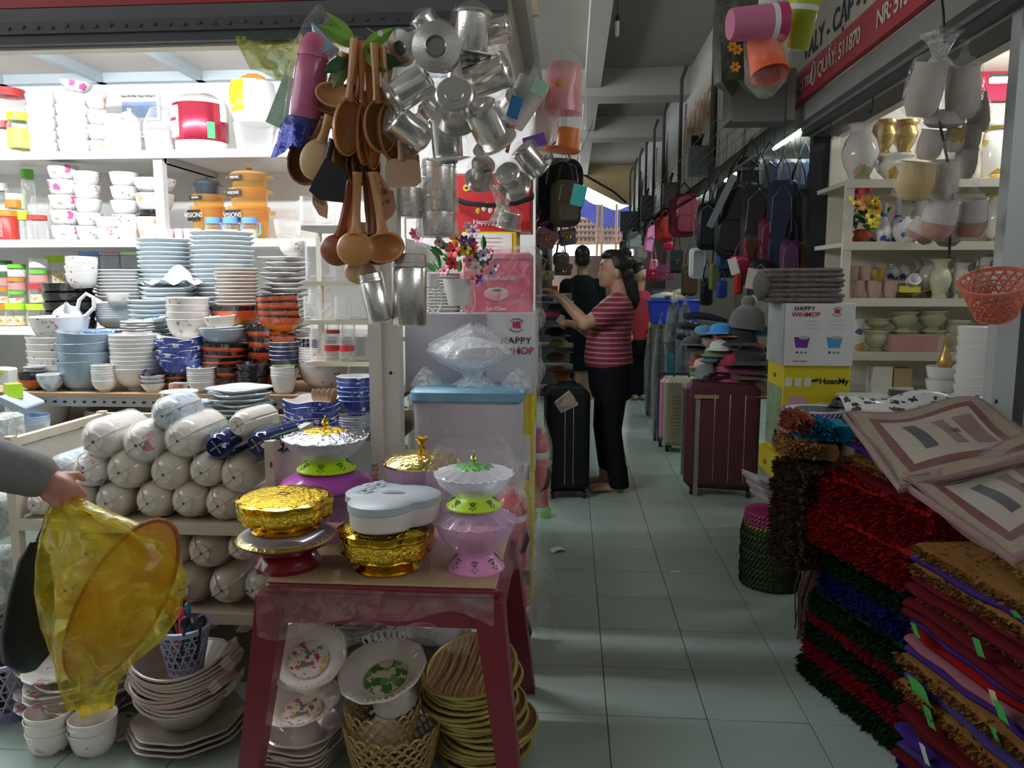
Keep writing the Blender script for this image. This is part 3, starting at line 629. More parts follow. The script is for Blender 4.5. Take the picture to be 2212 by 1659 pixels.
# -------------------------------------------------- second shelf ware
S('bowl','deep',PINKF,WHITE,'pink floral bowl in the leftmost stack on second shelf','bowl','floral bowls on the second shelf',146,62,358,514,3.9,5,Z2,hr=.5)
S('bowl','deep',PINKS,WHITE,'white bowl with small pink sprig in the second stack','bowl','white bowls on the second shelf',196,54,372,514,3.9,5,Z2,hr=.55)
S('bowl','deep',PINKS,WHITE,'sprigged white bowl in the stack left of the shelf upright','bowl','white bowls on the second shelf',274,58,374,490,3.9,4,Z2 + .06,hr=.5)
S('bowl','deep',PEACH,WHITE,'small peach flowered bowl under the sprigged white stack','bowl',None,278,46,486,514,3.9,1,Z2)
S('bowl','deep',PINKS,WHITE,'short white pot in the low pair beside pink floral bowls','bowl','white bowls on the second shelf',234,50,470,514,3.86,2,Z2,hr=.5)
S('bowl','round',NAVYF if 0 else floral('grape_print',(.80,.79,.77),[(.10,.14,.42),(.2,.25,.5)],60,.45,.36),WHITE,'white bowl with blue grape print topping the flowered pots','bowl',None,336,88,388,422,3.9,1)
S('bowl','deep',PEACH,WHITE,'wide peach flowered bowl beneath the grape print bowl','bowl',None,336,80,420,456,3.9,1)
S('bowl','deep',BLKTOP,WHITE,'black stand between two peach flowered bowls','bowl',None,332,66,455,472,3.9,1)
S('bowl','deep',PEACH,WHITE,'peach flowered pot at the foot of its stack','bowl',None,330,62,470,514,3.9,1,Z2)
M_nvy = mat('dark_enamel',(.035,.045,.06),.25,coat=.3); AMB = mat('amber_glass',(.50,.27,.05),.08,trans=.55,coat=.4)
AMBP = glass('amber_pot',(.92,.66,.26),.16,.55)
AMB2 = glass('amber_lid',(.86,.58,.22),.35,.5)
pot(448,56,380,424,3.92,M_nvy,M_nvy,'dark enamel pot with lid on the amber pots',None,.4)
pot(452,68,422,450,3.92,AMBP,None,'amber glass pot below the dark enamel pot',None,0,tagtxt='VISIONS')
pot(452,72,447,514,3.92,AMBP,None,'amber glass pot at the foot of the left pair',Z2,0,tagtxt='VISIONS')
pot(540,80,363,412,3.92,AMBP,mat('amber_lid_solid',(.48,.25,.08),.2,coat=.4),'amber glass pot with lid, topmost of the amber stack',None,.3,tagtxt='VISIONS')
pot(540,84,408,452,3.92,AMBP,None,'amber glass pot in the middle of the amber stack',None,0,tagtxt='VISIONS')
pot(541,88,448,514,3.92,AMBP,None,'largest amber glass pot at the bottom of its stack',Z2,0,tagtxt='VISIONS')
for i,u in enumerate((462,500,540)):
    e = jar(u,35,470,514,3.82,LIDB,'blue lidded spice jar, %s of three before the amber pots' % ('left','middle','right')[i],z0=Z2,lidh=.3,fill=mat('pale_green',(.6,.75,.5),.5),group='blue lidded spice jars')
    ob('handle',MB(LIDB).tube([(.035,-.01,.08),(.052,-.01,.075),(.052,-.01,.03),(.04,-.01,.02)],.005,5).mesh('handle'),e)
one('glass_bowl',MB(GLASS).lathe([(.001,0),(.045,0),(.062,.03),(.07,.10),(.067,.10),(.058,.03),(.001,.008)],24),'clear glass bowl right of the amber pots','bowl',(aY(622,500,3.9).x,3.9,Z2))
for i in range(4): one('wrapped_cup',MB(mat('pink_wrap',(.72,.55,.60),.2)).lathe([(.001,0),(.018,0),(.024,.05),(.022,.055),(.001,.05)],12),'pink wrapped cup in the row beside the upright, %s' % ('first','second','third','fourth')[i],'cup',(aY(366 + i * 20,500,3.84).x,3.84,Z2),group='pink wrapped cups')
# -------------------------------------------------- third shelf: boxes behind the plates
for i,(u,m_) in enumerate(((206,LIDB),(250,mat('lid_pink',(.65,.40,.52),.4)),(295,mat('lid_pale_green',(.55,.75,.40),.4)))):
    p = aY(u,582,4.0); e = thing('food_box','clear food box with %s lid behind the plates' % ('blue','pink','pale green')[i],'food box',(p.x,4.0,p.z),group='lidded food boxes')
    ob('body',MB(glass('frosted_box',(.80,.84,.88),.4,.3)).rbox((0,0,.036),(.105,.12,.072),.01).mesh('b'),e); ob('lid',MB(m_).rbox((0,0,.082),(.112,.126,.018),.01).mesh('l'),e)
p = aY(250,584,4.0); one('tray_stack',MB(mat('lilac_plastic',(.62,.62,.72),.3)).rbox((0,0,(p.z - Z3) / 2),(.34,.16,p.z - Z3),.012,taper=1.03),'pale lilac storage tub carrying the lidded food boxes','tub',(p.x,4.0,Z3))
# ================================================================ middle platform
YP = 2.86; ZP = aY(300,850,YP).z
pf = thing('crockery_platform','plywood shelf on slotted steel angle heaped with bowls','shelf',(-1.60,YP,ZP))
M_ply = mat('plywood',(.42,.28,.16),.6,var=.2,vs_=5)
ob('board',MB(M_ply).box((0,.34,-.008),(1.92,.70,.016)).mesh('board'),pf)
an = ob('slotted_angle',MB(mat('slotted_steel',(.46,.47,.47),.45,.4)).box((0,-.005,-.034),(1.92,.004,.036)).mesh('angle'),pf)
sl = MB(BLACK)
for i in range(46): sl.lathe([(.001,0),(.008,0),(.008,.002),(.001,.002)],8,M=xf((-.92 + i * .04,-.008,-.034),(pi / 2,0,0),(1 if i % 3 else .6,.62,1)))
tag(ob('slot',sl.mesh('slots'),an),kind='stuff')
for x in (-.92,.30,.93): ob('leg',MB(M_gal).box((x,.03,-ZP / 2 - .02),(.035,.035,ZP - .04)).box((x,.64,-ZP / 2 - .02),(.035,.035,ZP - .04)).mesh('leg') if 0 else MB(M_gal).box((x,.03,-ZP / 2 - .008),(.035,.035,ZP - .016)).mesh('leg'),pf)
for x in (-.92,.93): ob('leg',MB(M_gal).box((x,.64,-ZP / 2 - .008),(.035,.035,ZP - .016)).mesh('leg'),pf)
ZL = aY(250,942,2.78).z
ob('lower_board',MB(M_ply).box((0,.30,ZL - ZP - .01),(1.92,.62,.016)).mesh('lower'),pf)
# back plates
S('plate','plate',PALE,None,'pale blue dinner plate in the tall stack left of centre','plate','pale blue plates in the left tall stack',367,110,517,740,3.40,32,ZP)
S('plate','plate',PALE,None,'large pale plate in the tallest stack on the platform','plate','large pale plates in the tallest stack',490,130,502,740,3.36,32,ZP)
S('plate','plate',PALE,None,'pale blue plate in the stack under the crumpled paper','plate','pale blue plates under the crumpled paper',375,116,622,740,3.26,20,ZP)
S('plate','plate',BEIGEP,PALE2,'narrow beige side plate in the close packed stack','plate','beige side plates',518,92,580,740,3.2,33,ZP)
p = aY(382,618,3.26)
def crum(u,v): return (-.13 + .26 * u + .02 * sin(9 * v),-.08 + .16 * v,.012 + .07 * max(0,1 - 14 * ((u - .62) ** 2 + .5 * (v - .5) ** 2)) + .012 * sin(17 * u + 5 * v) * cos(11 * v))
one('paper_sheet',MB(mat('tissue_paper',(.78,.82,.85),.6)).sheet(crum,14,10),'crumpled white paper lying on the pale blue plates','paper',(p.x - .01,3.26,p.z + .004),sharp=20)
S('plate','plate',PALE2,None,'white plate in the low stack behind the banded bowls','plate','white plates behind the banded bowls',268,112,583,650,3.38,9,aY(268,650,3.38).z)
S('bowl','round',PALE,PALE,'pale nested bowl under the small flowered cup','bowl','pale nested bowls under the flowered cup',256,86,656,712,3.36,7,aY(256,712,3.36).z,hr=.32)
S('bowl','deep',PEACH,WHITE,'small flowered cup standing between white plates and pale bowls','cup',None,258,52,634,660,3.30,1)
one('carton',MB(BRC).rbox((0,0,(aY(256,712,3.36).z - ZP) / 2),(.26,.20,aY(256,712,3.36).z - ZP),.004),'brown carton raising the pale nested bowls','carton',(aY(250,720,3.36).x,3.40,ZP))
S('bowl','round',DKGR(.05),BLKTOP,'dark bowl with olive and red bands in the left stack','bowl','dark banded bowls',155,104,612,714,3.30,6,ZP + .13,hr=.4)
one('carton',MB(BRC).rbox((0,0,.065),(.2,.2,.13),.004),'brown carton raising the dark banded bowls','carton',(aY(155,720,3.3).x,3.3,ZP))
S('bowl','deep',PINKS,WHITE,'white cup with dotted roses in the leaning stack','cup','rose dotted cups',180,64,556,622,3.26,5,aY(180,622,3.26).z,hr=.5,fan=.06)
S('plate','plate',PALE,None,'small pale plate in the short stack behind snowflake bowls','plate','small pale plates',330,92,648,740,3.16,18,ZP)
S('plate','platesq',PALE2,None,'squared white plate in the heap behind the glass shelves','plate','squared white plates',622,98,556,740,3.36,24,ZP,jit=.006)
S('bowl','round',GOLDF,WHITE,'white bowl with grey sprig on the squared plates','bowl',None,632,60,521,556,3.36,1)
# front bowls
S('bowl','deep',PINKS,WHITE,'wide white bowl with tiny flowers under the gravy boat','bowl','wide white bowls under the gravy boat',133,116,683,730,3.06,3,aY(133,730,3.06).z,hr=.38,fan=.03)
S('bowl','deep',ROSEF,WHITE,'white bowl with red cherries below the wide bowls','bowl','cherry print bowls',133,126,726,812,3.06,5,ZP,hr=.40)
b = aY(150,682,3.06); e = thing('gravy_ladle','white ladle with purple rose and looped handle on bowls','ladle',(b.x,3.05,b.z - .01))
RO = floral('purple_rose',(.80,.78,.76),[(.30,.03,.30),(.4,.08,.35),(.25,.3,.15)],24,.42,.44)
ob('cup',MB(RO).lathe([(.001,.055),(.03,.05),(.055,.02),(.06,0),(.056,0),(.05,.02),(.001,.045)],20).mesh('cup'),e,(0,0,.0),(0,.25,0))
ob('handle',MB(WHITE).tube([(.04,0,.03),(.055,0,.075),(.085,0,.10),(.115,0,.085),(.115,0,.045),(.08,0,.012)],.008,6).mesh('handle'),e)
ob('spout',MB(WHITE).lathe([(.02,0),(.012,.03),(.004,.045)],10).mesh('spout'),e,(.02,-.03,.03),(.5,.3,0))
S('bowl','deep',GREYB,BLUEP,'large grey blue woven bowl in the front stack','bowl','large grey blue bowls',192,112,716,848,2.98,4,ZP,hr=.55,fan=.02,tilt=.04)
S('bowl','flat',BLUER,BLUER,'blue patterned dish resting in the grey blue bowls','dish',None,225,78,713,732,3.1,1)
S('bowl','round',ROSEF,WHITE,'white bowl with red sprays in the front centre stack','bowl','red spray bowls',300,106,722,846,2.98,9,ZP,hr=.45)
S('plate','platesq',WHITE,None,'small squared white dish on the red spray bowls','dish','squared white dishes',298,64,694,722,2.98,5,aY(298,722,2.98).z)
S('plate','plate',PALE2,BLUER,'small saucer with blue rim beside the squared dishes','saucer',None,338,60,682,694,3.05,1,None,tilt=.18)
S('bowl','deep',WHITE,WHITE,'white tea bowl tipped beside the blue rimmed saucer','bowl',None,302,40,678,698,3.12,1,None,tilt=.3)
S('bowl','deep',GOLDF,WHITE,'ivory bowl with brown star flower above the royal blue bowls','bowl','star flower bowls',408,90,643,726,3.04,4,aY(408,726,3.04).z,hr=.42,tilt=.03)
S('bowl','sq',NAVYF,WHITE,'royal blue bowl with white stars in the front row','bowl','royal blue star bowls',393,92,728,808,2.97,8,ZP + .05,hr=.42)
S('bowl','round',GREYB,WHITE,'flat grey blue bowl on the orange bowls','bowl','flat grey blue bowls',482,92,706,748,3.0,2,aY(482,748,3.0).z,hr=.4,tilt=.05)
S('bowl','deep',GOLDF,WHITE,'small white bowl tilted on the flat grey blue bowls','bowl',None,478,68,683,708,3.0,1,None,tilt=.08)
hb = .09
SUN = sunset('sunset_glaze',.075)
S('bowl','deep',SUN,SUN,'orange and black bowl beneath the flat grey blue bowls','bowl','orange black bowls in the centre',488,100,742,848,3.02,5,ZP,hr=.42,tilt=.05)
S('bowl','deep',SUN,SUN,'wide orange and black bowl behind the small white bowl','bowl',None,508,104,660,704,3.14,1)
S('bowl','round',SUN,SUN,'orange and black bowl in the tall stack beside glass shelf','bowl','orange black bowls by the glass shelf',604,92,637,720,3.02,4,aY(604,720,3.02).z,hr=.42,tilt=.05)
S('bowl','deep',SUN,SUN,'large orange and black bowl low in the right stack','bowl','large orange black bowls',592,108,702,848,3.06,5,ZP,hr=.42,tilt=.03)
SUN2 = sunset('sunset_small',.04)
S('bowl','round',SUN2,SUN2,'small orange bowl in the front trio before the large bowls','bowl','small orange bowls',546,68,784,848,2.92,3,ZP,hr=.5,tilt=.04)
S('bowl','round',SUN2,SUN2,'small orange bowl in the pair beside the white rice bowls','bowl','small orange bowls',498,62,792,848,2.94,2,ZP,hr=.5)
S('bowl','round',SUN2,SUN2,'small orange bowl in the pair under the royal blue bowls','bowl','small orange bowls',383,52,805,848,2.95,2,ZP,hr=.5)
S('bowl','round',sunset('sunset_red',.05),BLKTOP,'orange yellow bowl with saucers on it at left','bowl',None,74,66,806,842,2.94,1,ZP)
S('plate','plate',mat('grey_glaze',(.38,.38,.42),.15,coat=.4),None,'grey saucer on the orange yellow bowl','saucer','grey saucers',78,46,792,806,2.94,2,aY(78,804,2.94).z)
S('bowl','round',BLUEP,WHITE,'single pale blue patterned bowl at the platform front edge','bowl',None,112,56,808,846,2.90,1,ZP)
S('bowl','round',WHITE,WHITE,'little white tea bowl in the front stack by grey bowls','bowl','little white tea bowls',228,52,788,850,2.90,7,ZP,hr=.5)
S('bowl','flat',WHITE,NAVYD,'shallow white dish with dark inside at the front edge','dish','shallow dishes',332,52,809,850,2.90,3,ZP,hr=.4)
S('bowl','round',PALE2,WHITE,'white rice bowl in the front stack right of royal blue','bowl','white rice bowls',438,62,793,850,2.91,7,ZP,hr=.4)
S('bowl','deep',WHITE,WHITE,'white cup in the front stack before the striped bowls','cup','white cups in front',613,52,792,850,2.91,9,ZP,hr=.6)
S('bowl','round',GRNB(.045),WHITE,'green yellow and blue striped bowl above the white cups','bowl','striped bowls',616,64,738,796,2.97,5,ZP + .07,hr=.5)
S('bowl','round',SUN2,SUN2,'small orange yellow bowl on the striped bowls','bowl',None,612,58,722,744,2.97,1)
S('bowl','round',ROSEF,WHITE,'large white bowl with red spray below the glass shelves','bowl','large spray bowls below the glass shelves',702,112,748,850,3.02,8,ZP,hr=.5)
S('bowl','round',NAVYD,WHITE,'navy bowl tucked behind the large spray bowls','bowl','navy bowls behind',662,56,730,790,3.08,5,aY(662,790,3.08).z,hr=.42)
# lower board
S('bowl','deep',WHITE,WHITE,'white serving bowl on the lower board at far left','bowl','white serving bowls on the lower board',96,112,870,942,2.98,4,ZL,hr=.5)
S('bowl','deep',PALE,BLUER,'white bowl with blue pattern inside on the lower board','bowl','blue patterned bowls on the lower board',69,76,898,950,2.74,6,ZL,hr=.42)
S('plate','plate',PALE2,None,'white plate in the shaded stack under the platform','plate','white plates under the platform',250,116,882,934,3.0,6,ZL)
S('plate','plate',PALE2,None,'white saucer by the serving bowls on the lower board','saucer','white saucers on the lower board',140,60,925,946,2.80,3,ZL)
S('plate','platesq',PALE,None,'squared pale blue plate in the stack before the platform','plate','squared pale blue plates',522,126,836,945,2.66,12,ZL)
S('bowl','sq',NAVYF,WHITE,'royal blue bowl in the wide stack behind the silver box','bowl','royal blue bowls behind the silver box',676,110,862,952,2.64,6,ZL,hr=.42)
S('bowl','round',NAVYF,WHITE,'royal blue bowl in the tall stack beside the ivory post','bowl','royal blue bowls beside the post',772,84,812,905,2.80,6,ZL + .09,hr=.42)
S('bowl','round',BLUEP,WHITE,'pale bloom bowl under the royal blue bowls beside the post','bowl','pale bloom bowls beside the post',772,80,898,945,2.80,4,ZL,hr=.42)
b = aY(690,880,2.64)
for i in range(5): one('rice_spoon',MB(mat('brown_ceramic',(.32,.17,.10),.25,coat=.4)).ell((0,0,.03),(.013,.005,.03),10,8).tube([(0,0,.03),(0,.004,-.01)],.005,6),'brown spoon in the royal blue bowl, %s of five' % ('first','second','third','fourth','fifth')[i],'spoon',(b.x + .012 * i,2.62,aY(690,866,2.64).z - .012),(0,-.2 + .12 * i,.3),'brown spoons in the blue bowl')
# ================================================================ little glass shelves beside the post
gs = thing('glass_rack','narrow cream rack of glassware beside the ivory post','rack',(aY(725,600,2.92).x,2.92,0))
M_tray = mat('cream_tray',(.62,.56,.44),.5)
for k,(v,ua) in enumerate(((487,650),(608,655),(692,655),(782,660))):
    z = aY(700,v,2.84).z; xa = aY(ua,v,2.84).x - gs.location.x; xb = aY(806,v,2.84).x - gs.location.x
    ob('tray',MB(M_tray if k else mat('steel_tray',(.5,.5,.48),.4,.4)).box(((xa + xb) / 2,.03,z - .008),(xb - xa,.22,.016)).mesh('tray'),gs)
    gs['z%d' % k] = z
ob('rack_post',MB(M_tray).box((.10,.12,aY(700,487,2.84).z / 2),(.02,.02,aY(700,487,2.84).z)).mesh('post'),gs)
ob('rack_post',MB(M_tray).box((-.10,.12,ZP + (aY(700,487,2.84).z - ZP) / 2),(.02,.02,aY(700,487,2.84).z - ZP)).mesh('post'),gs)
def mug(u,w,h,Y,z,label,handle=-1,group='glass mugs on the rack',red=False,facet=8):
    s = mpp(u,600,Y); r = w * s / 2; hh = h * s
    e = thing('glass_mug',label,'mug',(aY(u,600,Y).x,Y,z),group=group)
    ob('body',MB(GLASS).lathe([(.001,0),(r * .92,0),(r,hh * .06),(r,hh),(r * .86,hh),(r * .84,hh * .14),(.001,hh * .1)],facet * 2,smooth=False).mesh('body'),e)
    if handle: ob('handle',MB(GLASS).tube([(handle * r * .95,0,hh * .85),(handle * r * 1.5,0,hh * .8),(handle * r * 1.65,0,hh * .5),(handle * r * 1.4,0,hh * .2),(handle * r * .95,0,hh * .15)],r * .13,8).mesh('handle'),e)
    if red: ob('print',MB(mat('red_print',(.6,.04,.05),.4)).lathe([(r * 1.01,hh * .38),(r * 1.01,hh * .58)],facet * 2).mesh('print'),e)
    return e
zt = [gs['z%d' % k] for k in range(4)]
LP = ('left','second','third','right')
mug(672,36,62,2.86,zt[0],'faceted glass beer mug on the top tray, left',-1); mug(712,34,48,2.88,zt[0],'faceted glass beer mug on the top tray, middle',1)
for i in range(4): mug(676 + i * 30,30,92,2.88 + .03 * (i % 2),zt[1],'tall faceted glass tumbler on the second tray, %s' % LP[i],-1 if i == 2 else 0)
for i in range(4): mug(670 + i * 33,32,52 - 6 * (i % 2),2.86 + .03 * (i % 2),zt[2],'cut glass cup on the third tray, %s' % LP[i],0)
for i in range(4): mug(680 + i * 32,32,62 - 4 * (i % 2),2.86 + .03 * (i % 2),zt[3],'glass cup %s on the bottom tray, %s' % ('with red print' if i in (1,2) else 'with handle',LP[i]),-1 if i in (0,3) else 0,red=i in (1,2))
for i in range(3): mug(682 + i * 34,30,34,2.98,zt[3] + .075,'small glass stacked behind the bottom tray cups, %s' % LP[i],0,red=i == 1)
one('glass_pitcher',MB(GLASS).lathe([(.001,0),(.03,0),(.046,.03),(.05,.06),(.04,.10),(.044,.115),(.041,.115),(.036,.1),(.045,.06),(.001,.01)],16),'round glass jar with berries print on the third tray','jar',(aY(690,650,2.98).x,2.98,zt[2]))
# ================================================================ beige rack with strapped rolls of bowls
YK = 2.2
M_rk = mat('chipped_cream',(.60,.53,.42),.55,var=.12,vs_=9)
xa,xb = aY(34,1100,YK).x,aY(590,1100,YK).x
zk1,zk2,zkt = aY(385,1127,YK).z,aY(385,1318,YK).z,aY(590,980,YK).z
rk = thing('bowl_rack','chipped cream painted rack packed with strapped bowl rolls','rack',((xa + xb) / 2,YK,0))
wk = xb - xa
for z in (zk1,zk2): ob('shelf',MB(M_rk).box((0,.24,z - .012),(wk,.48,.014)).mesh('shelf'),rk); ob('edge_strip',MB(M_rk).box((0,-.008,z - .018),(wk,.014,.034)).mesh('edge'),rk)
for sx in (-1,1):
    for y in (0,.47): ob('post',MB(M_rk).box((sx * wk / 2,y,(zkt + .04) / 2),(.028,.028,zkt + .04)).mesh('post'),rk)
    ob('side_rail',MB(M_rk).box((sx * wk / 2,.235,zkt + .02),(.026,.45,.026)).mesh('rail'),rk)
    ob('side_board',MB(mat('rack_side',(.62,.58,.52),.6)).box((sx * wk / 2,.235,(zkt + zk1) / 2),(.008,.44,zkt - zk1)).mesh('side'),rk)
ob('back_rail',MB(M_rk).box((0,.475,zkt + .02),(wk,.024,.026)).mesh('rail'),rk)
ob('chip_mark',MB(mat('rust',(.12,.06,.03),.8)).box((0,0,0),(.012,.003,.006)).mesh('chip'),rk,(.1,-.017,zk1 - .012))
ob('chip_mark',MB(mat('rust',(.12,.06,.03),.8)).box((0,0,0),(.004,.003,.016)).mesh('chip'),rk,(wk / 2 + .005,-.016,zkt - .03))
STRAP = mat('clear_strap',(.62,.57,.50),.25); GSTRAP = mat('green_strap',(.16,.30,.12),.4); STAMP = mat('blue_stamp',(.05,.06,.22),.5); RSTAMP = mat('red_stamp',(.45,.12,.10),.5)
WRAP = film('roll_wrap',(1,1,1),.12,.08,30,.5,.25)
def roll(u,v,rpx,mo,label,N=8,Y=YK + .0,gap=.021,strap=STRAP,stamp=STAMP,yaw=0,wrap=False,pitch=0,cup=False,mi=WHITE):
    p = aY(u,v,Y); r = rpx * mpp(u,v,Y); h = r * (1.0 if not cup else 1.3)
    e = thing('bowl_roll',label,'bowl roll',tuple(p),(pitch,0,yaw),'strapped bowl rolls')
    me = bowl_me(round(2 * r,3),round(h,3),mo,mi,'deep' if cup else 'round',24)
    for i in range(N): ob('bowl',me,e,(0,gap * i,0),(-pi / 2,R.uniform(0,6),0))
    L = h + gap * (N - 1)
    def band(a):
        pts = [(.42,-.002),(.6,h * .15),(.83,h * .38),(.97,h * .66),(1.04,h),(1.04,L)]
        c = [(r * k * cos(a),y,r * k * sin(a)) for k,y in reversed(pts)] + [(0,.004,0)] + [(-r * k * cos(a),y,-r * k * sin(a)) for k,y in pts]
        return c
    for a in (.55,2.2): ob('strap',MB(strap).tube(band(a),.0028,5).mesh('strap'),e)
    ob('stamp',MB(stamp).lathe([(.001,0),(r * .07,0),(r * .07,.001),(.001,.001)],8).mesh('stamp'),e,(0,h * .02 - .0015,0),(pi / 2,0,0))
    if wrap: ob('plastic_wrap',MB(WRAP).lathe([(r * .5,-.004),(r * .9,h * .4),(r * 1.05,h * .8),(r * 1.06,L),(r * .6,L + .03),(.004,L + .05)],18,M=rotm((-pi / 2,0,0)),fn=lambda t,i,rr,z: (rr * (1 + .03 * sin(5 * t + i)),z)).mesh('wrap'),e)
    return e
ROLLW = mat('roll_white',(.74,.70,.64),.14,coat=.4); ROLLC = mat('roll_cream',(.66,.60,.52),.16,coat=.4)
ROSE = floral('pink_rose',(.74,.70,.65),[(.60,.16,.26),(.70,.35,.40),(.40,.2,.2),(.36,.36,.2)],22,.42,.47)
ROLLP = floral('faint_rose',(.68,.62,.55),[(.60,.30,.30),(.62,.42,.38)],20,.36,.38)
roll(201,955,46,ROLLW,'plain white bowl roll at the top left of the heap',wrap=True)
roll(293,963,46,ROSE,'white bowl roll with a pink rose on the heap',wrap=True)
roll(383,953,46,ROLLW,'white ridged bowl roll in the top row, under the blue roll',wrap=True,gap=.016,N=10)
roll(350,899,38,BLUEP,'blue patterned bowl roll lying topmost on the heap',wrap=True,mi=WHITE,Y=YK + .03,N=6)
roll(467,966,34,NAVYD,'deep navy cup roll tied green, left of two',strap=GSTRAP,stamp=RSTAMP,N=6,cup=True)
roll(553,962,33,NAVYD,'deep navy cup roll tied green, right of two',strap=GSTRAP,stamp=RSTAMP,N=6,cup=True,yaw=-.25)
roll(513,920,32,ROLLW,'plain white cup roll resting on the navy rolls',N=8,gap=.014,cup=True,yaw=-.2,Y=YK + .04)
names2 = ['lilac sprigged','gold sprigged','plain','smaller plain','rightmost plain']
for i,(u,v,r_,m_) in enumerate(((178,1022,40,PINKS),(256,1022,46,ROLLC),(352,1026,46,ROLLC),(434,1022,40,ROLLC),(505,1032,46,ROLLC))):
    roll(u,v,r_,m_,'%s white bowl roll in the second row of the heap' % names2[i])
names3 = ['leftmost small','second from left','third from left','rose printed','fifth from left','rightmost rose tinted']
for i,(u,v,r_,m_) in enumerate(((72,1092,30,ROLLW),(150,1086,40,ROLLC),(228,1088,40,ROLLC),(318,1088,42,ROLLP),(396,1088,42,ROLLC),(470,1094,42,ROLLP))):
    roll(u,v,r_,m_,'%s bowl roll in the lowest row on the upper shelf' % names3[i])
roll(122,1018,32,BLUEP,'pale blue patterned roll behind the hand',wrap=True,Y=YK + .06)
for i,(u,v,r_,m_,lb) in enumerate(((140,1276,42,ROLLC,'far left'),(225,1276,42,ROLLC,'second'),(308,1276,42,ROLLC,'third'),(388,1274,46,ROLLC,'fourth'),(478,1276,42,ROLLC,'fifth'))):
    roll(u,v,r_,m_,'cream bowl roll on the lower shelf, %s from left' % (lb if lb != 'far left' else 'first'))
for i,(u,v,r_,m_,lb) in enumerate(((185,1196,42,ROLLC,'above the first pair'),(268,1196,42,ROLLC,'above the second pair'),(352,1196,44,ROLLC,'left of the capped one'),(434,1196,45,ROLLC,'with clear strap, beside gold box'),(512,1188,32,ROLLW,'half hidden by the gold box'))):
    roll(u,v,r_,m_,'cream bowl roll in the upper lower shelf row, %s' % lb)
roll(545,1275,37,floral('blue_ring_ware',(.7,.68,.64),[(.05,.07,.3),(.1,.14,.4)],36,.4,.5),'blue ringed bowl roll wrapped in film beside the red table',N=5,wrap=True,yaw=-.2,Y=YK + .02)
for i,(u,v,r_) in enumerate(((440,1412,42),(512,1408,38),(535,1450,36))):
    p = aY(u,v,2.42); roll(u,v,r_,ROLLC,'shaded bowl roll under the rack, %s' % ('left','middle','right')[i],N=5,Y=2.40)
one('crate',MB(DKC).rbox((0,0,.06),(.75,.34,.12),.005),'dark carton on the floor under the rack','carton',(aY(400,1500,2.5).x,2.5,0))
b = aY(395,872,2.5); S('bowl','round',GOLDF,WHITE,'small sprigged bowl behind the topmost blue roll','bowl',None,388,80,845,868,2.52,1)
one('glass_block',MB(GLASS).rbox((0,0,.02),(.05,.04,.04),.006),'small square glass in the sprigged bowl','glass',tuple(aY(386,852,2.52)))
S('plate','plate',BLUEP,None,'blue saucer right of the topmost blue roll','saucer','blue saucers',435,60,866,900,2.6,4,ZL + .035)
# ---- things stuffed at the left end
jar(32,34,828,884,2.7,LIDL,'lime lidded box at the left edge under the platform',z0=ZL + .05,square=True,lidh=.35)
one('carton',MB(PAPER).rbox((0,0,.03),(.06,.07,.062),.01),'white toy carton at the left edge of the stall','carton',tuple(aY(12,828,2.84) + V((0,0,.0))),(0,.1,.2))
ob('yellow_patch',MB(YEL).box((0,-.037,.05),(.018,.002,.012)).mesh('patch'),bpy.data.objects[[o.name for o in bpy.data.objects if o.name.startswith('carton')][-1]])
one('tray',MB(mat('pale_blue_plastic',(.50,.58,.66),.3)).rbox((0,0,.02),(.10,.16,.03),.01),'pale blue plastic tray leaning by the serving bowls','tray',tuple(aY(42,878,2.72)),(0,.5,.2))
PACK = film('cloudy_pack',(.80,.85,.85),.55,.2,20,.8,.3)
for i,(u,v,w_,h_) in enumerate(((8,930,50,70),(4,1110,60,90),(10,1240,70,110))):
    p = aY(u,v + h_ / 2,2.32); s_ = mpp(u,v,2.32)
    e = thing('wrapped_pack',('cloudy wrapped pack above the grey sleeve','cloudy wrapped pack left of the rack, upper','cloudy wrapped pack left of the rack, lower')[i],'pack',tuple(p))
    ob('contents',MB(mat('pack_content',(.55,.62,.60),.6,var=.4,vs_=20)).rbox((0,0,h_ * s_ / 2),(w_ * s_ * .9,.12,h_ * s_ * .9),.012).mesh('c'),e)
    ob('plastic_wrap',MB(PACK).rbox((0,0,h_ * s_ / 2),(w_ * s_,.135,h_ * s_),.02).mesh('w'),e)
pl = aY(0,1330,2.3)
S('plate','plate',CREAM,None,'cream plate in the stack left of the black bag','plate','cream plates at the left edge',-12,90,1290,1345,2.30,5)
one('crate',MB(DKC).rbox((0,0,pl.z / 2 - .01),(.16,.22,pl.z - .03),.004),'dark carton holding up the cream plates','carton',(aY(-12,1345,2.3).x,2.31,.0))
# ================================================================ on the floor at the left
def lattice(r0,r1,h,m,n=18,rows=6,ring=.004,wr=.0032,wave=False):
    """open basket wall: crossing strands, rims and floor"""
    q = MB(m)
    q.lathe([(r1 + .004,h - .014),(r1 + .006,h),(r1 - .002,h + .002),(r1 - .002,h - .012)],28)
    q.lathe([(.001,.0),(r0 + .002,0),(r0 + .002,.010),(r0 - .003,.012),(.001,.006)],28)
    for s in (-1,1):
        for i in range(n):
            t0 = 2 * pi * i / n; pts = []
            for k in range(rows + 1):
                f = k / rows; rr = r0 + (r1 - r0) * f; t = t0 + s * f * 2 * pi / n * rows * .38
                pts.append((rr * cos(t),rr * sin(t),.006 + (h - .014) * f))
            q.tube(pts,wr,4)
    for k in range(1,rows):
        f = k / rows; rr = r0 + (r1 - r0) * f
        q.tube([(rr * cos(t * pi / 14),rr * sin(t * pi / 14),.006 + (h - .014) * f) for t in range(28)],wr * .8,4,closed=True)
    return q
LIL = mat('lilac_basket',(.38,.38,.58),.35)
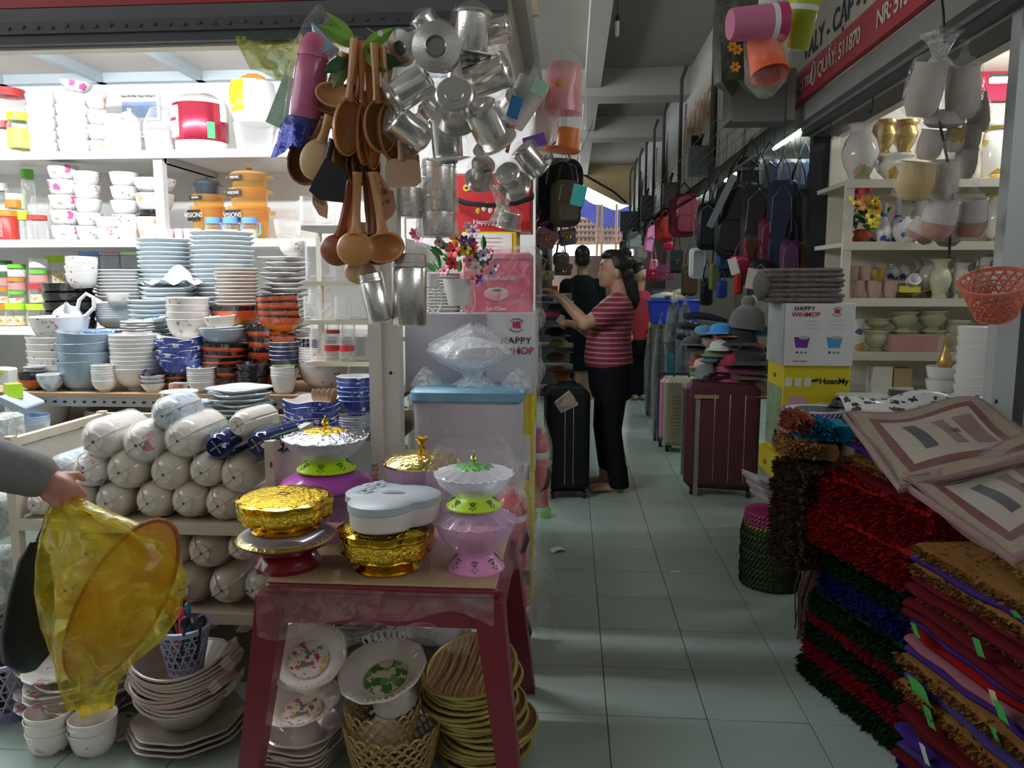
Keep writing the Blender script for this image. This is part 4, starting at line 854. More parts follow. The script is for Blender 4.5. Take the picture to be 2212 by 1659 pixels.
p = aZ(-18,1560,0); e = thing('lilac_basket','large lilac plastic basket at the lower left edge','basket',(p.x,p.y + .06,0))
ob('basket_wall',lattice(.085,.115,.19,LIL,22,7).mesh('wall'),e)
for i,(x,y,c,l) in enumerate(((-.03,-.02,(.20,.05,.05),'dark red'),(.04,.01,(.35,.28,.22),'tan'),(.0,.05,(.25,.06,.06),'maroon'))):
    one('sachet',MB(mat('sachet%d' % i,c,.3,bump=.5,bs=40)).rbox((0,0,.10),(.07,.05,.2),.015),'%s sachet bundle packed in the large lilac basket' % l,'sachet',(p.x + x,p.y + .06 + y,.012),(.05 * i,.06,.4 * i))
jar(8,36,1332,1410,2.3,LIDG,'bottle with green cap and red label at the left edge',z0=.22,label_col=LIDR,body=glass('milky_bottle',(.85,.85,.85),.5,.3))
S('plate','platesq',ROSE,None,'squared floral platter in the stack behind the yellow bag','plate','squared floral platters',188,235,1412,1570,aZ(188,1540,0).y,7,.02)
S('plate','platesq',PINKS,None,'small squared saucer beneath the floral platters','saucer','small squared saucers',255,110,1570,1600,aZ(265,1575,0).y,3,.0)
S('bowl','deep',ROSE,CREAM,'cream noodle bowl in the left stack on the floor','bowl','cream noodle bowls on the floor',112,96,1532,1640,aZ(112,1618,0).y,4,0,hr=.5,tilt=.04)
S('bowl','deep',ROSE,CREAM,'rose printed noodle bowl in the right stack on the floor','bowl','rose printed noodle bowls on the floor',207,98,1545,1640,aZ(207,1620,0).y,3,0,hr=.55,tilt=.04)
# braided handled bowls on scalloped platters
def braid_bowl(D,h,m,mr):
    def mk():
        r = D / 2; q = MB(m)
        fn = lambda t,i,rr,z: (rr * (1 + .012 * cos(36 * t)),z + (.014 * cos(2 * t) if z > h * .6 else 0))
        q.lathe([(.001,0),(r * .5,0),(r * .62,h * .2),(r * .82,h * .6),(r,h),(r * .97,h + .003),(r * .78,h * .6),(r * .5,h * .12),(.001,h * .1)],36,fn=fn)
        q.mat(mr); q.tube([(r * 1.0 * (1 + .01 * cos(18 * t * pi / 18)) * cos(t * pi / 18),r * sin(t * pi / 18),h + .012 * cos(2 * t * pi / 18) + .002) for t in range(36)],.0045,6,closed=True)
        for sx in (-1,1): q.tube([(sx * r * .97,-.045,h + .012),(sx * r * 1.12,-.035,h + .03),(sx * r * 1.17,0,h + .036),(sx * r * 1.12,.035,h + .03),(sx * r * .97,.045,h + .012)],.007,6)
        return q.mesh('bowl')
    return cached(('braid',D,h,m.name),mk)
M_br = mat('taupe_ceramic',(.48,.41,.35),.2,coat=.4); M_brp = mat('blush_ceramic',(.52,.38,.34),.2,coat=.4)
YBB = aZ(402,1585,0).y; xb_ = aY(402,1585,YBB).x
for i in range(3):
    one('platter',plate_me(.33 - .012 * i,.03,M_br,sc=8,sq=True),'scalloped square platter under the braided bowls, %s' % ORD[2 - i],'platter',(xb_ + .012,YBB,.004 + .014 * i),(0,0,.35),'scalloped platters')
for i in range(12):
    pk = 3 <= i < 6
    one('braided_bowl',braid_bowl(.265 if i < 11 else .26,.085,M_brp if pk else M_br,M_brp if pk else M_br),'braided rim bowl with handles in the floor stack, %s' % ORD[11 - i],'bowl',(xb_ + .008 * sin(i),YBB,.05 + .0095 * i),(R.uniform(-.02,.02),.035,(-.15 if pk else .12) + R.uniform(-.1,.1)),'braided rim bowls')
YPB = YBB - .01; p = aY(402,1448,YPB); s_ = mpp(402,1452,YPB)
bk = thing('pencil_basket','small lilac lattice basket full of coloured combs on bowls','basket',tuple(p))
ob('basket_wall',lattice(.046,.070,105 * s_,LIL,16,6,wr=.0026).mesh('wall'),bk)
cc = [((.85,.08,.35),'pink'),((.80,.62,.04),'yellow'),((.06,.30,.42),'teal'),((.75,.22,.05),'orange'),((.015,.015,.018),'black')]
cb = []
for i in range(17):
    a = R.uniform(0,6.28); rr = .050 * sqrt(R.random()); c,l = cc[(i * 2) % 5] if i % 3 else cc[4]; cb.append((rr * cos(a),rr * sin(a),a,rr,c,l))
cnt = {}
for x,y,a,rr,c,l in sorted(cb):
    k = cnt[l] = cnt.get(l,0) + 1
    one('comb',MB(mat('comb_' + l,c,.3)).ell((0,0,.15),(.015,.010,.020),10,7).tube([(0,0,0),(0,0,.15)],.005,6),'%s comb in the small lilac basket, %s %s one from left' % (l,('first','second','third','fourth','fifth','sixth','seventh','eighth','ninth')[k - 1],l),'comb',(p.x + x,YPB + y,p.z + .02 + R.uniform(-.01,.015)),(-.3 * sin(a) * rr / .05,.3 * cos(a) * rr / .05,R.uniform(0,3)),'combs in the lilac basket')
# ================================================================ red plastic table with sweet boxes
TZ = .56; q0,q1 = aZ(562,1262,TZ),aZ(1076,1268,TZ); TY = (q0.y + q1.y) / 2; TX = (q0.x + q1.x) / 2; TW = q1.x - q0.x; TD = .50
M_tb = mat('maroon_plastic',(.20,.022,.035),.35,var=.06)
tb = thing('plastic_table','square maroon plastic table with splayed legs','table',(TX,TY + TD / 2,0))
ob('tabletop',MB(M_tb).rbox((0,0,TZ - .016),(TW,TD,.022),.02,4,.005).mesh('top'),tb)
ob('apron',MB(M_tb).rings([[(sx * (TW / 2 - k),sy * (TD / 2 - k),z) for sx,sy in ((-1,-1),(1,-1),(1,1),(-1,1))] for k,z in ((.012,TZ - .025),(-.008,TZ - .10),(-.004,TZ - .10),(.016,TZ - .025))],cap0=False,cap1=False,smooth=False).mesh('apron'),tb)
for sx in (-1,1):
    for sy in (-1,1):
        def lr(z,o,a):
            cx,cy = sx * (TW / 2 + o - .03),sy * (TD / 2 + o - .03)
            return [(cx + i * a,cy + j * a,z) for i,j in ((-1,-1),(1,-1),(1,1),(-1,1))]
        ob('leg',MB(M_tb).rings([lr(TZ - .03,.008,.036),lr(TZ - .12,.018,.034),lr(.0,.075,.024)],smooth=False).mesh('leg'),tb)
M_card = mat('brown_card_sheet',(.50,.34,.20),.75,var=.1,vs_=8)
cd = MB(M_card); cd.rbox((0,0,.003),(TW - .01,TD - .02,.005),.006,2,.001)
one('cardboard_sheet',cd,'worn brown cardboard sheet covering the maroon table','cardboard',(TX,TY + TD / 2 - .002,TZ - .0045))
def drape(u,v):
    x = -TW / 2 - .005 + (TW + .0) * u; sag = .075 + .02 * sin(5 * u + 1) + .012 * sin(13 * u) + .03 * (u < .3) * (1 - u / .3)
    return (x,-.026 - .012 * v - .006 * sin(21 * u) * v + .004 * sin(9 * v + 7 * u),-.003 - v * sag)
one('plastic_drape',MB(DRF).sheet(drape,60,8),'clear plastic film hanging over the table front edge','film',(TX,TY,TZ),sharp=25)
def drape2(u,v):
    x = -.21 + .42 * u; return (x,-.03 - .01 * sin(9 * u + 3 * v),-.085 - v * (.05 + .02 * sin(8 * u)) + .01 * cos(17 * u))
one('plastic_drape',MB(DRF).sheet(drape2,40,5),'crumpled hem of clear film under the table edge','film',(TX + .02,TY,TZ),sharp=25)
ZT = TZ + .002
GOLD = mat('gold_plastic',(.78,.50,.04),.14,1.0,bump=.12,bs=90)
GOLDE = mat('embossed_gold',(.80,.54,.05),.2,1.0,bump=1.0,bs=110)
GOLD2 = mat('pale_gold',(.62,.48,.16),.2,1.0,bump=.6,bs=60)
MARB = mat('maroon_box',(.20,.01,.02),.18,coat=.4)
def lobes(n,k=.06): return lambda t,i,r,z: (r * (1 + k * abs(cos(n * t / 2)) - k * .5),z)
def gold_box(u,v0,v1,w,Y,label,lid=True,z=None):
    s = mpp(u,v1,Y); b = aY(u,v1,Y); r = w * s / 2; z = aY(u,v1,Y - r * .65).z if z is None else z; h = aY(u,v0,Y).z - z
    e = thing('gold_sweet_box',label,'sweet box',(b.x,Y,z),(0,0,.2))
    ob('foot',MB(GOLD).lathe([(.001,0),(r * .66,0),(r * .7,h * .04),(r * .60,h * .14),(r * .64,h * .22)],40).mesh('foot'),e)
    ob('beaded_ring',MB(GOLD).lathe([(r * .70,h * .0),(r * .73,h * .035),(r * .70,h * .07)],96,fn=lambda t,i,rr,z: (rr * (1 + .012 * cos(48 * t)),z)).mesh('ring'),e)
    fn = lobes(8,.10)
    ob('body',MB(GOLD).lathe([(r * .62,h * .2),(r * .88,h * .30),(r * .95,h * .36),(r * .95,h * .74)],64,fn=fn).mesh('body'),e)
    bd = ob('panel_relief',MB(GOLDE).lathe([(r * .957,h * .42),(r * .962,h * .44),(r * .962,h * .66),(r * .957,h * .68)],64,fn=fn).mesh('relief'),e)
    if lid:
        ob('lid',MB(GOLD).lathe([(r * .99,h * .72),(r,h * .76),(r * .99,h * .86),(r * .9,h * .90)],64,fn=fn).mesh('lid'),e)
        l2 = ob('lid_relief',MB(GOLDE).lathe([(r * .92,h * .89),(r * .86,h * .93),(r * .7,h * .94),(r * .66,h * .965),(r * .3,h * .97),(.001,h * .975)],48).mesh('relief'),e)
        ob('knob',MB(GOLD).lathe([(r * .08,h * .96),(r * .11,h * .985),(r * .06,h),(.001,h)],12).mesh('knob'),l2)
    return e
CRYS = glass('cut_crystal',(.96,.97,1),.16,.75); CRYP = glass('pink_crystal',(.92,.74,.90),.22,.7); CRYV = glass('violet_crystal',(.76,.30,.78),.4,.5)
LIME = mat('lime_plastic',(.50,.80,.01),.35); PINKB = mat('pink_plastic',(.85,.32,.62),.3); MAG = mat('magenta_plastic',(.50,.09,.48),.25)
SILV = mat('silver_plastic',(.66,.70,.76),.16,1.0,bump=.8,bs=80)
def scal(n,k=.035): return lambda t,i,r,z: (r * (1 + k * cos(n * t) * (1 if i in (3,4,5) else .3)),z + (.004 * cos(n * t) if i in (3,4) else 0))
def lace_base(e,r,h,m,cut=True):
    q = ob('base',MB(m).lathe([(r,0),(r * 1.0,.004),(r * .78,h * .45),(r * .46,h),(r * .42,h),(r * .74,h * .42),(r * .95,.004)],40).mesh('base'),e)
    c = MB(mat('lace_hole',(.10,.14,.02),.6))
    for g in range(7):
        for i,(da,f) in enumerate(((-.10,.3),(0,.2),(.10,.3),(-.06,.5),(.06,.5),(-.12,.62),(0,.42),(.12,.62),(0,.65))):
            t = g * 2 * pi / 7 + .3 + da; rr = r * (1 - .5 * f) * 1.0; c.box((0,0,0),(.006,.004,.004),M=xf((rr * cos(t),rr * sin(t),h * f),(0,-.6,t)))
    tag(ob('lace_hole',c.mesh('holes'),q),kind='stuff')
def finial(e,r,h,z,m,parent=None):
    return ob('finial',MB(m).lathe([(r * .5,z),(r * .35,z + h * .2),(r,z + h * .42),(r * .9,z + h * .55),(r * .3,z + h * .72),(r * .35,z + h * .8),(.001,z + h)],14).mesh('finial'),parent or e)
def crystal_box(u,v0,v1,w,Y,label,body,basem,lidm,topm,z=None,knob=True):
    s = mpp(u,v1,Y); b = aY(u,v1,Y); r = w * s / 2; z = aY(u,v1,Y - r * .6).z if z is None else z; h = aY(u,v0,Y).z - z
    e = thing('crystal_sweet_box',label,'sweet box',(b.x,Y,z))
    lace_base(e,r * .70,h * .22,basem)
    ob('bowl',MB(body).lathe([(r * .46,h * .2),(r * .62,h * .26),(r * .86,h * .42),(r * .97,h * .56),(r,h * .60),(r * .96,h * .6),(r * .8,h * .44),(r * .4,h * .25)],48,fn=scal(16)).mesh('bowl'),e)
    if lidm:
        l = ob('lid',MB(lidm).lathe([(r * .98,h * .58),(r * .98,h * .60),(r * .86,h * .63),(r * .6,h * .70),(r * .36,h * .74)],48,fn=lambda t,i,rr,zz: (rr * (1 + .025 * cos(16 * t)),zz + .003 * cos(16 * t) * (i in (1,2)))).mesh('lid'),e)
        ob('lid_top',MB(topm).lathe([(r * .50,h * .715),(r * .42,h * .74),(r * .2,h * .77),(.001,h * .775)],32,fn=lambda t,i,rr,zz: (rr * (1 + .08 * cos(10 * t) * (i < 2)),zz)).mesh('top'),l)
        if knob: finial(e,r * .10,h * .26,h * .755,GOLD if topm.name != 'green_foil' else mat('green_gold',(.55,.60,.12),.15,1),l)
    return e
# back left: silver box on a violet box
YT1 = TY + .36
e = thing('violet_sweet_box','violet clear sweet box under the silver lidded one','sweet box',(aY(707,1090,YT1).x,YT1,ZT))
r_ = 96 * mpp(707,1050,YT1); hh = aY(707,1026,YT1 - .07).z - ZT
ob('bowl',MB(CRYP).lathe([(.001,0),(r_ * .6,0),(r_ * .62,hh * .3),(r_ * .9,hh * .7),(r_ * .95,hh * .75),(r_ * .9,hh * .75),(r_ * .5,hh * .3)],40).mesh('bowl'),e)
ob('lid',MB(MAG).lathe([(r_,hh * .74),(r_ * 1.02,hh * .78),(r_ * .95,hh * .84),(r_ * .6,hh * .97),(.001,hh)],48,fn=lambda t,i,rr,z: (rr * (1 + .03 * cos(12 * t) * (i < 3)),z)).mesh('lid'),e)
crystal_box(706,898,1026,180,YT1,'clear sweet box with silver and gold lid on lime base',CRYS,LIME,SILV,GOLDE)
# back middle: gold lidded dish
YT2 = TY + .34
b = aY(912,1070,YT2); s_ = mpp(912,1000,YT2); r_ = 82 * s_
e = thing('gold_lidded_dish','clear blush dish with flat gold lid and flower knob','sweet box',(b.x,YT2,ZT)); ht = aY(912,1000,YT2).z - ZT
ob('bowl',MB(CRYP).lathe([(.001,.002),(r_ * .72,0),(r_ * .6,ht * .3),(r_ * .92,ht * .75),(r_ * .96,ht),(r_ * .9,ht),(r_ * .5,ht * .32)],40).mesh('bowl'),e)
ob('gold_insert',MB(GOLD2).lathe([(.001,ht * .34),(r_ * .55,ht * .34),(r_ * .62,ht * .5),(r_ * .3,ht * .58),(.001,ht * .58)],24,fn=lobes(6,.2)).mesh('insert'),e)
l = ob('lid',MB(GOLD2).lathe([(r_,ht),(r_ * 1.02,ht + .006),(r_ * .85,ht + .022),(r_ * .3,ht + .034),(.001,ht + .036)],48).mesh('lid'),e)
ob('flower_knob',MB(GOLD).lathe([(.006,ht + .03),(.010,ht + .04),(.007,ht + .055),(.018,ht + .068),(.022,ht + .074),(.001,ht + .068)],20,fn=lambda t,i,rr,z: (rr * (1 + .2 * cos(6 * t) * (i == 4)),z)).mesh('knob'),l)
dm = MB(GOLD)
for i in range(22): a,k = R.uniform(0,6.28),R.uniform(.4,.85); dm.ell((r_ * k * cos(a),r_ * k * sin(a),ht + .034 - .022 * k),(.007,.007,.005),8,5)
tag(ob('relief_dot',dm.mesh('dots'),l),kind='stuff')
# front left: gold box over maroon pedestal box
YT3 = TY + .115
b = aY(630,1236,YT3); s_ = mpp(630,1200,YT3); r_ = 100 * s_; ht = aY(618,1162,YT3 - .08).z - ZT
e = thing('maroon_sweet_box','maroon pedestal sweet box with clear gold rimmed lid','sweet box',(aY(622,1236,YT3).x,YT3,ZT))
ob('pedestal',MB(MARB).lathe([(.001,0),(r_ * .68,0),(r_ * .72,ht * .12),(r_ * .6,ht * .34),(r_ * .52,ht * .42)],40).mesh('ped'),e)
ob('bowl',MB(MARB).lathe([(r_ * .5,ht * .38),(r_ * .7,ht * .48),(r_ * .98,ht * .7),(r_ * 1.02,ht * .76)],40).mesh('bowl'),e)
ob('rim',MB(GOLD2).lathe([(r_ * 1.02,ht * .74),(r_ * 1.05,ht * .78),(r_ * 1.0,ht * .84),(r_ * .9,ht * .86)],40).mesh('rim'),e)
ob('lid',MB(CRYS).lathe([(r_ * 1.0,ht * .84),(r_ * .9,ht * .92),(r_ * .6,ht * .98),(.001,ht)],40).mesh('lid'),e)
gold_box(618,1064,1162,200,YT3,'gold flower shaped sweet box with embossed lid')
# front middle: clover box over gold box
YT4 = TY + .13
gb = gold_box(838,1122,1252,200,YT4,'gold scalloped sweet box under the grey clover box',z=ZT)
zt_ = ZT + (aY(838,1122,YT4).z - ZT) * .98
s_ = mpp(843,1150,YT4); hh = aY(843,1078,YT4).z - zt_ + .02
e = thing('clover_candy_box','white clover shaped candy box with grey lid and flowers','candy box',(aY(843,1170,YT4).x,YT4,zt_),(0,0,.35))
def clover(k): return [(k * (.092 + .038 * abs(cos(1.5 * t))) * cos(t) * 1.02,k * (.092 + .038 * abs(cos(1.5 * t))) * sin(t)) for t in [2 * pi * i / 64 for i in range(64)]]
CB = mat('blush_plastic',(.74,.66,.62),.4); CG = mat('grey_lid',(.42,.47,.50),.4)
ob('body',MB(CB).rings([[(x,y,z) for x,y in clover(k)] for k,z in ((.93,0),(.98,.006),(1.0,hh * .66))]).mesh('body'),e)
l = ob('lid',MB(CG).rings([[(x,y,z) for x,y in clover(k)] for k,z in ((1.02,hh * .62),(1.035,hh * .64),(1.02,hh * .86),(.93,hh * .94),(.5,hh * .985))]).mesh('lid'),e)
ob('finger_well',MB(mat('grey_well',(.20,.24,.26),.45)).ell((.0,0,0),(.034,.013,.006),20,8).mesh('well'),l,(.012,-.012,hh * .975),(0,.06,-.35))
for i,(x,y) in enumerate(((-.05,.055),(-.02,.07),(-.06,.02))):
    f = MB(CG)
    for k in range(7): f.ell((.013 * cos(k * .9),.013 * sin(k * .9),.006),(.011,.006,.003),8,5,M=rotm((0,0,0)) if 0 else Matrix.Rotation(k * .9,4,'Z') @ Matrix.Translation((.0,0,0)) @ Matrix.Rotation(-k * .9,4,'Z'))
    f.ell((0,0,.009),(.006,.006,.005),8,6)
    ob('flower',f.mesh('flower'),l,(x,y,hh * .90 + .004),(.3,-.2,0))
# right: pink crystal boxes
YT5 = TY + .14
crystal_box(1028,1052,1236,178,YT5,'pink clear sweet box on pink lace base at table corner',CRYP,PINKB,CRYP,mat('pink_foil',(.75,.30,.62),.3,bump=.8,bs=60),z=ZT,knob=False)
crystal_box(1024,975,1108,172,YT5 + .01,'clear sweet box with green foil lid on lime base',CRYS,LIME,CRYS,mat('green_foil',(.10,.40,.08),.25,.3,bump=1,bs=80))
def bagf(u,v):
    t = 2 * pi * u; r = .118 * (1 + .04 * sin(5 * t + 4 * v) + .03 * sin(9 * t)) * (1 - .25 * (v > .8) * (v - .8) / .2)
    return (r * cos(t),r * sin(t),v * .33)
one('clear_bag',MB(BAGF).sheet(bagf,36,12),'clear plastic bag around the crystal sweet boxes','bag',(aY(1024,1236,YT5).x,YT5,ZT + .002),sharp=25)
# ================================================================ under the table
YU = TY + .13
M_iv = mat('ivory_porcelain',(.68,.60,.54),.14,coat=.5)
def pierced_dish(u,v,w,Y,label,tiltx,tilty,flower,foot=True,ell=1.0):
    p = aY(u,v,Y); s = mpp(u,v,Y); r = w * s / 2
    e = thing('pierced_dish',label,'dish',tuple(p),(tiltx,tilty,0),'pierced pedestal dishes',(1,ell,1))
    ob('bowl',MB(M_iv).lathe([(.001,-.035),(r * .45,-.036),(r * .7,-.012),(r * .98,.012),(r,.015),(r * .95,.017),(r * .7,-.005),(r * .55,-.022),(.001,-.024)],48,fn=lambda t,i,rr,z: (rr * (1 + .015 * cos(10 * t) * (rr > r * .8)),z)).mesh('bowl'),e)
    g = MB(M_iv); hl = MB(mat('pierced_hole',(.05,.035,.03),.7))
    for k in range(7):
        a = 1.1 + .16 * k; g.tube([(r * (.93 + .06 * cos(j * pi / 4)) * cos(a + .07 * sin(j * pi / 4)),r * (.93 + .06 * cos(j * pi / 4)) * sin(a + .07 * sin(j * pi / 4)),.018 + .012 * (1 + cos(j * pi / 4))) for j in range(8)],.0032,5,closed=True)
        hl.ell((r * .93 * cos(a),r * .93 * sin(a),.0185),(.006,.006,.002),8,4)
    ob('pierced_scroll',g.mesh('scroll'),e); tag(ob('pierced_hole',hl.mesh('hole'),e),kind='stuff')
    bd = MB(M_iv)
    for k in range(40): a = 2 * pi * k / 40; bd.ell((r * .88 * cos(a),r * .88 * sin(a),.010),(.0045,.0045,.004),6,4)
    tag(ob('rim_bead',bd.mesh('bead'),e),kind='stuff')
    ob('painted_flower',MB(flower).lathe([(.001,-.0225),(r * .36,-.0225),(r * .5,-.021)],24).mesh('paint'),e,(0,0,.0012))
    if foot: ob('foot',MB(M_iv).lathe([(r * .30,-.036),(r * .24,-.06),(r * .40,-.10),(r * .52,-.115),(r * .50,-.118),(.001,-.09)],36,fn=lambda t,i,rr,z: (rr * (1 + .02 * cos(12 * t)),z)).mesh('foot'),e)
    return e
POSY = floral('painted_posy',(.68,.60,.54),[(.50,.05,.08),(.62,.45,.1),(.3,.12,.3),(.12,.25,.1)],70,.5,.6)
LEAF = floral('painted_leaf',(.66,.58,.52),[(.12,.28,.06),(.2,.34,.1),(.08,.2,.05)],40,.6,.62)
pierced_dish(664,1416,172,YU - .04,'pierced ivory dish with painted posy leaning under the table',.62,.12,POSY)
pierced_dish(652,1520,170,YU - .02,'pierced ivory dish beneath the posy dish',.18,-.05,POSY)
pierced_dish(828,1452,196,YU - .05,'pierced ivory dish with green leaf on the gold basket',.42,-.18,LEAF,ell=.9)
for i,(v,w_) in enumerate(((1575,170),(1600,176))):
    pierced_dish(652,v,w_,YU,'pierced ivory dish wrapped in film, %s' % ('upper','lower')[i],.03,.02,POSY)
p = aY(640,1600,YU)
one('clear_bag',MB(BAGF).sheet(lambda u,v: ((.13 - .03 * v) * cos(6.283 * u) * (1 + .05 * sin(31 * u)),(.12 - .03 * v) * sin(6.283 * u),.16 * v),40,8),'clear bag around the wrapped ivory dishes','bag',(p.x,YU,.02),sharp=25)
SQP = mat('beige_square_plate',(.62,.52,.42),.18,coat=.4)
for i in range(6): one('square_plate',plate_me(.235,.022,SQP,sq=True),'beige square plate on the floor under the table, %s' % ORD[5 - i],'plate',(aY(645,1640,YU).x,YU + .0,.003 + .0125 * i),(0,0,.6 + .1 * R.random()),'beige square plates')
# gold lattice baskets
GB = mat('gold_basket',(.46,.30,.12),.4,.25)
def scale_basket(r0,r1,h,rows,n):
    """wall of overlapping open arches like fish scales"""
    q = MB(GB); q.lathe([(.001,0),(r0,0),(r0 * 1.02,.008),(.001,.008)],30)
    for k in range(rows):
        z0 = .008 + (h - .02) * k / rows; f = (k + .2) / rows; rr = r0 + (r1 - r0) * f ** .7
        for i in range(n):
            t0 = 2 * pi * (i + .5 * (k % 2)) / n; hw = pi / n * 1.05; pts = []
            for j in range(7):
                a = pi * j / 6; t = t0 - hw * cos(a); z = z0 + (h / rows) * 1.15 * sin(a); r2 = rr + (r1 - r0) / rows * sin(a) * .7
                pts.append((r2 * cos(t),r2 * sin(t),z))
            q.tube(pts,.0036,4)
    return q
YG = TY + .10; p = aY(848,1600,YG)
e = thing('gold_basket','large gold plastic basket of scale shaped arches','basket',(p.x,YG,0)); ob('basket_wall',scale_basket(.095,.128,aY(848,1545,YG).z,9,22).mesh('wall'),e)
e = thing('gold_basket','smaller gold basket nested inside the large one','basket',(p.x - .025,YG,.07)); ob('basket_wall',scale_basket(.07,.100,aY(830,1510,YG).z - .07,6,20).mesh('wall'),e)
one('inverted_foot',MB(M_iv).lathe([(.075,0),(.07,.02),(.03,.05),(.025,.06),(.001,.06)],32),'ivory pedestal foot standing inside the smaller gold basket','dish',(p.x - .02,YG,.10))
# woven gold-rimmed plates
WV = bands('woven_rattan',[(0,(.36,.20,.10)),(.5,(.52,.33,.17)),(.85,(.25,.13,.06))],0,rep=.014,rough=.5)
WR = mat('gold_plait_rim',(.45,.36,.10),.4,.3)
def woven():
    q = MB(WV); r = .125; q.lathe([(.001,.0),(r * .8,0),(r * .95,.012),(r,.016),(r * .95,.018),(r * .8,.006),(.001,.005)],36)
    for k in range(9):
        x = -.1 + .025 * k; w_ = sqrt(max(.0,.1 ** 2 - x * x))
        if w_ > .01: q.tube([(x,-w_,.006),(x + .012,0,.008),(x,w_,.006)],.0035,4)
    q.mat(WR); q.tube([(r * cos(t * pi / 20),r * sin(t * pi / 20),.0165 + .0015 * (t % 2)) for t in range(40)],.0055,6,closed=True)
    return q.mesh('woven')
wv = woven(); YW = aZ(1040,1625,0).y; p0 = aY(1035,1600,YW)
nw = 19; zt_ = aY(1020,1430,YW).z
for i in range(nw):
    f = i / (nw - 1); off = .035 * (i in (5,6)) - .03 * (i in (12,13)) + .012 * sin(2.1 * i)
    one('woven_plate',wv,'gold rimmed woven plate under the table, %s' % ORD[nw - 1 - i],'plate',(p0.x + .012 + off - .03 * f,YW + .01 * sin(i),.004 + (zt_ - .03) * f),(.03 + .06 * f + (.28 if i == nw - 1 else 0),-.05 * f,R.uniform(-.4,.4)),'gold rimmed woven plates')
# behind, in shade
BRL = mat('brown_lacquer',(.16,.08,.05),.25,coat=.3)
for i in range(5): one('lacquer_plate',plate_me(.19,.016,BRL,WR),'brown lacquer plate in the shade under the table, %s' % ORD[4 - i],'plate',(aY(768,1400,2.32).x,2.34,.18 + .017 * i),(.1,0,0),'brown lacquer plates')
one('carton',MB(DKC).rbox((0,0,.09),(.24,.16,.18),.004),'dark carton under the brown lacquer plates','carton',(aY(768,1500,2.34).x,2.36,0))
e = thing('sauce_bottle','white and red bottle top behind the posy dish','bottle',(aY(730,1370,2.3).x,2.33,.27))
ob('body',MB(LIDR).lathe([(.001,0),(.03,0),(.03,.014),(.02,.02)],16).mesh('body'),e); ob('cap',MB(PAPER).lathe([(.02,.02),(.018,.04),(.013,.05),(.001,.05)],16).mesh('cap'),e)
e = thing('wrapped_bowl','white fluted bowl wrapped in film at the table back','bowl',(aY(935,1380,2.3).x,2.32,aY(935,1384,2.3).z))
ob('bowl',MB(WHITE).lathe([(.001,0),(.06,0),(.085,.02),(.105,.08),(.10,.08),(.08,.03),(.001,.01)],40,fn=lambda t,i,r,z: (r * (1 + .02 * cos(20 * t)),z)).mesh('bowl'),e)
ob('plastic_wrap',MB(BAGF).lathe([(.07,-.005),(.11,.02),(.115,.09),(.06,.115),(.005,.12)],24).mesh('wrap'),e)
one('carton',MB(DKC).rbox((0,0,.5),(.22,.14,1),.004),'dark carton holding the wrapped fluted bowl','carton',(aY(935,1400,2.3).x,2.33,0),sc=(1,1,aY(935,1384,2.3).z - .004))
# ================================================================ hanging kitchen ware at the stall corner
W1 = mat('light_wood',(.60,.34,.15),.42,var=.18,vs_=14,coat=.15); W2 = mat('warm_wood',(.60,.27,.09),.4,var=.2,vs_=12,coat=.15)
W3 = mat('dark_wood',(.28,.125,.055),.4,var=.25,vs_=12,coat=.15); W4 = mat('pale_wood',(.62,.40,.20),.45,var=.12,vs_=14); W5 = mat('blush_wood',(.60,.36,.24),.5,var=.1,vs_=14); W6 = mat('mahogany',(.34,.10,.04),.35,var=.2,vs_=10,coat=.2)
YH = 2.02
def spoon(u0,v0,u1,v1,wpx,hpx,m,label,Y=YH,face=0,cup=True,dy=0,name='wooden_ladle'):
    """ladle hanging from (u0,v0), bowl centred at (u1,v1), bowl size wpx x hpx; face turns it about its length"""
    Y += dy; a = aY(u0,v0,Y); b = aY(u1,v1,Y); s = mpp(u1,v1,Y); d = a - b; L = d.length
    rw,rh = wpx * s * .78,hpx * s * .57
    e = thing(name,label,'ladle',tuple(a),(0,0,0),'wooden ladles and spatulas hanging together')
    Rm = V((0,0,1)).rotation_difference(d.normalized()).to_matrix().to_4x4() @ rotm((0,0,face))
    M = Matrix.Translation(b - a) @ Rm
    q = MB(m)
    # bowl: hollow half ellipsoid, open toward -y
    if cup:
        def half(k,dep,rev):
            vs = []
            for j in range(9):
                ph = pi * j / 8
                for i in range(13):
                    th = pi * i / 12; vs.append((k * rw * sin(ph) * cos(th),dep * sin(ph) * sin(th) - dep * .3,-k * rh * cos(ph)))
            fs = [(j * 13 + i,j * 13 + i + 1,(j + 1) * 13 + i + 1,(j + 1) * 13 + i) for j in range(8) for i in range(12)]
            return vs,[f[::-1] for f in fs] if rev else fs
        dep = min(rw,rh) * .85
        v_,f_ = half(1,dep,False); q.add(v_,f_,True,M)
        v_,f_ = half(.88,dep * .82,True); q.add(v_,f_,True,M)
        rim = [(rw * .94 * cos(t * pi / 12),-dep * .3,rh * .94 * sin(t * pi / 12)) for t in range(24)]
        q.tube(rim,rw * .065,5,M=M,closed=True)
    else:
        q.ell((0,0,0),(rw,rw * .35,rh),18,12,M=M)
    ob('bowl',q.mesh('bowl'),e)
    h = MB(m); top = L
    h.tube([(0,-.002,rh * .8),(0,0,rh * 1.25),(0,0,rh * 1.6 + .02),(0,0,top * .75),(0,0,top)],[rw * .40,rw * .28,.0115,.0125,.0145],8,M=M,flat=.75)
    ob('handle',h.mesh('handle'),e)
    return e
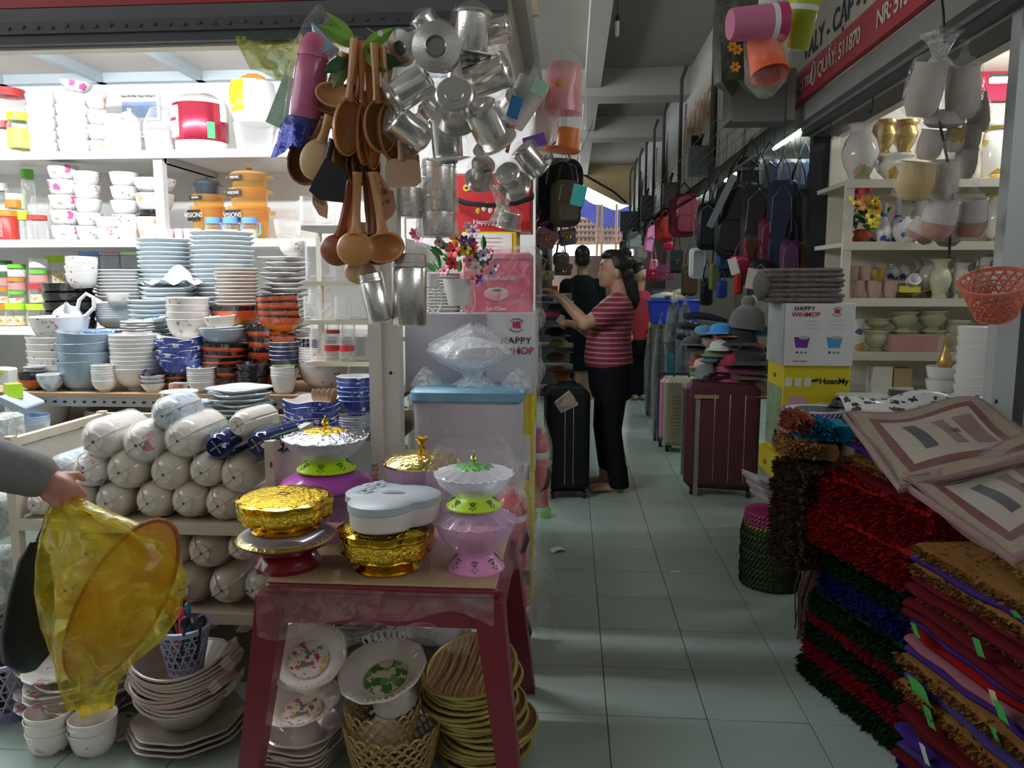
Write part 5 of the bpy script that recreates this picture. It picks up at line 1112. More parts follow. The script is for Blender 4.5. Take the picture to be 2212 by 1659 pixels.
def spat(u0,v0,pts,m,label,Y=YH,holes=(),name='spatula',th=.007):
    a = aY(u0,v0,Y); e = thing(name,label,'spatula',tuple(a),group='wooden ladles and spatulas hanging together')
    P = [aY(u,v,Y) - a for u,v in pts]; poly = [(p.x,p.z) for p in P]
    T = Matrix(((1,0,0,0),(0,0,1,0),(0,1,0,0),(0,0,0,1)))
    bl = ob('blade',MB(m).prism(poly,-th / 2,th / 2,M=T).mesh('blade'),e)
    cx = sum(p.x for p in P) / len(P); zt = max(p.z for p in P)
    ob('handle',MB(m).tube([(0,0,0),(cx * .6,0,zt * .6),(cx,0,zt - .005)],[.009,.008,.010],8).mesh('handle'),e)
    hq = []
    for (u,v) in holes:
        p = aY(u,v,Y) - a; ob('hole',MB(W3).lathe([(.001,0),(.006,0),(.006,.001),(.001,.001)],10,M=rotm((pi / 2,0,0))).mesh('hole'),bl,(p.x,-th / 2 - .0002,p.z))
    return e
# upper bunch, hung by the leaves
spoon(742,118,712,305,80,62,W1,'light wooden ladle facing front beside the leaves',dy=-.03,cup=False) if 0 else None
spoon(745,115,722,206,52,44,W1,'small light ladle seen from below, high on the left',dy=-.03)
spoon(742,120,705,222,60,36,W3,'small dark ladle behind the high left ladle',dy=.0)
spoon(738,122,694,240,56,40,W3,'lowest of the small dark ladles on the left',dy=.02)
spoon(752,118,757,204,26,40,W3,'narrow dark spoon between the upper handles',dy=.02)
spoon(765,85,748,275,48,110,W2,'broad warm wooden ladle in the centre of upper bunch',dy=-.05,face=.9)
spoon(780,92,782,290,30,120,W2,'slim warm ladle second from the centre',dy=-.03,face=1.2)
spoon(795,95,800,300,34,120,W2,'deep orange ladle tucked behind its neighbour',dy=.0,face=1.1)
spoon(808,95,818,275,50,100,W2,'broad warm ladle right of centre in the bunch',dy=-.05,face=.7)
spoon(826,105,838,285,44,110,W2,'rightmost warm ladle of the upper bunch',dy=-.03,face=1.0)
spoon(772,100,770,215,30,60,W1,'pale slim spoon behind the central upper handles',dy=.03)
spoon(818,100,806,225,34,60,W1,'pale spoon behind the right upper handles',dy=.03)
spoon(733,130,738,250,40,70,W1,'pale ladle half hidden at the upper left',dy=.04)
spoon(790,95,765,262,40,90,W2,'warm ladle wedged between the two broad ones',dy=.01,face=.8)
spoon(842,118,835,210,30,40,W3,'small dark spoon behind the rightmost handle',dy=.04)
spoon(700,260,668,350,58,92,W3,'wide dark ladle at the far left of lower bunch',dy=.0)
spoon(712,250,684,345,48,78,W4,'pale ladle showing its back at lower left',dy=-.05,cup=False)
spoon(735,250,738,345,40,80,W1,'brown ladle seen edge on below the centre',dy=-.02,face=1.0)
spoon(760,270,768,365,40,66,W3,'dark ladle left of the pair under the upper bunch',dy=.0,face=.9)
spoon(778,270,786,358,46,70,W3,'dark ladle right of the pair under the upper bunch',dy=.01,face=.8)
spat(718,300,[(705,340),(722,352),(750,376),(742,438),(690,432),(668,412),(680,385)],BLACK,'black nylon turner among the wooden ladles',Y=YH - .06)
spat(862,250,[(838,348),(848,343),(898,345),(906,352),(910,392),(900,402),(846,405),(834,398),(832,360)],W5,'blush wooden spatula with square blade at the right',Y=YH - .05)
spat(868,240,[(835,308),(850,300),(890,315),(905,335),(908,375),(836,352)],W2,'orange wooden spatula behind the blush blade',Y=YH - .0)
spat(815,380,[(820,405),(850,412),(856,450),(848,466),(824,484),(812,470)],W5,'blush slotted spatula with four round holes',Y=YH + .02,holes=((821,419),(833,415),(825,440),(838,435)))
spat(700,380,[(675,412),(702,425),(708,445),(706,472),(690,465),(676,440)],W5,'blush slotted spatula behind the black turner',Y=YH + .03,holes=((682,430),(690,434),(697,439)))
# lower bunch of mahogany ladles
spoon(765,375,727,540,48,60,W6,'round mahogany ladle at the lower left',dy=.0,cup=False)
spoon(768,375,752,535,44,64,W2,'orange mahogany ladle second from lower left',dy=.02,cup=False)
spoon(772,372,768,538,54,66,W2,'round orange ladle showing its back at lower centre',dy=-.04,cup=False)
spoon(792,372,800,535,30,64,W3,'dark mahogany ladle between the lower pair',dy=.02)
spoon(800,372,818,536,62,62,W3,'open dark ladle behind the lower right one',dy=.0)
spoon(806,372,832,535,58,58,W2,'open orange ladle facing front at the lower right',dy=-.03)
spoon(780,480,778,588,46,46,W4,'pale round paddle hanging lowest of all',dy=.03,cup=False)
# leaves and hanging wire
LF = mat('bright_leaf',(.20,.42,.05),.4,var=.3,vs_=20); LF2 = mat('dark_leaf',(.03,.10,.04),.4,var=.2,vs_=20)
hk = thing('hanging_hook','wire hook with plastic leaves holding the ladles','hook',tuple(aY(775,95,YH)))
ob('wire',MB(mat('wire',(.12,.12,.12),.4,.8)).tube([(0,0,-.02),(-.005,0,.05),(.0,.1,.17),(.0,.565,.155)] if 0 else [(0,0,-.02),(-.004,.1,.07),(0,.3,.10),(0,.56,.10)],.0022,5).mesh('wire'),hk)
def leaf(L,W,m): return MB(m).sheet(lambda u,v: ((u - .5) * W * sin(pi * (.08 + .9 * v)) * 1.0,.012 * abs(u - .5) - .25 * L * v * v,L * v),6,10)
for i,(du,dv,a,b_,m_,L) in enumerate(((0,5,-1.15,.2,LF,.13),(10,5,1.05,.3,LF,.11),(-8,0,-.75,.1,LF,.12),(20,15,1.9,.5,LF2,.12),(-20,25,-2.2,.2,LF2,.10),(12,10,2.4,.2,LF,.10),(-30,40,-2.75,.1,mat('mid_leaf',(.12,.20,.06),.5),.09))):
    p = aY(775 + du,95 + dv,YH - .04) - aY(775,95,YH); ob('leaf',leaf(L * .78,.034,m_).mesh('leaf'),hk,tuple(p),(0,a,b_))
tg = ob('price_sticker',MB(PAPER).box((0,0,0),(.012,.001,.012)).mesh('st'),hk,tuple(aY(822,72,YH - .06) - aY(775,95,YH)),(.2,.4,0))
# pink bottle bundle
p = aY(668,185,YH + .02); s_ = mpp(668,185,YH)
e = thing('bottle_bundle','pink drinking bottle wrapped with blue foil beside the ladles','bottle',tuple(p),(0,.18,0))
PKB = mat('pink_bottle',(.62,.12,.30),.2,coat=.4)
ob('bottle',MB(PKB).lathe([(.001,-.11),(.038,-.11),(.042,-.095),(.042,.03),(.038,.06),(.036,.07)],20).mesh('bottle'),e)
ob('cap',MB(mat('pink_cap',(.75,.16,.32),.3)).lathe([(.040,.068),(.038,.10),(.024,.125),(.012,.13),(.001,.13)],20).mesh('cap'),e)
ob('foil',MB(mat('blue_foil',(.03,.05,.30),.2,.4,bump=.8,bs=30)).lathe([(.06,-.18),(.055,-.13),(.047,-.09),(.044,-.085)],24,fn=lambda t,i,r,z: (r * (1 + .22 * sin(4 * t + i) * (i < 2)),z + .02 * sin(3 * t) * (i == 0))).mesh('foil'),e)
ob('plastic_wrap',MB(BAGF).lathe([(.058,-.16),(.052,-.05),(.05,.09),(.03,.16),(.006,.2)],20,fn=lambda t,i,r,z: (r * (1 + .06 * sin(5 * t + i)),z)).mesh('wrap'),e)
ob('green_card',MB(mat('mint_print',(.45,.70,.50),.5,var=.4,vs_=30)).box((0,0,0),(.05,.003,.13),M=rotm((0,.25,0))).mesh('card'),e,(-.065,.01,-.05))
p = aY(690,80,YH + .02)
one('foil_tip',MB(mat('sky_foil',(.35,.50,.62),.2,.3,bump=.6,bs=30)).lathe([(.001,.04),(.01,.02),(.018,-.02),(.03,-.05),(.001,-.05)],10),'pale blue foil wrapper tip above the pink bottle','wrapper',tuple(p),(0,-.5,0))
p = aY(598,112,2.55)
def gb_(u,v): return (-.14 + .22 * u + .05 * v,.05 * sin(3 * u),.05 - .13 * v * (1 - .4 * abs(u - .5)) + .006 * sin(14 * u))
one('olive_bag',MB(film('olive_film',(.50,.55,.10),.6,.2,20,.7,.2)).sheet(gb_,16,8),'olive green plastic bag hanging under the fascia','bag',tuple(p),sharp=30)
# ================================================================ coffee drippers in film
ALU = mat('brushed_aluminium',(.82,.79,.75),.20,.95,bump=.05,bs=200); ALUD = mat('aluminium_inside',(.26,.26,.27),.3,.9)
DFILM = film('dripper_film',(1,1,1),.05,.07,22,1.0,.10)
YD = 1.95
def dripper(u,v,dpx,rot,label,Y=YD,lid=True,wrap=True,small=False,k=1.0):
    p = aY(u,v,Y); r = dpx * mpp(u,v,Y) / 2
    e = thing('coffee_dripper',label,'coffee dripper',tuple(p),rot,'coffee drippers hanging in film')
    b = ob('cup',MB(ALU).lathe([(.001,-r * .9 * k),(r * .66,-r * .9 * k),(r * .68,-r * .86 * k),(r * .70,r * .72),(r * .73,r * .74),(r * .70,r * .76),(r * .67,r * .7),(r * .64,-r * .8 * k),(.001,-r * .8 * k)],28).mesh('cup'),e)
    ob('saucer',MB(ALU).lathe([(r * .40,-r * 1.06 * k),(r * .44,-r * .98 * k),(r * .70,-r * .93 * k),(r,-r * .86 * k),(r,-r * .82 * k),(r * .7,-r * .88 * k),(r * .3,-r * .9 * k)],28).mesh('saucer'),e)
    ob('base_ring',MB(ALUD).lathe([(.001,-r * .92 * k),(r * .42,-r * .92 * k),(r * .44,-r * .98 * k),(r * .40,-r * 1.08 * k),(r * .38,-r * 1.06 * k)],24).mesh('ring'),e)
    if lid:
        l = ob('lid',MB(ALU).lathe([(r * .76,r * .72),(r * .78,r * .80),(r * .70,r * .88),(r * .40,r * .9),(r * .38,r * .96),(.001,r * .97)],28).mesh('lid'),e)
    if wrap: ob('plastic_wrap',MB(DFILM).lathe([(r * .5,-r * 1.1 * k),(r * 1.06,-r * .9 * k),(r * .98,0),(r * .92,r * .8),(r * .5,r * 1.08),(r * .05,r * 1.3)],20,fn=lambda t,i,rr,z: (rr * (1 + .05 * sin(5 * t + 2 * i)),z)).mesh('wrap'),e)
    return e
F_ = pi / 2
dl = [(950,110,104,(-F_ + .1,.1,0),'coffee dripper showing its flat lid, topmost front',-.12),(1020,72,104,(.1,.1,0),'upright ribbed dripper at the top of cluster',0),(888,98,76,(-.9,.9,0),'tilted dripper behind the flat lid, upper left',.08),
      (888,190,100,(.1,1.0,.2),'dripper lying sideways at the left of cluster',-.06),(985,225,104,(F_ - .3,.2,0),'dripper showing its dark round base, centre of cluster',-.14),(1055,165,104,(.3,1.25,.2),'dripper lying sideways at the upper right',0),
      (882,278,92,(.5,-.9,0),'dripper turned outward at the lower left',.0),(965,300,96,(.12,-.05,0),'upright dripper hanging below the centre',-.05),(1050,270,104,(.6,-.45,0),'large tilted dripper below the centre right',-.1),
      (1075,62,60,(.2,1.4,0),'round dripper lid edge at the top right',.05),(1040,372,66,(1.0,.5,0),'small dripper at the bottom left of the cluster',0),(1105,388,70,(1.15,-.6,0),'small dripper with a bright lid at the bottom',-.05),
      (1145,345,72,(.35,-.7,0),'small polished dripper at the bottom right',-.02),(925,60,66,(.4,-.6,0),'half hidden dripper at the upper left back',.12),(1000,160,90,(.2,.3,0),'dripper buried in the middle of the cluster',.1),(940,250,80,(.2,-.8,0),'dripper buried behind the left side',.12),(1105,230,70,(.9,.9,0),'dripper buried behind the right side',.12)]
for (u,v,d,r_,lb,dy) in dl: dripper(u,v,d,r_,lb,YD + dy)
dripper(1095,483,64,(.15,.25,0),'single dripper hanging alone before the red cooler',YD,lid=False,k=.35)
p = aY(985,30,YD)
one('twine',MB(mat('twine',(.30,.12,.10),.7)).tube([(0,0,-.12),(.0,.0,.02),(0,.30,.08),(0,.64,.13)],.0025,5),'twine tying the coffee drippers to the fascia','twine',tuple(p))
p = aY(1085,420,YD)
one('rubber_band',MB(mat('yellow_band',(.55,.35,.10),.6)).tube([(0,0,.05),(.006,0,0),(.0,0,-.05)],.0025,5),'rubber band above the single hanging dripper','band',tuple(p))
one('film_knot',MB(KNOT).lathe([(.03,-.04),(.012,0),(.02,.03),(.035,.05)],14,fn=lambda t,i,r,z: (r * (1 + .25 * sin(4 * t + i)),z)),'knotted film top above the single hanging dripper','film',tuple(aY(1085,445,YD)))
# children's cup, tags and beakers right of the drippers
p = aY(1205,235,YD + .15); s_ = mpp(1205,235,YD + .15)
e = thing('beaker_bag','bag of pink and clear beakers beside the drippers','bag',tuple(p))
ob('pink_beaker',MB(glass('pink_beaker',(.95,.62,.66),.35,.5)).lathe([(.001,.115),(.04,.11),(.046,.09),(.048,-.01),(.044,-.01),(.04,.08)],20).mesh('beaker'),e,(.01,0,0),(0,.05,0))
ob('print',MB(mat('orange_flower',(.80,.30,.02),.5)).ell((0,0,0),(.014,.003,.011),10,6).mesh('print'),e,(.006,-.048,.055))
ob('clear_beaker',MB(FRCUP).lathe([(.001,-.10),(.03,-.10),(.036,.04),(.034,.04),(.028,-.09)],20).mesh('cup'),e,(-.03,.01,-.01),(0,.2,0))
ob('plastic_wrap',MB(DFILM).lathe([(.03,-.13),(.075,-.09),(.075,.06),(.06,.12),(.02,.15)],20,fn=lambda t,i,rr,z: (rr * (1 + .07 * sin(5 * t + 2 * i)),z)).mesh('wrap'),e)
p = aY(1215,312,YD + .1)
e = thing('orange_beaker','orange plastic beaker with wide flange under the bag','beaker',tuple(p),(0,.12,0))
OR = mat('orange_beaker',(.80,.20,.03),.35)
ob('cup',MB(OR).lathe([(.001,.04),(.028,.04),(.03,.03),(.03,-.01)],20).mesh('cup'),e,(.012,0,0)); ob('flange',MB(OR).lathe([(.001,-.02),(.044,-.018),(.048,-.012),(.03,-.008)],24).mesh('flange'),e)
for i,(u,v,w_,h_,c,lb,rr) in enumerate(((1165,190,38,34,(.42,.66,.44),'mint green',.4),(1112,232,26,46,(.03,.20,.50),'blue printed',.3),(1102,300,8,60,(.6,.05,.06),'red',.25),(1155,305,50,26,(.20,.08,.42),'purple',-.3))):
    s_ = mpp(u,v,YD + .05); one('card_tag',MB(mat('tag' + lb,c,.4,var=.2,vs_=40)).rbox((0,0,0),(w_ * s_,.004,h_ * s_),.0015,1),'%s card hanging among the drippers' % lb,'tag',tuple(aY(u,v,YD + .05)),(0,rr,.2))
p = aY(1130,225,YD + .12); one('white_cup',MB(mat('ivory_plastic',(.74,.70,.64),.35)).lathe([(.001,-.06),(.03,-.06),(.045,.06),(.042,.06),(.001,-.05)],20),'ivory plastic cup hanging right of the drippers','cup',tuple(p),(0,.5,0))
# steel flasks in film
for i,(u0,v0,u1,v1,w_,lb,dy) in enumerate(((800,590,822,695,52,'slim steel flask leaning under the pale paddle',0),(884,548,884,702,76,'large steel flask with banded lid in film',.03))):
    a,b_ = aY(u0,v0,YH + dy),aY(u1,v1,YH + dy); s_ = mpp(u1,v1,YH); L = (a - b_).length; r_ = w_ * s_ / 2
    d = a - b_; ang = atan2(d.x,d.z)
    e = thing('steel_flask',lb,'flask',tuple(b_),(0,ang,0))
    ob('body',MB(ALU).lathe([(.001,0),(r_ * .94,0),(r_,.004),(r_,L * .80),(r_ * .98,L * .81)],28).mesh('body'),e)
    ob('lid',MB(ALU).lathe([(r_,L * .815),(r_ * 1.02,L * .82),(r_ * 1.02,L * .87),(r_ * .98,L * .88),(r_ * .98,L * .98),(r_ * .9,L),(.001,L)],28).mesh('lid'),e)
    ob('plastic_wrap',MB(DFILM).lathe([(r_ * .8,-.008),(r_ * 1.12,.0),(r_ * 1.1,L * .6),(r_ * 1.15,L),(r_ * .6,L + .03),(.01,L + .12)],18,fn=lambda t,i,rr,z: (rr * (1 + .05 * sin(5 * t + 2 * i)),z)).mesh('wrap'),e)
# film-wrapped steel cans stacked behind the ladles
for i,(u,v0,v1,w_,Y) in enumerate(((945,345,460,90,2.78),(945,458,512,90,2.78),(880,405,470,70,2.74))):
    b_ = aY(u,v1,Y); h_ = aY(u,v0,Y).z - b_.z; r_ = w_ * mpp(u,v1,Y) / 2
    e = thing('steel_can',('tall steel can wrapped in film, left of red cooler','short steel can under the tall wrapped one','steel can wrapped in film behind the slotted spatula')[i],'can',tuple(b_))
    ob('body',MB(ALU).lathe([(.001,0),(r_ * .85,0),(r_ * .88,.006),(r_ * .88,h_ * .84),(r_ * .9,h_ * .85),(r_ * .9,h_ * .97),(.001,h_)],24).mesh('body'),e)
    ob('plastic_wrap',MB(CANF).lathe([(r_ * .9,0),(r_ * 1.02,.01),(r_ * .98,h_ * .8),(r_ * .9,h_ * .99),(r_ * .4,h_ * 1.03)],18,fn=lambda t,i,rr,z: (rr * (1 + .05 * sin(5 * t + 2 * i)),z)).mesh('wrap'),e)
# ================================================================ corner beside the post: bin, cartons, coolers
def pbox(name,label,cat,u0,u1,v0,v1,Y,depth,m,z0=None,rot=0,r=.004,group=None,x0=None):
    """carton whose front face covers the picture box at depth Y; returns (empty, w, h)"""
    a,b = aY(u0,v1,Y),aY(u1,v0,Y); z = a.z if z0 is None else z0; w_,h_ = b.x - a.x,b.z - z
    e = thing(name,label,cat,((a.x + b.x) / 2,Y,z),(0,0,rot),group)
    ob('carton',MB(m).rbox((0,depth / 2,h_ / 2),(w_,depth,h_),r,1,.002).mesh('carton'),e)
    return e,w_,h_
INK = mat('ink',(.02,.02,.03),.5); INKR = mat('ink_red',(.55,.03,.08),.5); INKG = mat('ink_grey',(.45,.45,.48),.6)
def hh_logo(e,x,y,z,s):
    text(e,'H',s,INKR,(x - s * .14,y,z + s * .06),bold=.002,name='logo'); text(e,'H',s,INKR,(x + s * .16,y,z - s * .04),bold=.002,name='logo')
    for k in (0,pi): ob('logo_arc',MB(INK).tube([(s * 1.0 * cos(k + .5 + t * .2),0,s * .85 * sin(k + .5 + t * .2)) for t in range(11)],s * .06,4,flat=.3).mesh('arc'),e,(x,y,z))
# yellow cartons stacked behind the bin
YC = 3.02
M_yel = mat('yellow_carton',(.74,.60,.02),.5,var=.06); M_wht = mat('print_white',(.72,.70,.74),.45,var=.04)
def zc(v,Y=YC): return aY(1140,v,Y).z
zs = [0,.44,zc(852)]
for i in range(2):
    e,w_,h_ = pbox('mop_carton','yellow mop carton %s behind the blue lidded bin' % ('on the floor','in the middle')[i],'carton',905,1152,852,1000,YC,.30,M_yel,z0=zs[i])
    pass
    o = e.children[0]; o.data = MB(M_yel).rbox((0,.15,(zs[i + 1] - zs[i]) / 2),(w_,.30,zs[i + 1] - zs[i] - .002),.004,1,.002).mesh('carton')
    h_ = zs[i + 1] - zs[i]
    ob('print_panel',MB(PAPER).box((w_ / 2 - .035,-.002,h_ * .42),(.05,.003,h_ * .4)).mesh('print'),e); ob('print_panel',MB(mat('print_mop',(.30,.28,.22),.5,var=.5,vs_=25)).box((w_ / 2 - .035,-.0035,h_ * .26),(.045,.003,h_ * .14)).mesh('print'),e)
    ob('side_print',MB(M_wht).box((w_ / 2 + .001,.14,h_ * .45),(.003,.2,h_ * .5)).mesh('print'),e)
e,w_,h_ = pbox('mop_carton','white winmop carton with red logo behind the film wrapped dish','carton',876,1156,676,852,YC,.30,M_wht,z0=zs[2])
ob('grey_field',MB(mat('print_grey',(.42,.40,.45),.5,var=.15,vs_=5)).box((-w_ * .18,-.002,h_ / 2),(w_ * .62,.003,h_ * .96)).mesh('field'),e)
text(e,'HAPPY',.036,INK,(w_ * .355,-.003,h_ * .66),bold=.0003,name='print_text',space=1.15); text(e,'WINMOP',.040,INKR,(w_ * .33,-.003,h_ * .535),bold=.0004,name='print_text')
hh_logo(e,w_ * .36,-.003,h_ * .85,.030)
ob('plastic_wrap',MB(CANF).sheet(lambda u,v: (w_ / 2 + .006 + .03 * v * sin(9 * u),-.01 + .3 * v,h_ * u + .01),10,6).mesh('wrap'),e)
ZW = zs[2] + h_
# bin
YBN = 2.80; a,b = aY(885,860,YBN),aY(1130,860,YBN); zb = .36; zl = aY(1000,845,YBN).z; wB = b.x - a.x
bn = thing('storage_bin','frosted storage bin with blue lid wrapped in film','bin',((a.x + b.x) / 2,YBN + .13,zb))
FRO = mat('frosted_lilac',(.60,.57,.62),.4); BLID = mat('sky_lid',(.22,.48,.66),.35,trans=.2)
ob('body',MB(FRO).rbox((0,0,(zl - zb) / 2 - .01),(wB * .90,.26,zl - zb - .03),.03,4,.006,taper=1.06).mesh('body'),bn)
ob('lid',MB(BLID).rbox((0,0,zl - zb - .02),(wB,.30,.05),.035,4,.01).mesh('lid'),bn)
def binfilm(u,v):
    t = 2 * pi * u; c,s_ = cos(t),sin(t); k = (abs(c) ** 4 + abs(s_) ** 4) ** -.25
    return (k * c * (wB / 2 + .006) * (1 + .012 * sin(17 * t + 5 * v)),k * s_ * .158,(zl - zb + .02) * v + .012 * sin(9 * t) * (v > .95))
ob('plastic_wrap',MB(film('bin_film',(1,1,1),.07,.08,14,1.0,.05)).sheet(binfilm,64,12).mesh('wrap',25),bn)
for sx in (-1,1): ob('wrap_ear',MB(KNOT).lathe([(.06,0),(.05,.03),(.02,.06),(.004,.075)],14,fn=lambda t,i,r,z: (r * (1 + .2 * sin(3 * t + i)),z)).mesh('ear'),bn,(sx * wB * .42,0,zl - zb))
one('carton',MB(BRC).rbox((0,0,zb / 2),(wB * .9,.26,zb - .002),.004),'brown carton on the floor under the storage bin','carton',((a.x + b.x) / 2,YBN + .14,0))
# film wrapped pedestal dish on the bin
p = aY(1020,838,YBN + .1); s_ = mpp(1020,800,YBN + .1)
e = thing('wrapped_dish','glass pedestal dish wrapped in film on the blue lid','dish',(p.x,YBN + .12,zl + .006))
ob('dish',MB(GLASS).lathe([(.06,0),(.055,.008),(.022,.03),(.02,.06),(.09,.085),(.15,.12),(.155,.13),(.148,.13),(.09,.095),(.001,.07)],32).mesh('dish'),e)
ob('lid',MB(GLASS).lathe([(.145,.13),(.12,.15),(.04,.18),(.012,.185),(.018,.205),(.001,.21)],28).mesh('lid'),e)
ob('plastic_wrap',MB(film('dish_film',(.97,.98,1),.20,.06,18,1.2,.28)).lathe([(.08,-.002),(.035,.03),(.04,.05),(.12,.09),(.17,.125),(.165,.15),(.10,.19),(.04,.225),(.01,.235)],30,fn=lambda t,i,r,z: (r * (1 + .07 * sin(5 * t + 1.3 * i) + .04 * sin(11 * t - i)),z + .008 * sin(3 * t + i))).mesh('wrap',22),e)
# red cooler on cartons
YR = 3.16
e,w_,h_ = pbox('paper_carton','yellow carton with white printed label under red cooler','carton',1000,1116,500,676,YR,.22,M_yel,z0=ZW)
ob('paper_label',MB(PAPER).box((-.01,-.002,h_ - .05),(w_ * .92,.003,.085)).mesh('label'),e)
for k in range(4): ob('print_line',MB(INKG).box((-.02,-.004,h_ - .025 - .016 * k),(w_ * .6,.002,.003)).mesh('line'),e)
zr = ZW + h_
e,w_,h_ = pbox('ice_chest','red ice chest with black handle and white lettering','ice chest',980,1146,376,500,YR,.22,mat('cooler_red',(.55,.035,.04),.4),z0=zr)
ob('handle',MB(BLACK).tube([(-w_ * .52,.06,h_ * .70),(-w_ * .53,-.03,h_ * .60),(-w_ * .3,-.045,h_ * .48),(0,-.05,h_ * .44),(w_ * .3,-.045,h_ * .47),(w_ * .53,-.03,h_ * .58),(w_ * .52,.06,h_ * .68)],.010,6,flat=.6).mesh('handle'),e)
WL = WLET
text(e,'HIEP THANH PLASTIC',.026,WL,(.02,-.002,h_ * .77),bold=.0006,name='print_text'); text(e,'Happy Home',.028,WL,(-.0,-.002,h_ * .17),bold=.0008,name='print_text')
ob('emblem',MB(mat('emblem_yellow',(.75,.55,.05),.4)).lathe([(.001,0),(.014,0),(.014,.002),(.001,.002)],16,M=rotm((pi / 2,0,0))).mesh('emblem'),e,(-w_ * .33,0,h_ * .77)); ob('emblem_mark',MB(INK).ell((0,0,0),(.006,.002,.005),8,5).mesh('m'),e,(-w_ * .33,-.003,h_ * .77))
for k,(x,z,c) in enumerate(((-.055,.36,(.7,.5,.08)),(-.03,.40,(.75,.7,.6)),(-.005,.37,(.75,.7,.6)),(.02,.36,(.7,.5,.08)),(.05,.38,(.1,.4,.2)),(-.02,.47,(.7,.6,.1)))): ob('printed_fruit',MB(mat('fruit%d' % k,c,.5)).ell((0,0,0),(.010,.002,.012),10,6).mesh('fruit'),e,(x,-.001,h_ * z))
ob('lid',MB(mat('chest_white',(.75,.75,.76),.4)).rbox((0,.11,h_ + .012),(w_ * 1.01,.225,.024),.01).mesh('lid'),e)
# pink chest in film
YPk = 3.06
e,w_,h_ = pbox('ice_chest','pink red ice chest wrapped in film on the winmop carton','ice chest',1000,1146,556,672,YPk,.24,mat('cooler_pink',(.66,.10,.17),.4),z0=ZW)
text(e,'THANH PLASTIC',.020,WL,(.0,-.003,h_ * .62),bold=.0005,name='print_text'); text(e,'Ice Chest',.020,WL,(0,-.003,h_ * .07),bold=.0006,name='print_text')
ob('oval_print',MB(mat('oval_rose',(.72,.45,.48),.5)).ell((0,0,0),(.05,.002,.026),24,6).mesh('oval'),e,(0,-.002,h_ * .34)); ob('fruit_print',MB(mat('fruit_rose',(.75,.3,.32),.5)).ell((0,0,0),(.016,.003,.017),12,8).mesh('fruit'),e,(.004,-.003,h_ * .32)); ob('fruit_leaf',MB(mat('leaf_teal',(.1,.4,.28),.5)).ell((0,0,0),(.02,.003,.006),10,6).mesh('leaf'),e,(0,-.004,h_ * .42))
ob('lid',MB(mat('chest_rose',(.72,.22,.28),.4)).rbox((0,.12,h_ + .004),(w_,.245,.03),.012).mesh('lid'),e)
ob('plastic_wrap',MB(film('dish_film2',(1,.97,.98),.16,.06,16,1.0,.2)).rbox((.012,.115,h_ / 2 + .015),(w_ + .05,.28,h_ + .06),.03,5).mesh('wrap'),e)
# white plates behind the planter
S('plate','plate',WHITE,None,'white plate in the stack behind the bicycle planter','plate','white plates behind the planter',960,82,590,672,3.12,12,ZW)
# bicycle planter with flowers
YFL = 2.92
fw_ = thing('bicycle_planter','white toy bicycle planter full of bright plastic flowers','planter',(aY(965,676,YFL).x,YFL + .02,ZW + .001))
s_ = mpp(965,640,YFL); WP = mat('white_wire',(.80,.80,.78),.4)
def wheel(x,r,yaw):
    q = MB(WP); q.tube([(r * .42 * cos(t * pi / 10),0,r + r * sin(t * pi / 10)) for t in range(20)],.004,5,closed=True)
    for k in range(3): a_ = k * pi / 3 + .3; q.tube([(-r * .42 * cos(a_),0,r - r * sin(a_)),(r * .42 * cos(a_),0,r + r * sin(a_))],.0022,4)
    return ob('wheel',q.mesh('wheel'),fw_,(x,0,0),(0,0,yaw))
wheel((938 - 965) * s_,.062,0); wheel((1012 - 965) * s_,.055,.2)
ob('pot',MB(WP).lathe([(.001,.03),(.035,.03),(.05,.09),(.056,.13),(.05,.13),(.001,.10)],24).mesh('pot'),fw_,((988 - 965) * s_,0,0))
ob('pot',MB(WP).lathe([(.001,.10),(.024,.10),(.03,.145),(.026,.145),(.001,.11)],20).mesh('pot'),fw_,((930 - 965) * s_,.01,0))
ob('frame',MB(WP).tube([((938 - 965) * s_,0,.06),((935 - 965) * s_,0,.12),(.0,0,.07),((1012 - 965) * s_,0,.06)],.004,5).mesh('frame'),fw_)
fcol = [((.70,.04,.05),(.05,.02,.02)),((.80,.66,.03),(.05,.03,.02)),((.78,.28,.32),(.10,.05,.05)),((.80,.72,.68),(.3,.25,.05)),((.72,.42,.60),(.1,.05,.1)),((.85,.36,.03),(.2,.1,.02)),((.16,.05,.30),(.4,.3,.05)),((.60,.50,.75),(.05,.04,.05))]
fnm = ['red','yellow','coral','cream','pink','orange','violet','lilac']
def flower_me(i):
    def mk():
        c,k = fcol[i]; q = MB(mat('petal_' + fnm[i],c,.5))
        for j in range(6): q.ell((.013,0,0),(.011,.0075,.002),8,5,M=rotm((0,-.25,0)) if 0 else Matrix.Rotation(j * pi / 3,4,'Z') @ rotm((0,-.25,0)))
        q.mat(mat('eye_' + fnm[i],k,.6)); q.ell((0,0,.003),(.005,.005,.003),8,5); return q.mesh('flower')
    return cached(('flower',i),mk)
fl_px = [(940,505,0,1),(895,505,0,1),(920,495,3,1),(905,515,4,1),(980,540,0,1.5),(985,515,5,1.3),(1005,537,1,1.2),(1022,535,0,1),(1055,548,2,1),(1045,552,7,1.1),(1015,562,2,1.2),(978,568,0,1.2),(1028,577,3,1.1),(960,585,2,1),(948,522,4,.9),(1002,520,6,1),(1020,525,6,.9),(1023,500,4,1.2),(1012,490,3,.9),(1070,575,4,1),(1035,605,6,1),(1022,602,2,.8),(915,470,0,.9),(1060,590,4,1)]
LFP = mat('plastic_leaf',(.05,.20,.05),.4,var=.3,vs_=30)
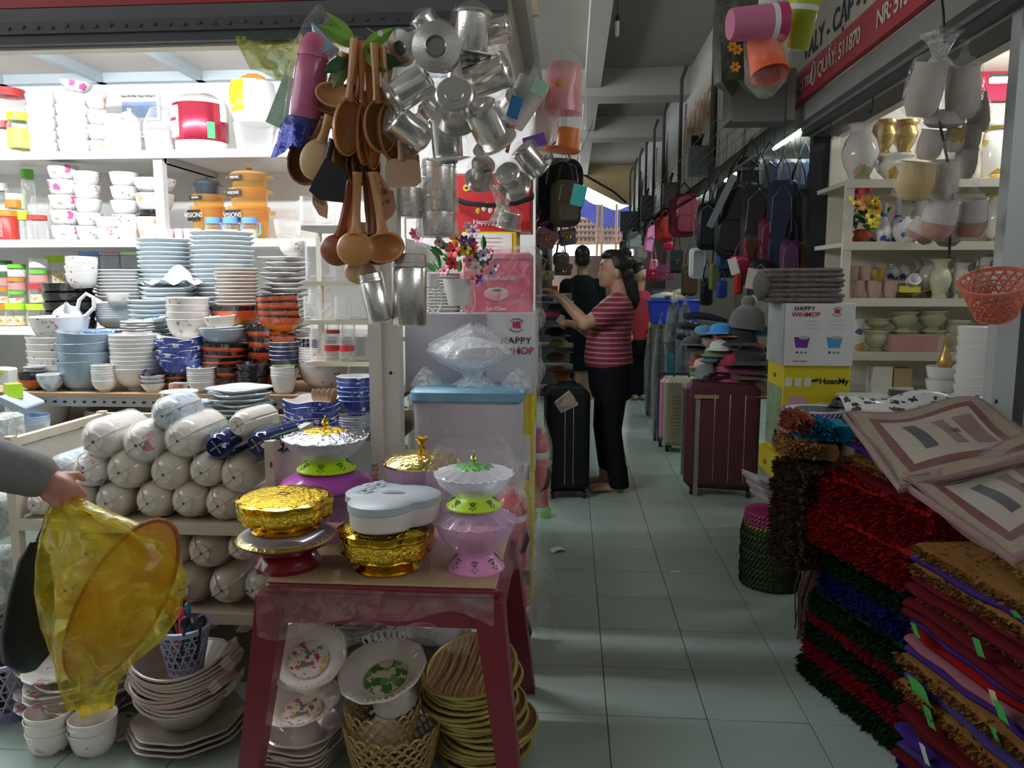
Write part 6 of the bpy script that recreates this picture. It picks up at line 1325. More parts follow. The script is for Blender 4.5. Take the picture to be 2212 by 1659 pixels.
for i in range(34):
    u,v = 925 + R.random() * 130,530 + R.random() * 60; p = aY(u,v,YFL + .02 + R.uniform(-.03,.05))
    ob('leaf',cached('fleaf',lambda: leaf(.055,.024,LFP).mesh('leaf')),fw_,tuple(p - fw_.location),(R.uniform(-.5,.9),R.uniform(-1.4,1.4),R.uniform(-1,1)))
for (u,v,c,k) in fl_px:
    p = aY(u,v,YFL - .03); ob('flower',flower_me(c),fw_,tuple(p - fw_.location),(pi / 2 + R.uniform(-.4,.3),0,R.uniform(-.5,.5)),k)
ob('stem',MB(LFP).tube([(0,0,.14),(.03,-.01,.22),(.04,-.02,.27)],.002,4).mesh('stem'),fw_)
# wrapped thermos jugs down the aisle side of the corner
JR = mat('jug_red',(.55,.03,.05),.3,coat=.3); JW = mat('jug_white',(.78,.76,.74),.4); JF = film('jug_film',(1,.98,.98),.12,.07,16,1.2,.15)
yj = aZ(1120,1440,0).y + .03
def jug(x,y,z,h,r,label):
    e = thing('water_jug',label,'jug',(x,y,z))
    ob('body',MB(JR).lathe([(.001,0),(r,0),(r,h * .60),(r * .96,h * .62)],22).mesh('body'),e); ob('band',MB(JW).lathe([(r * 1.01,h * .62),(r * 1.01,h * .70)],22).mesh('band'),e)
    ob('lid',MB(JR).lathe([(r * .98,h * .70),(r * .96,h * .80),(r * .7,h * .90),(r * .3,h * .94),(r * .3,h),(.001,h)],22).mesh('lid'),e)
    ob('strap',MB(mat('strap_navy',(.03,.035,.07),.5)).tube([(r * .9,-r * .3,h * .55),(r * 1.1,-r * .5,h * .4),(r * .9,-r * .8,h * .28),(r * .2,-r * 1.1,h * .22)],.008,5,flat=.4).mesh('strap'),e)
    ob('plastic_wrap',MB(JF).lathe([(r * 1.05,-.0),(r * 1.15,h * .1),(r * 1.12,h * .7),(r * .9,h * .98),(r * .3,h * 1.05)],20,fn=lambda t,i,rr,zz: (rr * (1 + .08 * sin(4 * t + i)),zz)).mesh('wrap',25),e)
    return e
xj = aY(1108,1400,yj).x
jug(xj,yj,.002,.30,.055,'red water jug with white band standing on the floor by table')
jug(xj - .012,yj + .05,.32,.28,.055,'red water jug wrapped in film above the floor jug')
one('carton',MB(BRC).rbox((0,0,.155),(.09,.1,.31),.004),'brown carton beneath the upper red jug','carton',(xj - .03,yj + .14,0))
def cascade(u,v):
    return (.05 * u + .11 * u * v + .012 * sin(14 * v + 5 * u),.02 * sin(7 * u + 3 * v) - .03 * u,-.62 * v + .03 * sin(6 * u) * v)
one('film_bag',MB(HANGF).sheet(cascade,16,24),'long clear plastic bag trailing beside the red jugs','bag',(xj + .01,yj + .03,.70),(0,0,.2),sharp=22)
xk,yk = -.13,3.25
e = jug(xk,yk,aY(1180,1085,3.3).z,.34,.042,'red water jug hanging in film beside the black suitcase')
ob('blue_tap',MB(mat('tap_blue',(.02,.06,.55),.35)).rbox((-.03,-.05,.30),(.035,.03,.09),.008).mesh('tap'),e)
def casc2(u,v): return (-.02 + .10 * u * (.35 + v) + .014 * sin(13 * v),.03 * sin(6 * u + 2 * v),-.86 * v + .02 * sin(5 * u))
one('film_bag',MB(HANGF).sheet(casc2,14,28),'clear plastic bags bunched down the winmop carton side','bag',(xk - .03,yk - .03,aY(1160,690,3.2).z),(0,0,.1),sharp=22)
one('beaker',MB(FRCUP).lathe([(.001,0),(.028,0),(.038,.08),(.036,.08),(.001,.01)],18),'clear beaker sticking out of the bunched bags','beaker',tuple(aY(1205,880,3.3)),(0,1.0,0))
one('bottle',MB(mat('green_bottle',(.10,.40,.06),.3)).lathe([(.001,0),(.03,0),(.03,.05),(.015,.07),(.012,.09),(.001,.09)],14),'green bottle on the floor beside the yellow cartons','bottle',tuple(aZ(1178,1118,.0)))
one('paper_scrap',MB(PAPER).sheet(lambda u,v: (.07 * u,.05 * v,.012 * sin(3 * u) + .002),4,3),'white paper scrap on the floor by the plastic bags','scrap',tuple(aZ(1195,1195,.001)),(0,0,.4))
one('paper_scrap',MB(PAPER).sheet(lambda u,v: (.04 * u,.012 * v,.002),3,2),'thin white scrap lying in the middle of aisle','scrap',tuple(aZ(1448,1236,.001)),(0,0,-.1))
# ================================================================ aisle goods
def suitcase(u,v,w,h,dep,m,label,face=0,Y=None,zips=3,rib=0,zipm=None,handle=True,yoff=0):
    p = aZ(u,v,0) if Y is None else aY(u,v,Y); e = thing('suitcase',label,'suitcase',(p.x,p.y + yoff,0),(0,0,face))
    ob('shell',MB(m).rbox((0,0,h / 2 + .03),(w,dep,h - .03),.05,5,.035).mesh('shell'),e)
    zm = zipm or ZIP
    for k in range(zips):
        x = -w / 2 + w * (k + 1) / (zips + 1) if zips > 2 else (-w * .1 + .05 * k)
        ob('zip',MB(zm).tube([(x,-dep / 2 - .001,.10),(x,-dep / 2 - .003,h * .5),(x,-dep / 2 - .001,h - .05),(x,-dep / 2 + .05,h + .013)],.0028,5).mesh('zip'),e)
    for k in range(rib): ob('ridge',MB(m).rbox((-w * .1,-dep / 2 - .002,.14 + k * .028),(w * .42,.010,.012),.003,1).mesh('ridge'),e)
    for sx in (-1,1): ob('wheel',MB(BLACK).lathe([(.001,-.012),(.022,-.012),(.024,0),(.022,.012),(.001,.012)],14,M=rotm((0,pi / 2,0))).mesh('wheel'),e,(sx * w * .38,-dep * .35,.024))
    if handle: ob('handle',MB(BLACK).tube([(-.06,0,h + .015),(-.05,0,h + .04),(.05,0,h + .04),(.06,0,h + .015)],.009,6).mesh('handle'),e)
    return e
MARO = mat('maroon_cloth',(.07,.012,.022),.6,var=.2,vs_=20); BLKC = mat('black_cloth',(.008,.009,.011),.7,spec=.2)
suitcase(1222,1078,.26,.66,.30,BLKC,'black upright suitcase with silver zips on the left',.12,zips=2,yoff=.12)
suitcase(1560,1072,.44,.68,.28,MARO,'large maroon fabric suitcase under the hat table',-.18,zips=4,yoff=.10)
suitcase(1470,975,.26,.56,.22,mat('champagne_shell',(.50,.42,.32),.35,coat=.2),'champagne ribbed hard suitcase behind the maroon one',-.1,zips=0,rib=12,yoff=.06)
suitcase(1440,968,.10,.54,.2,mat('pink_shell',(.72,.26,.55),.35),'pink hard suitcase edge left of the champagne one',-.1,zips=0,yoff=.12)
def cap(u,v,w,m,label,Y,visor=None,turn=0,dome=.6,group='caps and hats for sale',tilt=0):
    p = aY(u,v,Y); r = w * mpp(u,v,Y) / 2
    e = thing('cap',label,'cap',tuple(p),(tilt,0,turn),group)
    ob('crown',MB(m).lathe([(r,0),(r * .98,r * .25),(r * .8,r * dome * .85),(r * .4,r * dome * 1.1),(.001,r * dome * 1.15)],18).mesh('crown'),e)
    ob('visor',MB(visor or m).sheet(lambda a,b: (r * 1.0 * sin(2.2 * (a - .5)) * (1 + .25 * b),-r * .9 * cos(2.2 * (a - .5)) - r * .7 * b * cos(1.6 * (a - .5)),-.15 * r * b + .02 * r),10,3).mesh('visor'),e)
    ob('button',MB(visor or m).ell((0,0,r * dome * 1.15),(r * .09,r * .09,r * .05),8,5).mesh('b'),e)
    return e
C = lambda n,c: mat('cloth_' + n,c,.75,sheen=.2,var=.1,vs_=30)
# hat table on the right
YHT = aZ(1560,1085,0).y + .15; zht = aY(1600,852,YHT).z
ht_ = thing('hat_table','low board table piled with caps above the maroon suitcase','table',(aY(1590,852,YHT).x,YHT + .25,0))
ob('tabletop',MB(mat('hat_board',(.36,.26,.13),.6)).box((0,0,zht - .01),(.50,.60,.02)).mesh('top'),ht_)
for x in (-.23,.23):
    for y in (-.27,.27): ob('leg',MB(M_gal).box((x,y,(zht - .02) / 2),(.025,.025,zht - .02)).mesh('leg'),ht_)
YQ = YHT + .12
hats = [(1612,842,92,'tan',(.26,.18,.09),'brown straw hat flat on the table front',.1),(1600,832,84,'lime',(.40,.58,.05),'lime edged cap in the lowest stack',.2),(1602,820,84,'greyl',(.40,.40,.40),'light grey cap in the lowest stack',.3),(1606,808,80,'wine',(.20,.03,.06),'wine red cap in the lowest stack',.2),
        (1612,796,88,'black1',(.02,.018,.022),'black cap above the wine red one',.3),(1614,778,80,'black2',(.03,.026,.03),'charcoal cap under the orange stack',.1),(1622,768,58,'navyy',(.04,.04,.10),'navy cap with yellow edge below the orange cap',.0),(1622,758,56,'orange',(.78,.24,.02),'bright orange cap on the navy cap',.0),
        (1600,738,70,'black3',(.015,.015,.02),'black flat cap beneath the pompom beanie',-.3),(1640,722,50,'denim',(.06,.12,.20),'denim blue cap by the winmop carton',.3),(1556,716,46,'azure',(.03,.30,.72),'azure blue cap left of the orange visor',-.5),(1576,722,56,'char',(.06,.06,.07),'charcoal and orange cap beside the azure cap',-.4),
        (1560,742,44,'red2',(.45,.04,.04),'red cap folded in the middle pile',-.6),(1556,752,46,'white2',(.6,.6,.58),'white cap under the red folded one',-.5),(1548,764,52,'olive',(.16,.20,.10),'olive cap in the middle pile',-.6),(1582,782,54,'crim',(.36,.03,.06),'crimson cap beside the orange stack',-.2),(1568,798,44,'pinkc',(.50,.10,.22),'deep pink cap low in the pile',-.2),
        (1520,790,42,'whiteo',(.55,.50,.45),'white and orange cap at the left pile end',-.9),(1524,804,44,'greyb',(.20,.22,.26),'grey satin cap at the left pile end',-.9),(1556,822,56,'rose',(.40,.06,.12),'rose cap at the table front left',-.3),(1578,834,52,'magc',(.45,.06,.20),'magenta cap at the table front centre',-.1),(1540,776,40,'teal',(.05,.2,.2),'teal cap wedged in the left pile',-.8)]
for i,(u,v,w_,n,c,lb,t) in enumerate(hats): cap(u,v,w_,C(n,c),lb,YQ + .05 * ((i * 7) % 5) * .4,turn=t,visor=C('tip',(.55,.20,.04)) if n in ('char','whiteo') else C('yel',(.6,.45,.05)) if n in ('navyy',) else None,dome=.5 if i < 6 else .7)
p = aY(1612,710,YQ); e = thing('beanie','grey knitted beanie with a green grey pompom','beanie',tuple(p),(0,.1,0)); r_ = 36 * mpp(1612,700,YQ)
ob('knit',MB(mat('grey_knit',(.12,.12,.125),.9,bump=.8,bs=120,sheen=.5)).lathe([(r_,0),(r_ * 1.05,r_ * .3),(r_ * .9,r_ * 1.0),(r_ * .5,r_ * 1.35),(.001,r_ * 1.45)],20).mesh('knit'),e)
ob('pompom',MB(mat('pompom',(.17,.17,.12),.95,bump=1,bs=150,sheen=.6)).ell((-.01,0,r_ * 1.6),(r_ * .42,r_ * .42,r_ * .38),14,10).mesh('pom'),e)
for i,(u,v,a_) in enumerate(((1522,688,.1),(1510,712,.2),(1500,742,.4),(1530,735,-.2))):
    p = aY(u,v,YQ + .35); one('wrapped_umbrella',MB(SHB).tube([(-.14,0,0),(-.05,.01,.012),(.05,0,.008),(.15,-.01,-.004)],[.022,.028,.026,.014],8),'folded umbrella in shiny wrap, %s of the loose rolls' % ('topmost','second','lowest left','lowest right')[i],'umbrella',tuple(p),(0,a_,.2),'folded umbrellas in wrap')
# blue bin with soft goods
YBB2 = 7.4; a,b = aY(1400,700,YBB2),aY(1518,650,YBB2)
e = thing('blue_tub','bright blue plastic tub of soft goods on a stand','tub',((a.x + b.x) / 2,YBB2 + .15,a.z)); BT = mat('tub_blue',(.03,.06,.50),.35)
ob('tub',MB(BT).rbox((0,0,(b.z - a.z) / 2),((b.x - a.x) * .84,.26,b.z - a.z),.03,4,.01,taper=1.12).mesh('tub'),e); ob('rim',MB(BT).rbox((0,0,b.z - a.z),((b.x - a.x),.32,.02),.03,4).mesh('rim'),e)
one('stand',MB(mat('dim_wood',(.16,.12,.08),.7)).box((0,0,a.z / 2),(.4,.3,a.z - .002)),'dim wooden stand under the bright blue tub','stand',((a.x + b.x) / 2,YBB2 + .15,0))
for i,(u,v,w_,c,lb) in enumerate(((1468,640,60,(.62,.48,.26),'tan'),(1480,628,50,(.70,.58,.36),'cream'),(1475,648,44,(.30,.36,.26),'sage'),(1425,645,40,(.32,.45,.45),'pale teal'),(1440,632,34,(.62,.55,.42),'beige'))):
    p = aY(u,v,YBB2 + .1); s_ = mpp(u,v,YBB2); one('folded_cloth',MB(mat('soft_' + lb,c,.8,bump=.5,bs=20)).ell((0,0,0),(w_ * s_ / 2,.09,w_ * s_ * .22),14,8),'%s folded soft cloth heaped in the blue tub' % lb,'cloth',(p.x,YBB2 + .15,b.z + .03 + .02 * (i % 3)))
# garments and umbrellas in film hanging low on the right
for i,(u,v0,v1,w_,Y) in enumerate(((1448,640,955,46,6.9),(1420,690,960,30,6.4),(1402,700,900,24,7.6),(1475,650,840,34,6.8))):
    a,b = aY(u,v0,Y),aY(u,v1,Y); h_ = a.z - b.z; r_ = w_ * mpp(u,v0,Y) / 2
    e = thing('umbrella_bundle','bundle of long black umbrellas in film, %s' % ('at the tub front','left beside the walkway','farthest left','right by the caps')[i],'umbrella',(b.x,Y,b.z))
    for k in range(5): ob('umbrella',MB(SHB).tube([(r_ * .5 * cos(k * 1.26),r_ * .5 * sin(k * 1.26),.02),(r_ * .6 * cos(k * 1.26),r_ * .6 * sin(k * 1.26),h_ * .5),(r_ * .25 * cos(k * 1.26),r_ * .25 * sin(k * 1.26),h_ * .96)],[.012,r_ * .34,r_ * .16],6).mesh('u'),e)
    ob('plastic_wrap',MB(film('hang_film2',(.9,.95,1),.12,.06,14,1.2,.22)).lathe([(r_ * .4,0),(r_ * .9,h_ * .1),(r_ * 1.05,h_ * .6),(r_ * .6,h_ * .9),(r_ * .15,h_)],14,fn=lambda t,i,r,z: (r * (1 + .1 * sin(4 * t + i)),z)).mesh('w',22),e)
    ob('hook',MB(M_gal).tube([(0,0,h_),(0,0,h_ + .04),(.02,0,h_ + .05)],.004,5).mesh('h'),e)
# boxy luggage behind, teal and yellow
pbox('carton','teal patterned carton behind the champagne suitcase','carton',1432,1466,765,835,6.8,.2,mat('teal_print',(.03,.16,.20),.5,var=.4,vs_=12))
one('yellow_rack',MB(mat('yellow_bar',(.60,.48,.10),.5)).box((0,0,.10),(.14,.02,.025)).box((0,0,0),(.14,.02,.025)).box((-.06,0,-.25),(.02,.02,.75)),'yellow slatted rack behind the champagne suitcase','rack',tuple(aY(1450,765,6.95)))
# ================================================================ bags hanging
def bag(u,v0,v1,w,m,label,Y,kind='hand',turn=0,strap=None,vs0=None,accent=None,dep=.09,tilt=0,cat='bag'):
    a,b = aY(u,v0,Y),aY(u,v1,Y); h_ = a.z - b.z; w_ = w * mpp(u,v0,Y)
    e = thing('backpack' if kind == 'pack' else 'handbag' if kind == 'hand' else 'pouch',label,cat,tuple(a),(0,tilt,turn),'bags hanging along the aisle')
    k = min(w_,h_) * (.30 if kind != 'hand' else .14)
    T = Matrix(((1,0,0,0),(0,0,-1,0),(0,1,0,0),(0,0,0,1)))
    bd = ob('body',MB(m).rbox((0,0,0),(w_,h_,dep),k,4,min(dep * .3,.03),M=Matrix.Translation((0,0,-h_ / 2)) @ T).mesh('body'),e)
    if kind == 'pack':
        ob('front_pocket',MB(accent or m).rbox((0,0,0),(w_ * .8,h_ * .42,.04),k * .7,4,.012,M=Matrix.Translation((0,-dep / 2 - .01,-h_ * .70)) @ T).mesh('pocket'),e)
        ob('zip',MB(ZIP).tube([(-w_ * .36,-dep / 2,-h_ * .45),(-w_ * .3,-dep / 2 - .002,-h_ * .15),(0,-dep / 2 - .002,-h_ * .05),(w_ * .3,-dep / 2 - .002,-h_ * .15),(w_ * .36,-dep / 2,-h_ * .45)],.003,4).mesh('zip'),e)
    elif kind == 'hand':
        ob('flap',MB(accent or m).rbox((0,0,0),(w_ * 1.01,h_ * .5,.012),k,3,.003,M=Matrix.Translation((0,-dep / 2 - .006,-h_ * .26)) @ T).mesh('flap'),e)
        ob('clasp',MB(GOLD).tube([(.012 * cos(t),-dep / 2 - .016,-h_ * .5 + .016 * sin(t)) for t in [k_ * pi / 5 for k_ in range(10)]],.004,5,closed=True).mesh('clasp'),e)
    else:
        ob('zip',MB(ZIP).tube([(-w_ * .35,-dep / 2,-h_ * .3),(0,-dep / 2 - .002,-h_ * .12),(w_ * .35,-dep / 2,-h_ * .3)],.003,4).mesh('zip'),e)
    top = (aY(u,vs0,Y).z - a.z) if vs0 else .18
    sm = strap or m
    if a.z + top < 2.29: ob('hanging_cord',MB(BLACK).tube([(0,0,top - .01),(0,0,2.315 - a.z)],.0018,4).mesh('cord'),e)
    ob('strap',MB(sm).tube([(-w_ * .3,0,-.01),(-w_ * .2,0,top * .5),(0,0,top),(w_ * .2,0,top * .5),(w_ * .3,0,-.01)],.010,5,flat=.4).mesh('strap'),e)
    return e
K = lambda n,c,r=.55: mat('bag_' + n,c,r,var=.12,vs_=18,spec=.3)
BK = K('black',(.012,.013,.018)); BK2 = K('black2',(.022,.022,.028)); NV = K('navy',(.02,.03,.06))
# dark backpacks in the first right stall
bag(1600,395,560,100,BK,'big black backpack nearest the white panel',5.6,'pack',-.3,vs0=330,dep=.2)
bag(1560,430,540,70,BK2,'black backpack with chequered patch on the left',6.2,'pack',-.3,vs0=360,accent=bands('chequer',[(0,(.7,.7,.7)),(.5,(.03,.03,.03))],0,rep=.02),dep=.16)
bag(1640,400,620,70,BK2,'black and brown backpack in the middle row',5.3,'pack',-.2,vs0=330,accent=K('brown',(.10,.04,.02)),dep=.16)
bag(1690,390,640,62,NV,'navy backpack with bright blue straps',5.2,'pack',-.2,vs0=335,strap=K('blue',(.02,.16,.50)),dep=.15)
bag(1725,400,650,54,BK,'black backpack with lime trim near the post',5.2,'pack',-.2,vs0=340,accent=K('limeb',(.20,.30,.03)),dep=.15)
bag(1752,420,650,40,BK2,'narrow black backpack beside the dark post',5.15,'pack',0,vs0=340,accent=K('redb',(.35,.02,.02)),dep=.12)
bag(1665,470,640,50,K('wine',(.16,.01,.04)),'wine coloured backpack low in the middle',5.2,'pack',-.2,vs0=420,dep=.12)
bag(1708,520,660,44,K('plum',(.09,.03,.10)),'plum backpack low beside the navy one',5.1,'pack',-.2,vs0=460,dep=.12)
p = aY(1585,380,5.45)
one('grey_strap',MB(K('grey',(.30,.33,.37))).box((0,0,-.18),(.045,.008,.38)),'grey webbing strap hanging aslant before the backpacks','strap',tuple(p),(0,.42,0))
# mid-aisle bags
bag(1507,535,602,34,K('white',(.70,.74,.78)),'white oval pouch on lettered grey straps',6.3,'pouch',.1,strap=K('grey2',(.22,.26,.32)),vs0=430,dep=.08)
bag(1478,420,512,60,K('claret',(.16,.012,.03)),'claret backpack hanging high in mid aisle',7.2,'pack',.2,vs0=395,dep=.16)
bag(1437,468,520,40,K('scarlet',(.50,.03,.02),.35),'scarlet round backpack with a shiny front',7.8,'pack',.2,vs0=455,dep=.14)
bag(1443,522,540,22,K('cherry',(.50,.01,.06),.35),'small cherry purse below the scarlet backpack',7.8,'pouch',0,vs0=515,dep=.06)
bag(1408,485,545,20,K('pinkw',(.62,.20,.42),.35),'pink wallet bag hanging at the left of the row',8.6,'hand',.3,vs0=475,dep=.05,tilt=.15)
bag(1437,572,606,38,K('mauve',(.22,.05,.12),.35),'mauve handbag with round gold clasp',7.6,'hand',.1,vs0=535,dep=.08,tilt=-.1)
bag(1408,582,606,24,K('crimson',(.36,.01,.06),.35),'crimson handbag left of the mauve one',8.0,'hand',.1,vs0=545,dep=.08)
bag(1412,560,584,18,K('blush',(.60,.22,.28),.35),'blush little bag above the crimson one',8.2,'pouch',0,vs0=530,dep=.05)
bag(1545,568,628,24,K('moss',(.16,.18,.06)),'moss green pouch beside the white pouch',5.8,'pouch',0,vs0=520,dep=.06)
bag(1562,545,580,30,K('denimb',(.04,.08,.22)),'denim blue pouch right of the moss one',5.7,'pouch',.2,vs0=500,dep=.06)
bag(1560,606,644,22,K('royal',(.02,.06,.34)),'royal blue pouch hanging lowest',5.6,'pouch',0,vs0=580,dep=.05)
bag(1527,600,660,26,BK,'black pouch behind the moss one',6.0,'pouch',0,vs0=560,dep=.06)
bag(1462,540,590,26,BK2,'black handbag among the mid aisle bags',7.2,'hand',0,vs0=500,dep=.08)
bag(1490,570,640,34,K('espresso',(.06,.03,.02)),'espresso brown bag behind the white pouch',6.9,'pouch',0,vs0=520,dep=.08)
bag(1600,552,590,46,K('rasp',(.48,.02,.10),.35),'raspberry patent bag with gold buckles',5.1,'pouch',.2,vs0=520,dep=.07)
bag(1596,585,636,18,K('red3',(.42,.02,.02)),'slim red case under the raspberry bag',5.1,'pouch',0,vs0=570,dep=.05)
bag(1640,560,650,44,BK2,'black bag with white printed tags low on right',5.05,'pouch',0,vs0=520,dep=.08)
for i,(u,v,w_,h_,c,lb,rr,Y) in enumerate(((1585,575,20,36,(.72,.70,.66),'white card tag on the raspberry bag',-.3,5.0),(1625,602,26,44,(.62,.55,.50),'printed picture tag hanging among black bags',.15,4.98),(1632,648,18,22,(.6,.62,.62),'small white tag beside the beanie',0,4.95))):
    s_ = mpp(u,v,Y); one('card_tag',MB(mat('cardtag%d' % i,c,.5,var=.25,vs_=25)).rbox((0,0,0),(w_ * s_,.004,h_ * s_),.002,1),lb,'tag',tuple(aY(u,v,Y)),(0,rr,.1))
for i,(u,v0,v1,w_) in enumerate(((1622,340,470,56),(1662,345,480,54),(1585,400,500,50),(1530,440,540,44),(1705,345,440,50),(1740,345,470,40),(1620,470,580,60),(1575,500,600,44))):
    bag(u,v0,v1,w_,(BK,BK2,NV)[i % 3],'plain black backpack packed at the back of stall, %s from left' % ('fourth','sixth','third','first','seventh','eighth','fifth','second')[i],5.75 + .1 * (i % 3),'pack',-.2,vs0=v0 - 40,dep=.14)
rr_ = random.Random(3)
for i in range(18):
    u = 1496 + i * 8.6; n,c = (('slate',(.07,.08,.10)),('coal',(.02,.02,.025)),('cherryc',(.34,.03,.05)),('skyc',(.10,.30,.50)),('sandc',(.36,.28,.18)),('coalb',(.03,.03,.035)))[i % 6]
    cap(u,716 + rr_.uniform(0,105),44,C('bk' + n,c),'%s cap in the back of the hat pile, %s from left' % ({'slate': 'slate','coal': 'black','cherryc': 'cherry red','skyc': 'sky blue','sandc': 'sand','coalb': 'charcoal'}[n],('first','second','third','fourth','fifth','sixth','seventh','eighth','ninth','tenth','eleventh','twelfth','thirteenth','fourteenth','fifteenth','sixteenth','seventeenth','eighteenth')[i]),YQ + .22,turn=rr_.uniform(-.9,.4),dome=.6)
gm = thing('wire_grid','thin wire grid from which the right row bags hang','grid',(1.2,8.5,2.315))
for k in range(5): ob('wire',MB(M_gal).tube([(-.30 + .09 * k,-3.4,0),(-.30 + .09 * k,5.6,0)],.0025,4).mesh('w'),gm)
for k in range(4): ob('wire',MB(M_gal).tube([(-.30,-3.3 + 2.9 * k,.003),(.07,-3.3 + 2.9 * k,.003)],.0025,4).mesh('w'),gm)
# far bags and lit goods
far = [(1370,520,30,(.55,.60,.65),'silvery bag in wrap'),(1385,545,26,(.70,.68,.60),'white bag in wrap'),(1350,535,24,(.20,.24,.28),'slate bag'),(1395,520,18,(.20,.10,.10),'brown purse'),(1355,508,20,(.32,.34,.36),'grey satchel')]
for i,(u,v,w_,c,lb) in enumerate(far): bag(u,v - w_ * .6,v + w_ * .6,w_,K('far%d' % i,c,.3),'%s far along the right row' % lb,10 + .6 * i,'pouch',0,vs0=v - w_,dep=.12)
hr = thing('hanging_rail','steel rail carrying the bags above the right stalls','rail',(1.12,7.2,aY(1560,372,5.6).z))
ob('rail',MB(M_gal).tube([(0,-2.2,.02),(0,3.8,.02)],.011,6).mesh('rail'),hr)
for y in (-1.6,.4,2.4): ob('bracket',MB(M_gal).box((.09,y,.02),(.2,.02,.02)).mesh('bracket'),hr)
# left stall two: hanging bags and hats
bag(1205,345,470,100,BK,'large black backpack hanging beside the red cooler',4.9,'pack',.3,vs0=300,dep=.2)
bag(1222,390,490,60,K('khaki',(.09,.07,.045)),'khaki backpack with a turquoise tag',4.7,'pack',.3,vs0=340,dep=.14)
one('card_tag',MB(mat('turquoise_card',(.05,.38,.36),.5)).rbox((0,0,0),(.08,.004,.12),.002,1),'turquoise card tag on the khaki backpack','tag',tuple(aY(1250,422,4.55)),(0,.2,.2))
bag(1180,470,530,44,K('berry',(.18,.012,.03)),'berry red shoulder bag under the black backpack',4.9,'pouch',.2,vs0=430,dep=.1)
bag(1185,498,534,46,K('dustp',(.36,.16,.22),.4),'dusty pink handbag tilted below the backpack',4.75,'hand',.3,vs0=470,dep=.08,tilt=.4)
bag(1222,495,530,36,K('stone',(.20,.17,.17)),'stone grey handbag right of the dusty pink one',4.8,'hand',.2,vs0=470,dep=.08,tilt=-.2)
bag(1212,545,575,34,K('quilt',(.18,.15,.14)),'quilted taupe shoulder bag',4.9,'pouch',.2,vs0=510,dep=.08)
bag(1216,570,595,36,K('steelg',(.16,.17,.18)),'steel grey handbag lowest on the left',4.95,'hand',.2,vs0=540,dep=.08)
bag(1170,550,600,34,K('oliveb',(.06,.06,.03)),'olive black bag against the film wrapped cooler',4.85,'pouch',.1,vs0=500,dep=.1)
bag(1182,585,605,30,K('creamb',(.45,.42,.34)),'cream purse low on the left',4.8,'hand',.1,vs0=560,dep=.06)
LSH = aZ(1222,1078,0).y + .5
ls = thing('hat_stand','dark shelf stand of folded caps beside the black suitcase','stand',(aY(1205,850,LSH).x - .08,LSH + .2,0))
for v in (655,705,752,800,850): ob('shelf',MB(M_dim).box((0,0,aY(1205,v,LSH).z),(.36,.4,.014)).mesh('shelf'),ls)
for x in (-.17,.17): ob('upright',MB(BLACK).box((x,.18,aY(1205,600,LSH).z / 2),(.025,.025,aY(1205,600,LSH).z)).mesh('up'),ls)
lh = [(1172,650,46,'navyl',(.02,.03,.10),'navy cap at the top of the left stand'),(1205,668,44,'blackl',(.02,.03,.04),'black peaked cap below the navy one'),(1190,682,44,'pinkl',(.62,.12,.30),'bright pink cap on the left stand'),(1180,700,56,'greyl2',(.24,.25,.28),'grey cap under the bright pink one'),(1200,722,48,'blkl',(.015,.015,.02),'black folded cap in mid left stand'),
      (1205,745,40,'yelg',(.35,.32,.08),'olive yellow cap in mid left stand'),(1214,758,34,'rosel',(.5,.22,.32),'rose wrapped cap in mid left stand'),(1200,775,44,'brnl',(.14,.09,.06),'brown cap in the lower left stand'),(1208,802,40,'redl',(.55,.03,.03),'red folded cap in the lower left stand'),(1212,816,36,'orgl',(.55,.20,.06),'orange striped cap in the lower left stand'),(1216,828,36,'whtl',(.55,.5,.45),'white striped cap under the orange one'),(1200,846,56,'blk5',(.015,.015,.02),'flat black cap just above the black suitcase'),(1228,838,22,'pnk5',(.65,.22,.5),'pink child cap above the black suitcase')]
for i,(u,v,w_,n,c,lb) in enumerate(lh): cap(u,v,w_,C(n,c),lb,LSH + .08,turn=.6,dome=.55)
one('folded_stack',MB(mat('sage_cloth',(.40,.42,.36),.8)).rbox((0,0,.04),(.1,.1,.08),.01),'sage folded cloths above the peaked cap','cloth',tuple(aY(1218,660,LSH + .1)))
one('orange_box',MB(mat('orange_pack',(.55,.14,.03),.5)).rbox((0,0,.035),(.06,.06,.07),.006),'orange packet behind the reaching hand','packet',tuple(aY(1195,640,LSH + .15)))
# goods filling the dim far rows
for i in range(9):
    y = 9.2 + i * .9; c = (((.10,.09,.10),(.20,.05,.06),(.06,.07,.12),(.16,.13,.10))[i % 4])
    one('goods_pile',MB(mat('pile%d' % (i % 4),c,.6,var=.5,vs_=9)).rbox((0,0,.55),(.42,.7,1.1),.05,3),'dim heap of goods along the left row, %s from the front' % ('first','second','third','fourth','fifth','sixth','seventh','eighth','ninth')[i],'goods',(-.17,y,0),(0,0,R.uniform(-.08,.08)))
    one('goods_pile',MB(mat('pile%d' % ((i + 1) % 4),c,.6,var=.5,vs_=9)).rbox((0,0,.6),(.42,.7,1.2),.05,3),'dim heap of goods along the right row, %s from the front' % ('first','second','third','fourth','fifth','sixth','seventh','eighth','ninth')[i],'goods',(1.18,y + .3,0),(0,0,R.uniform(-.08,.08)))
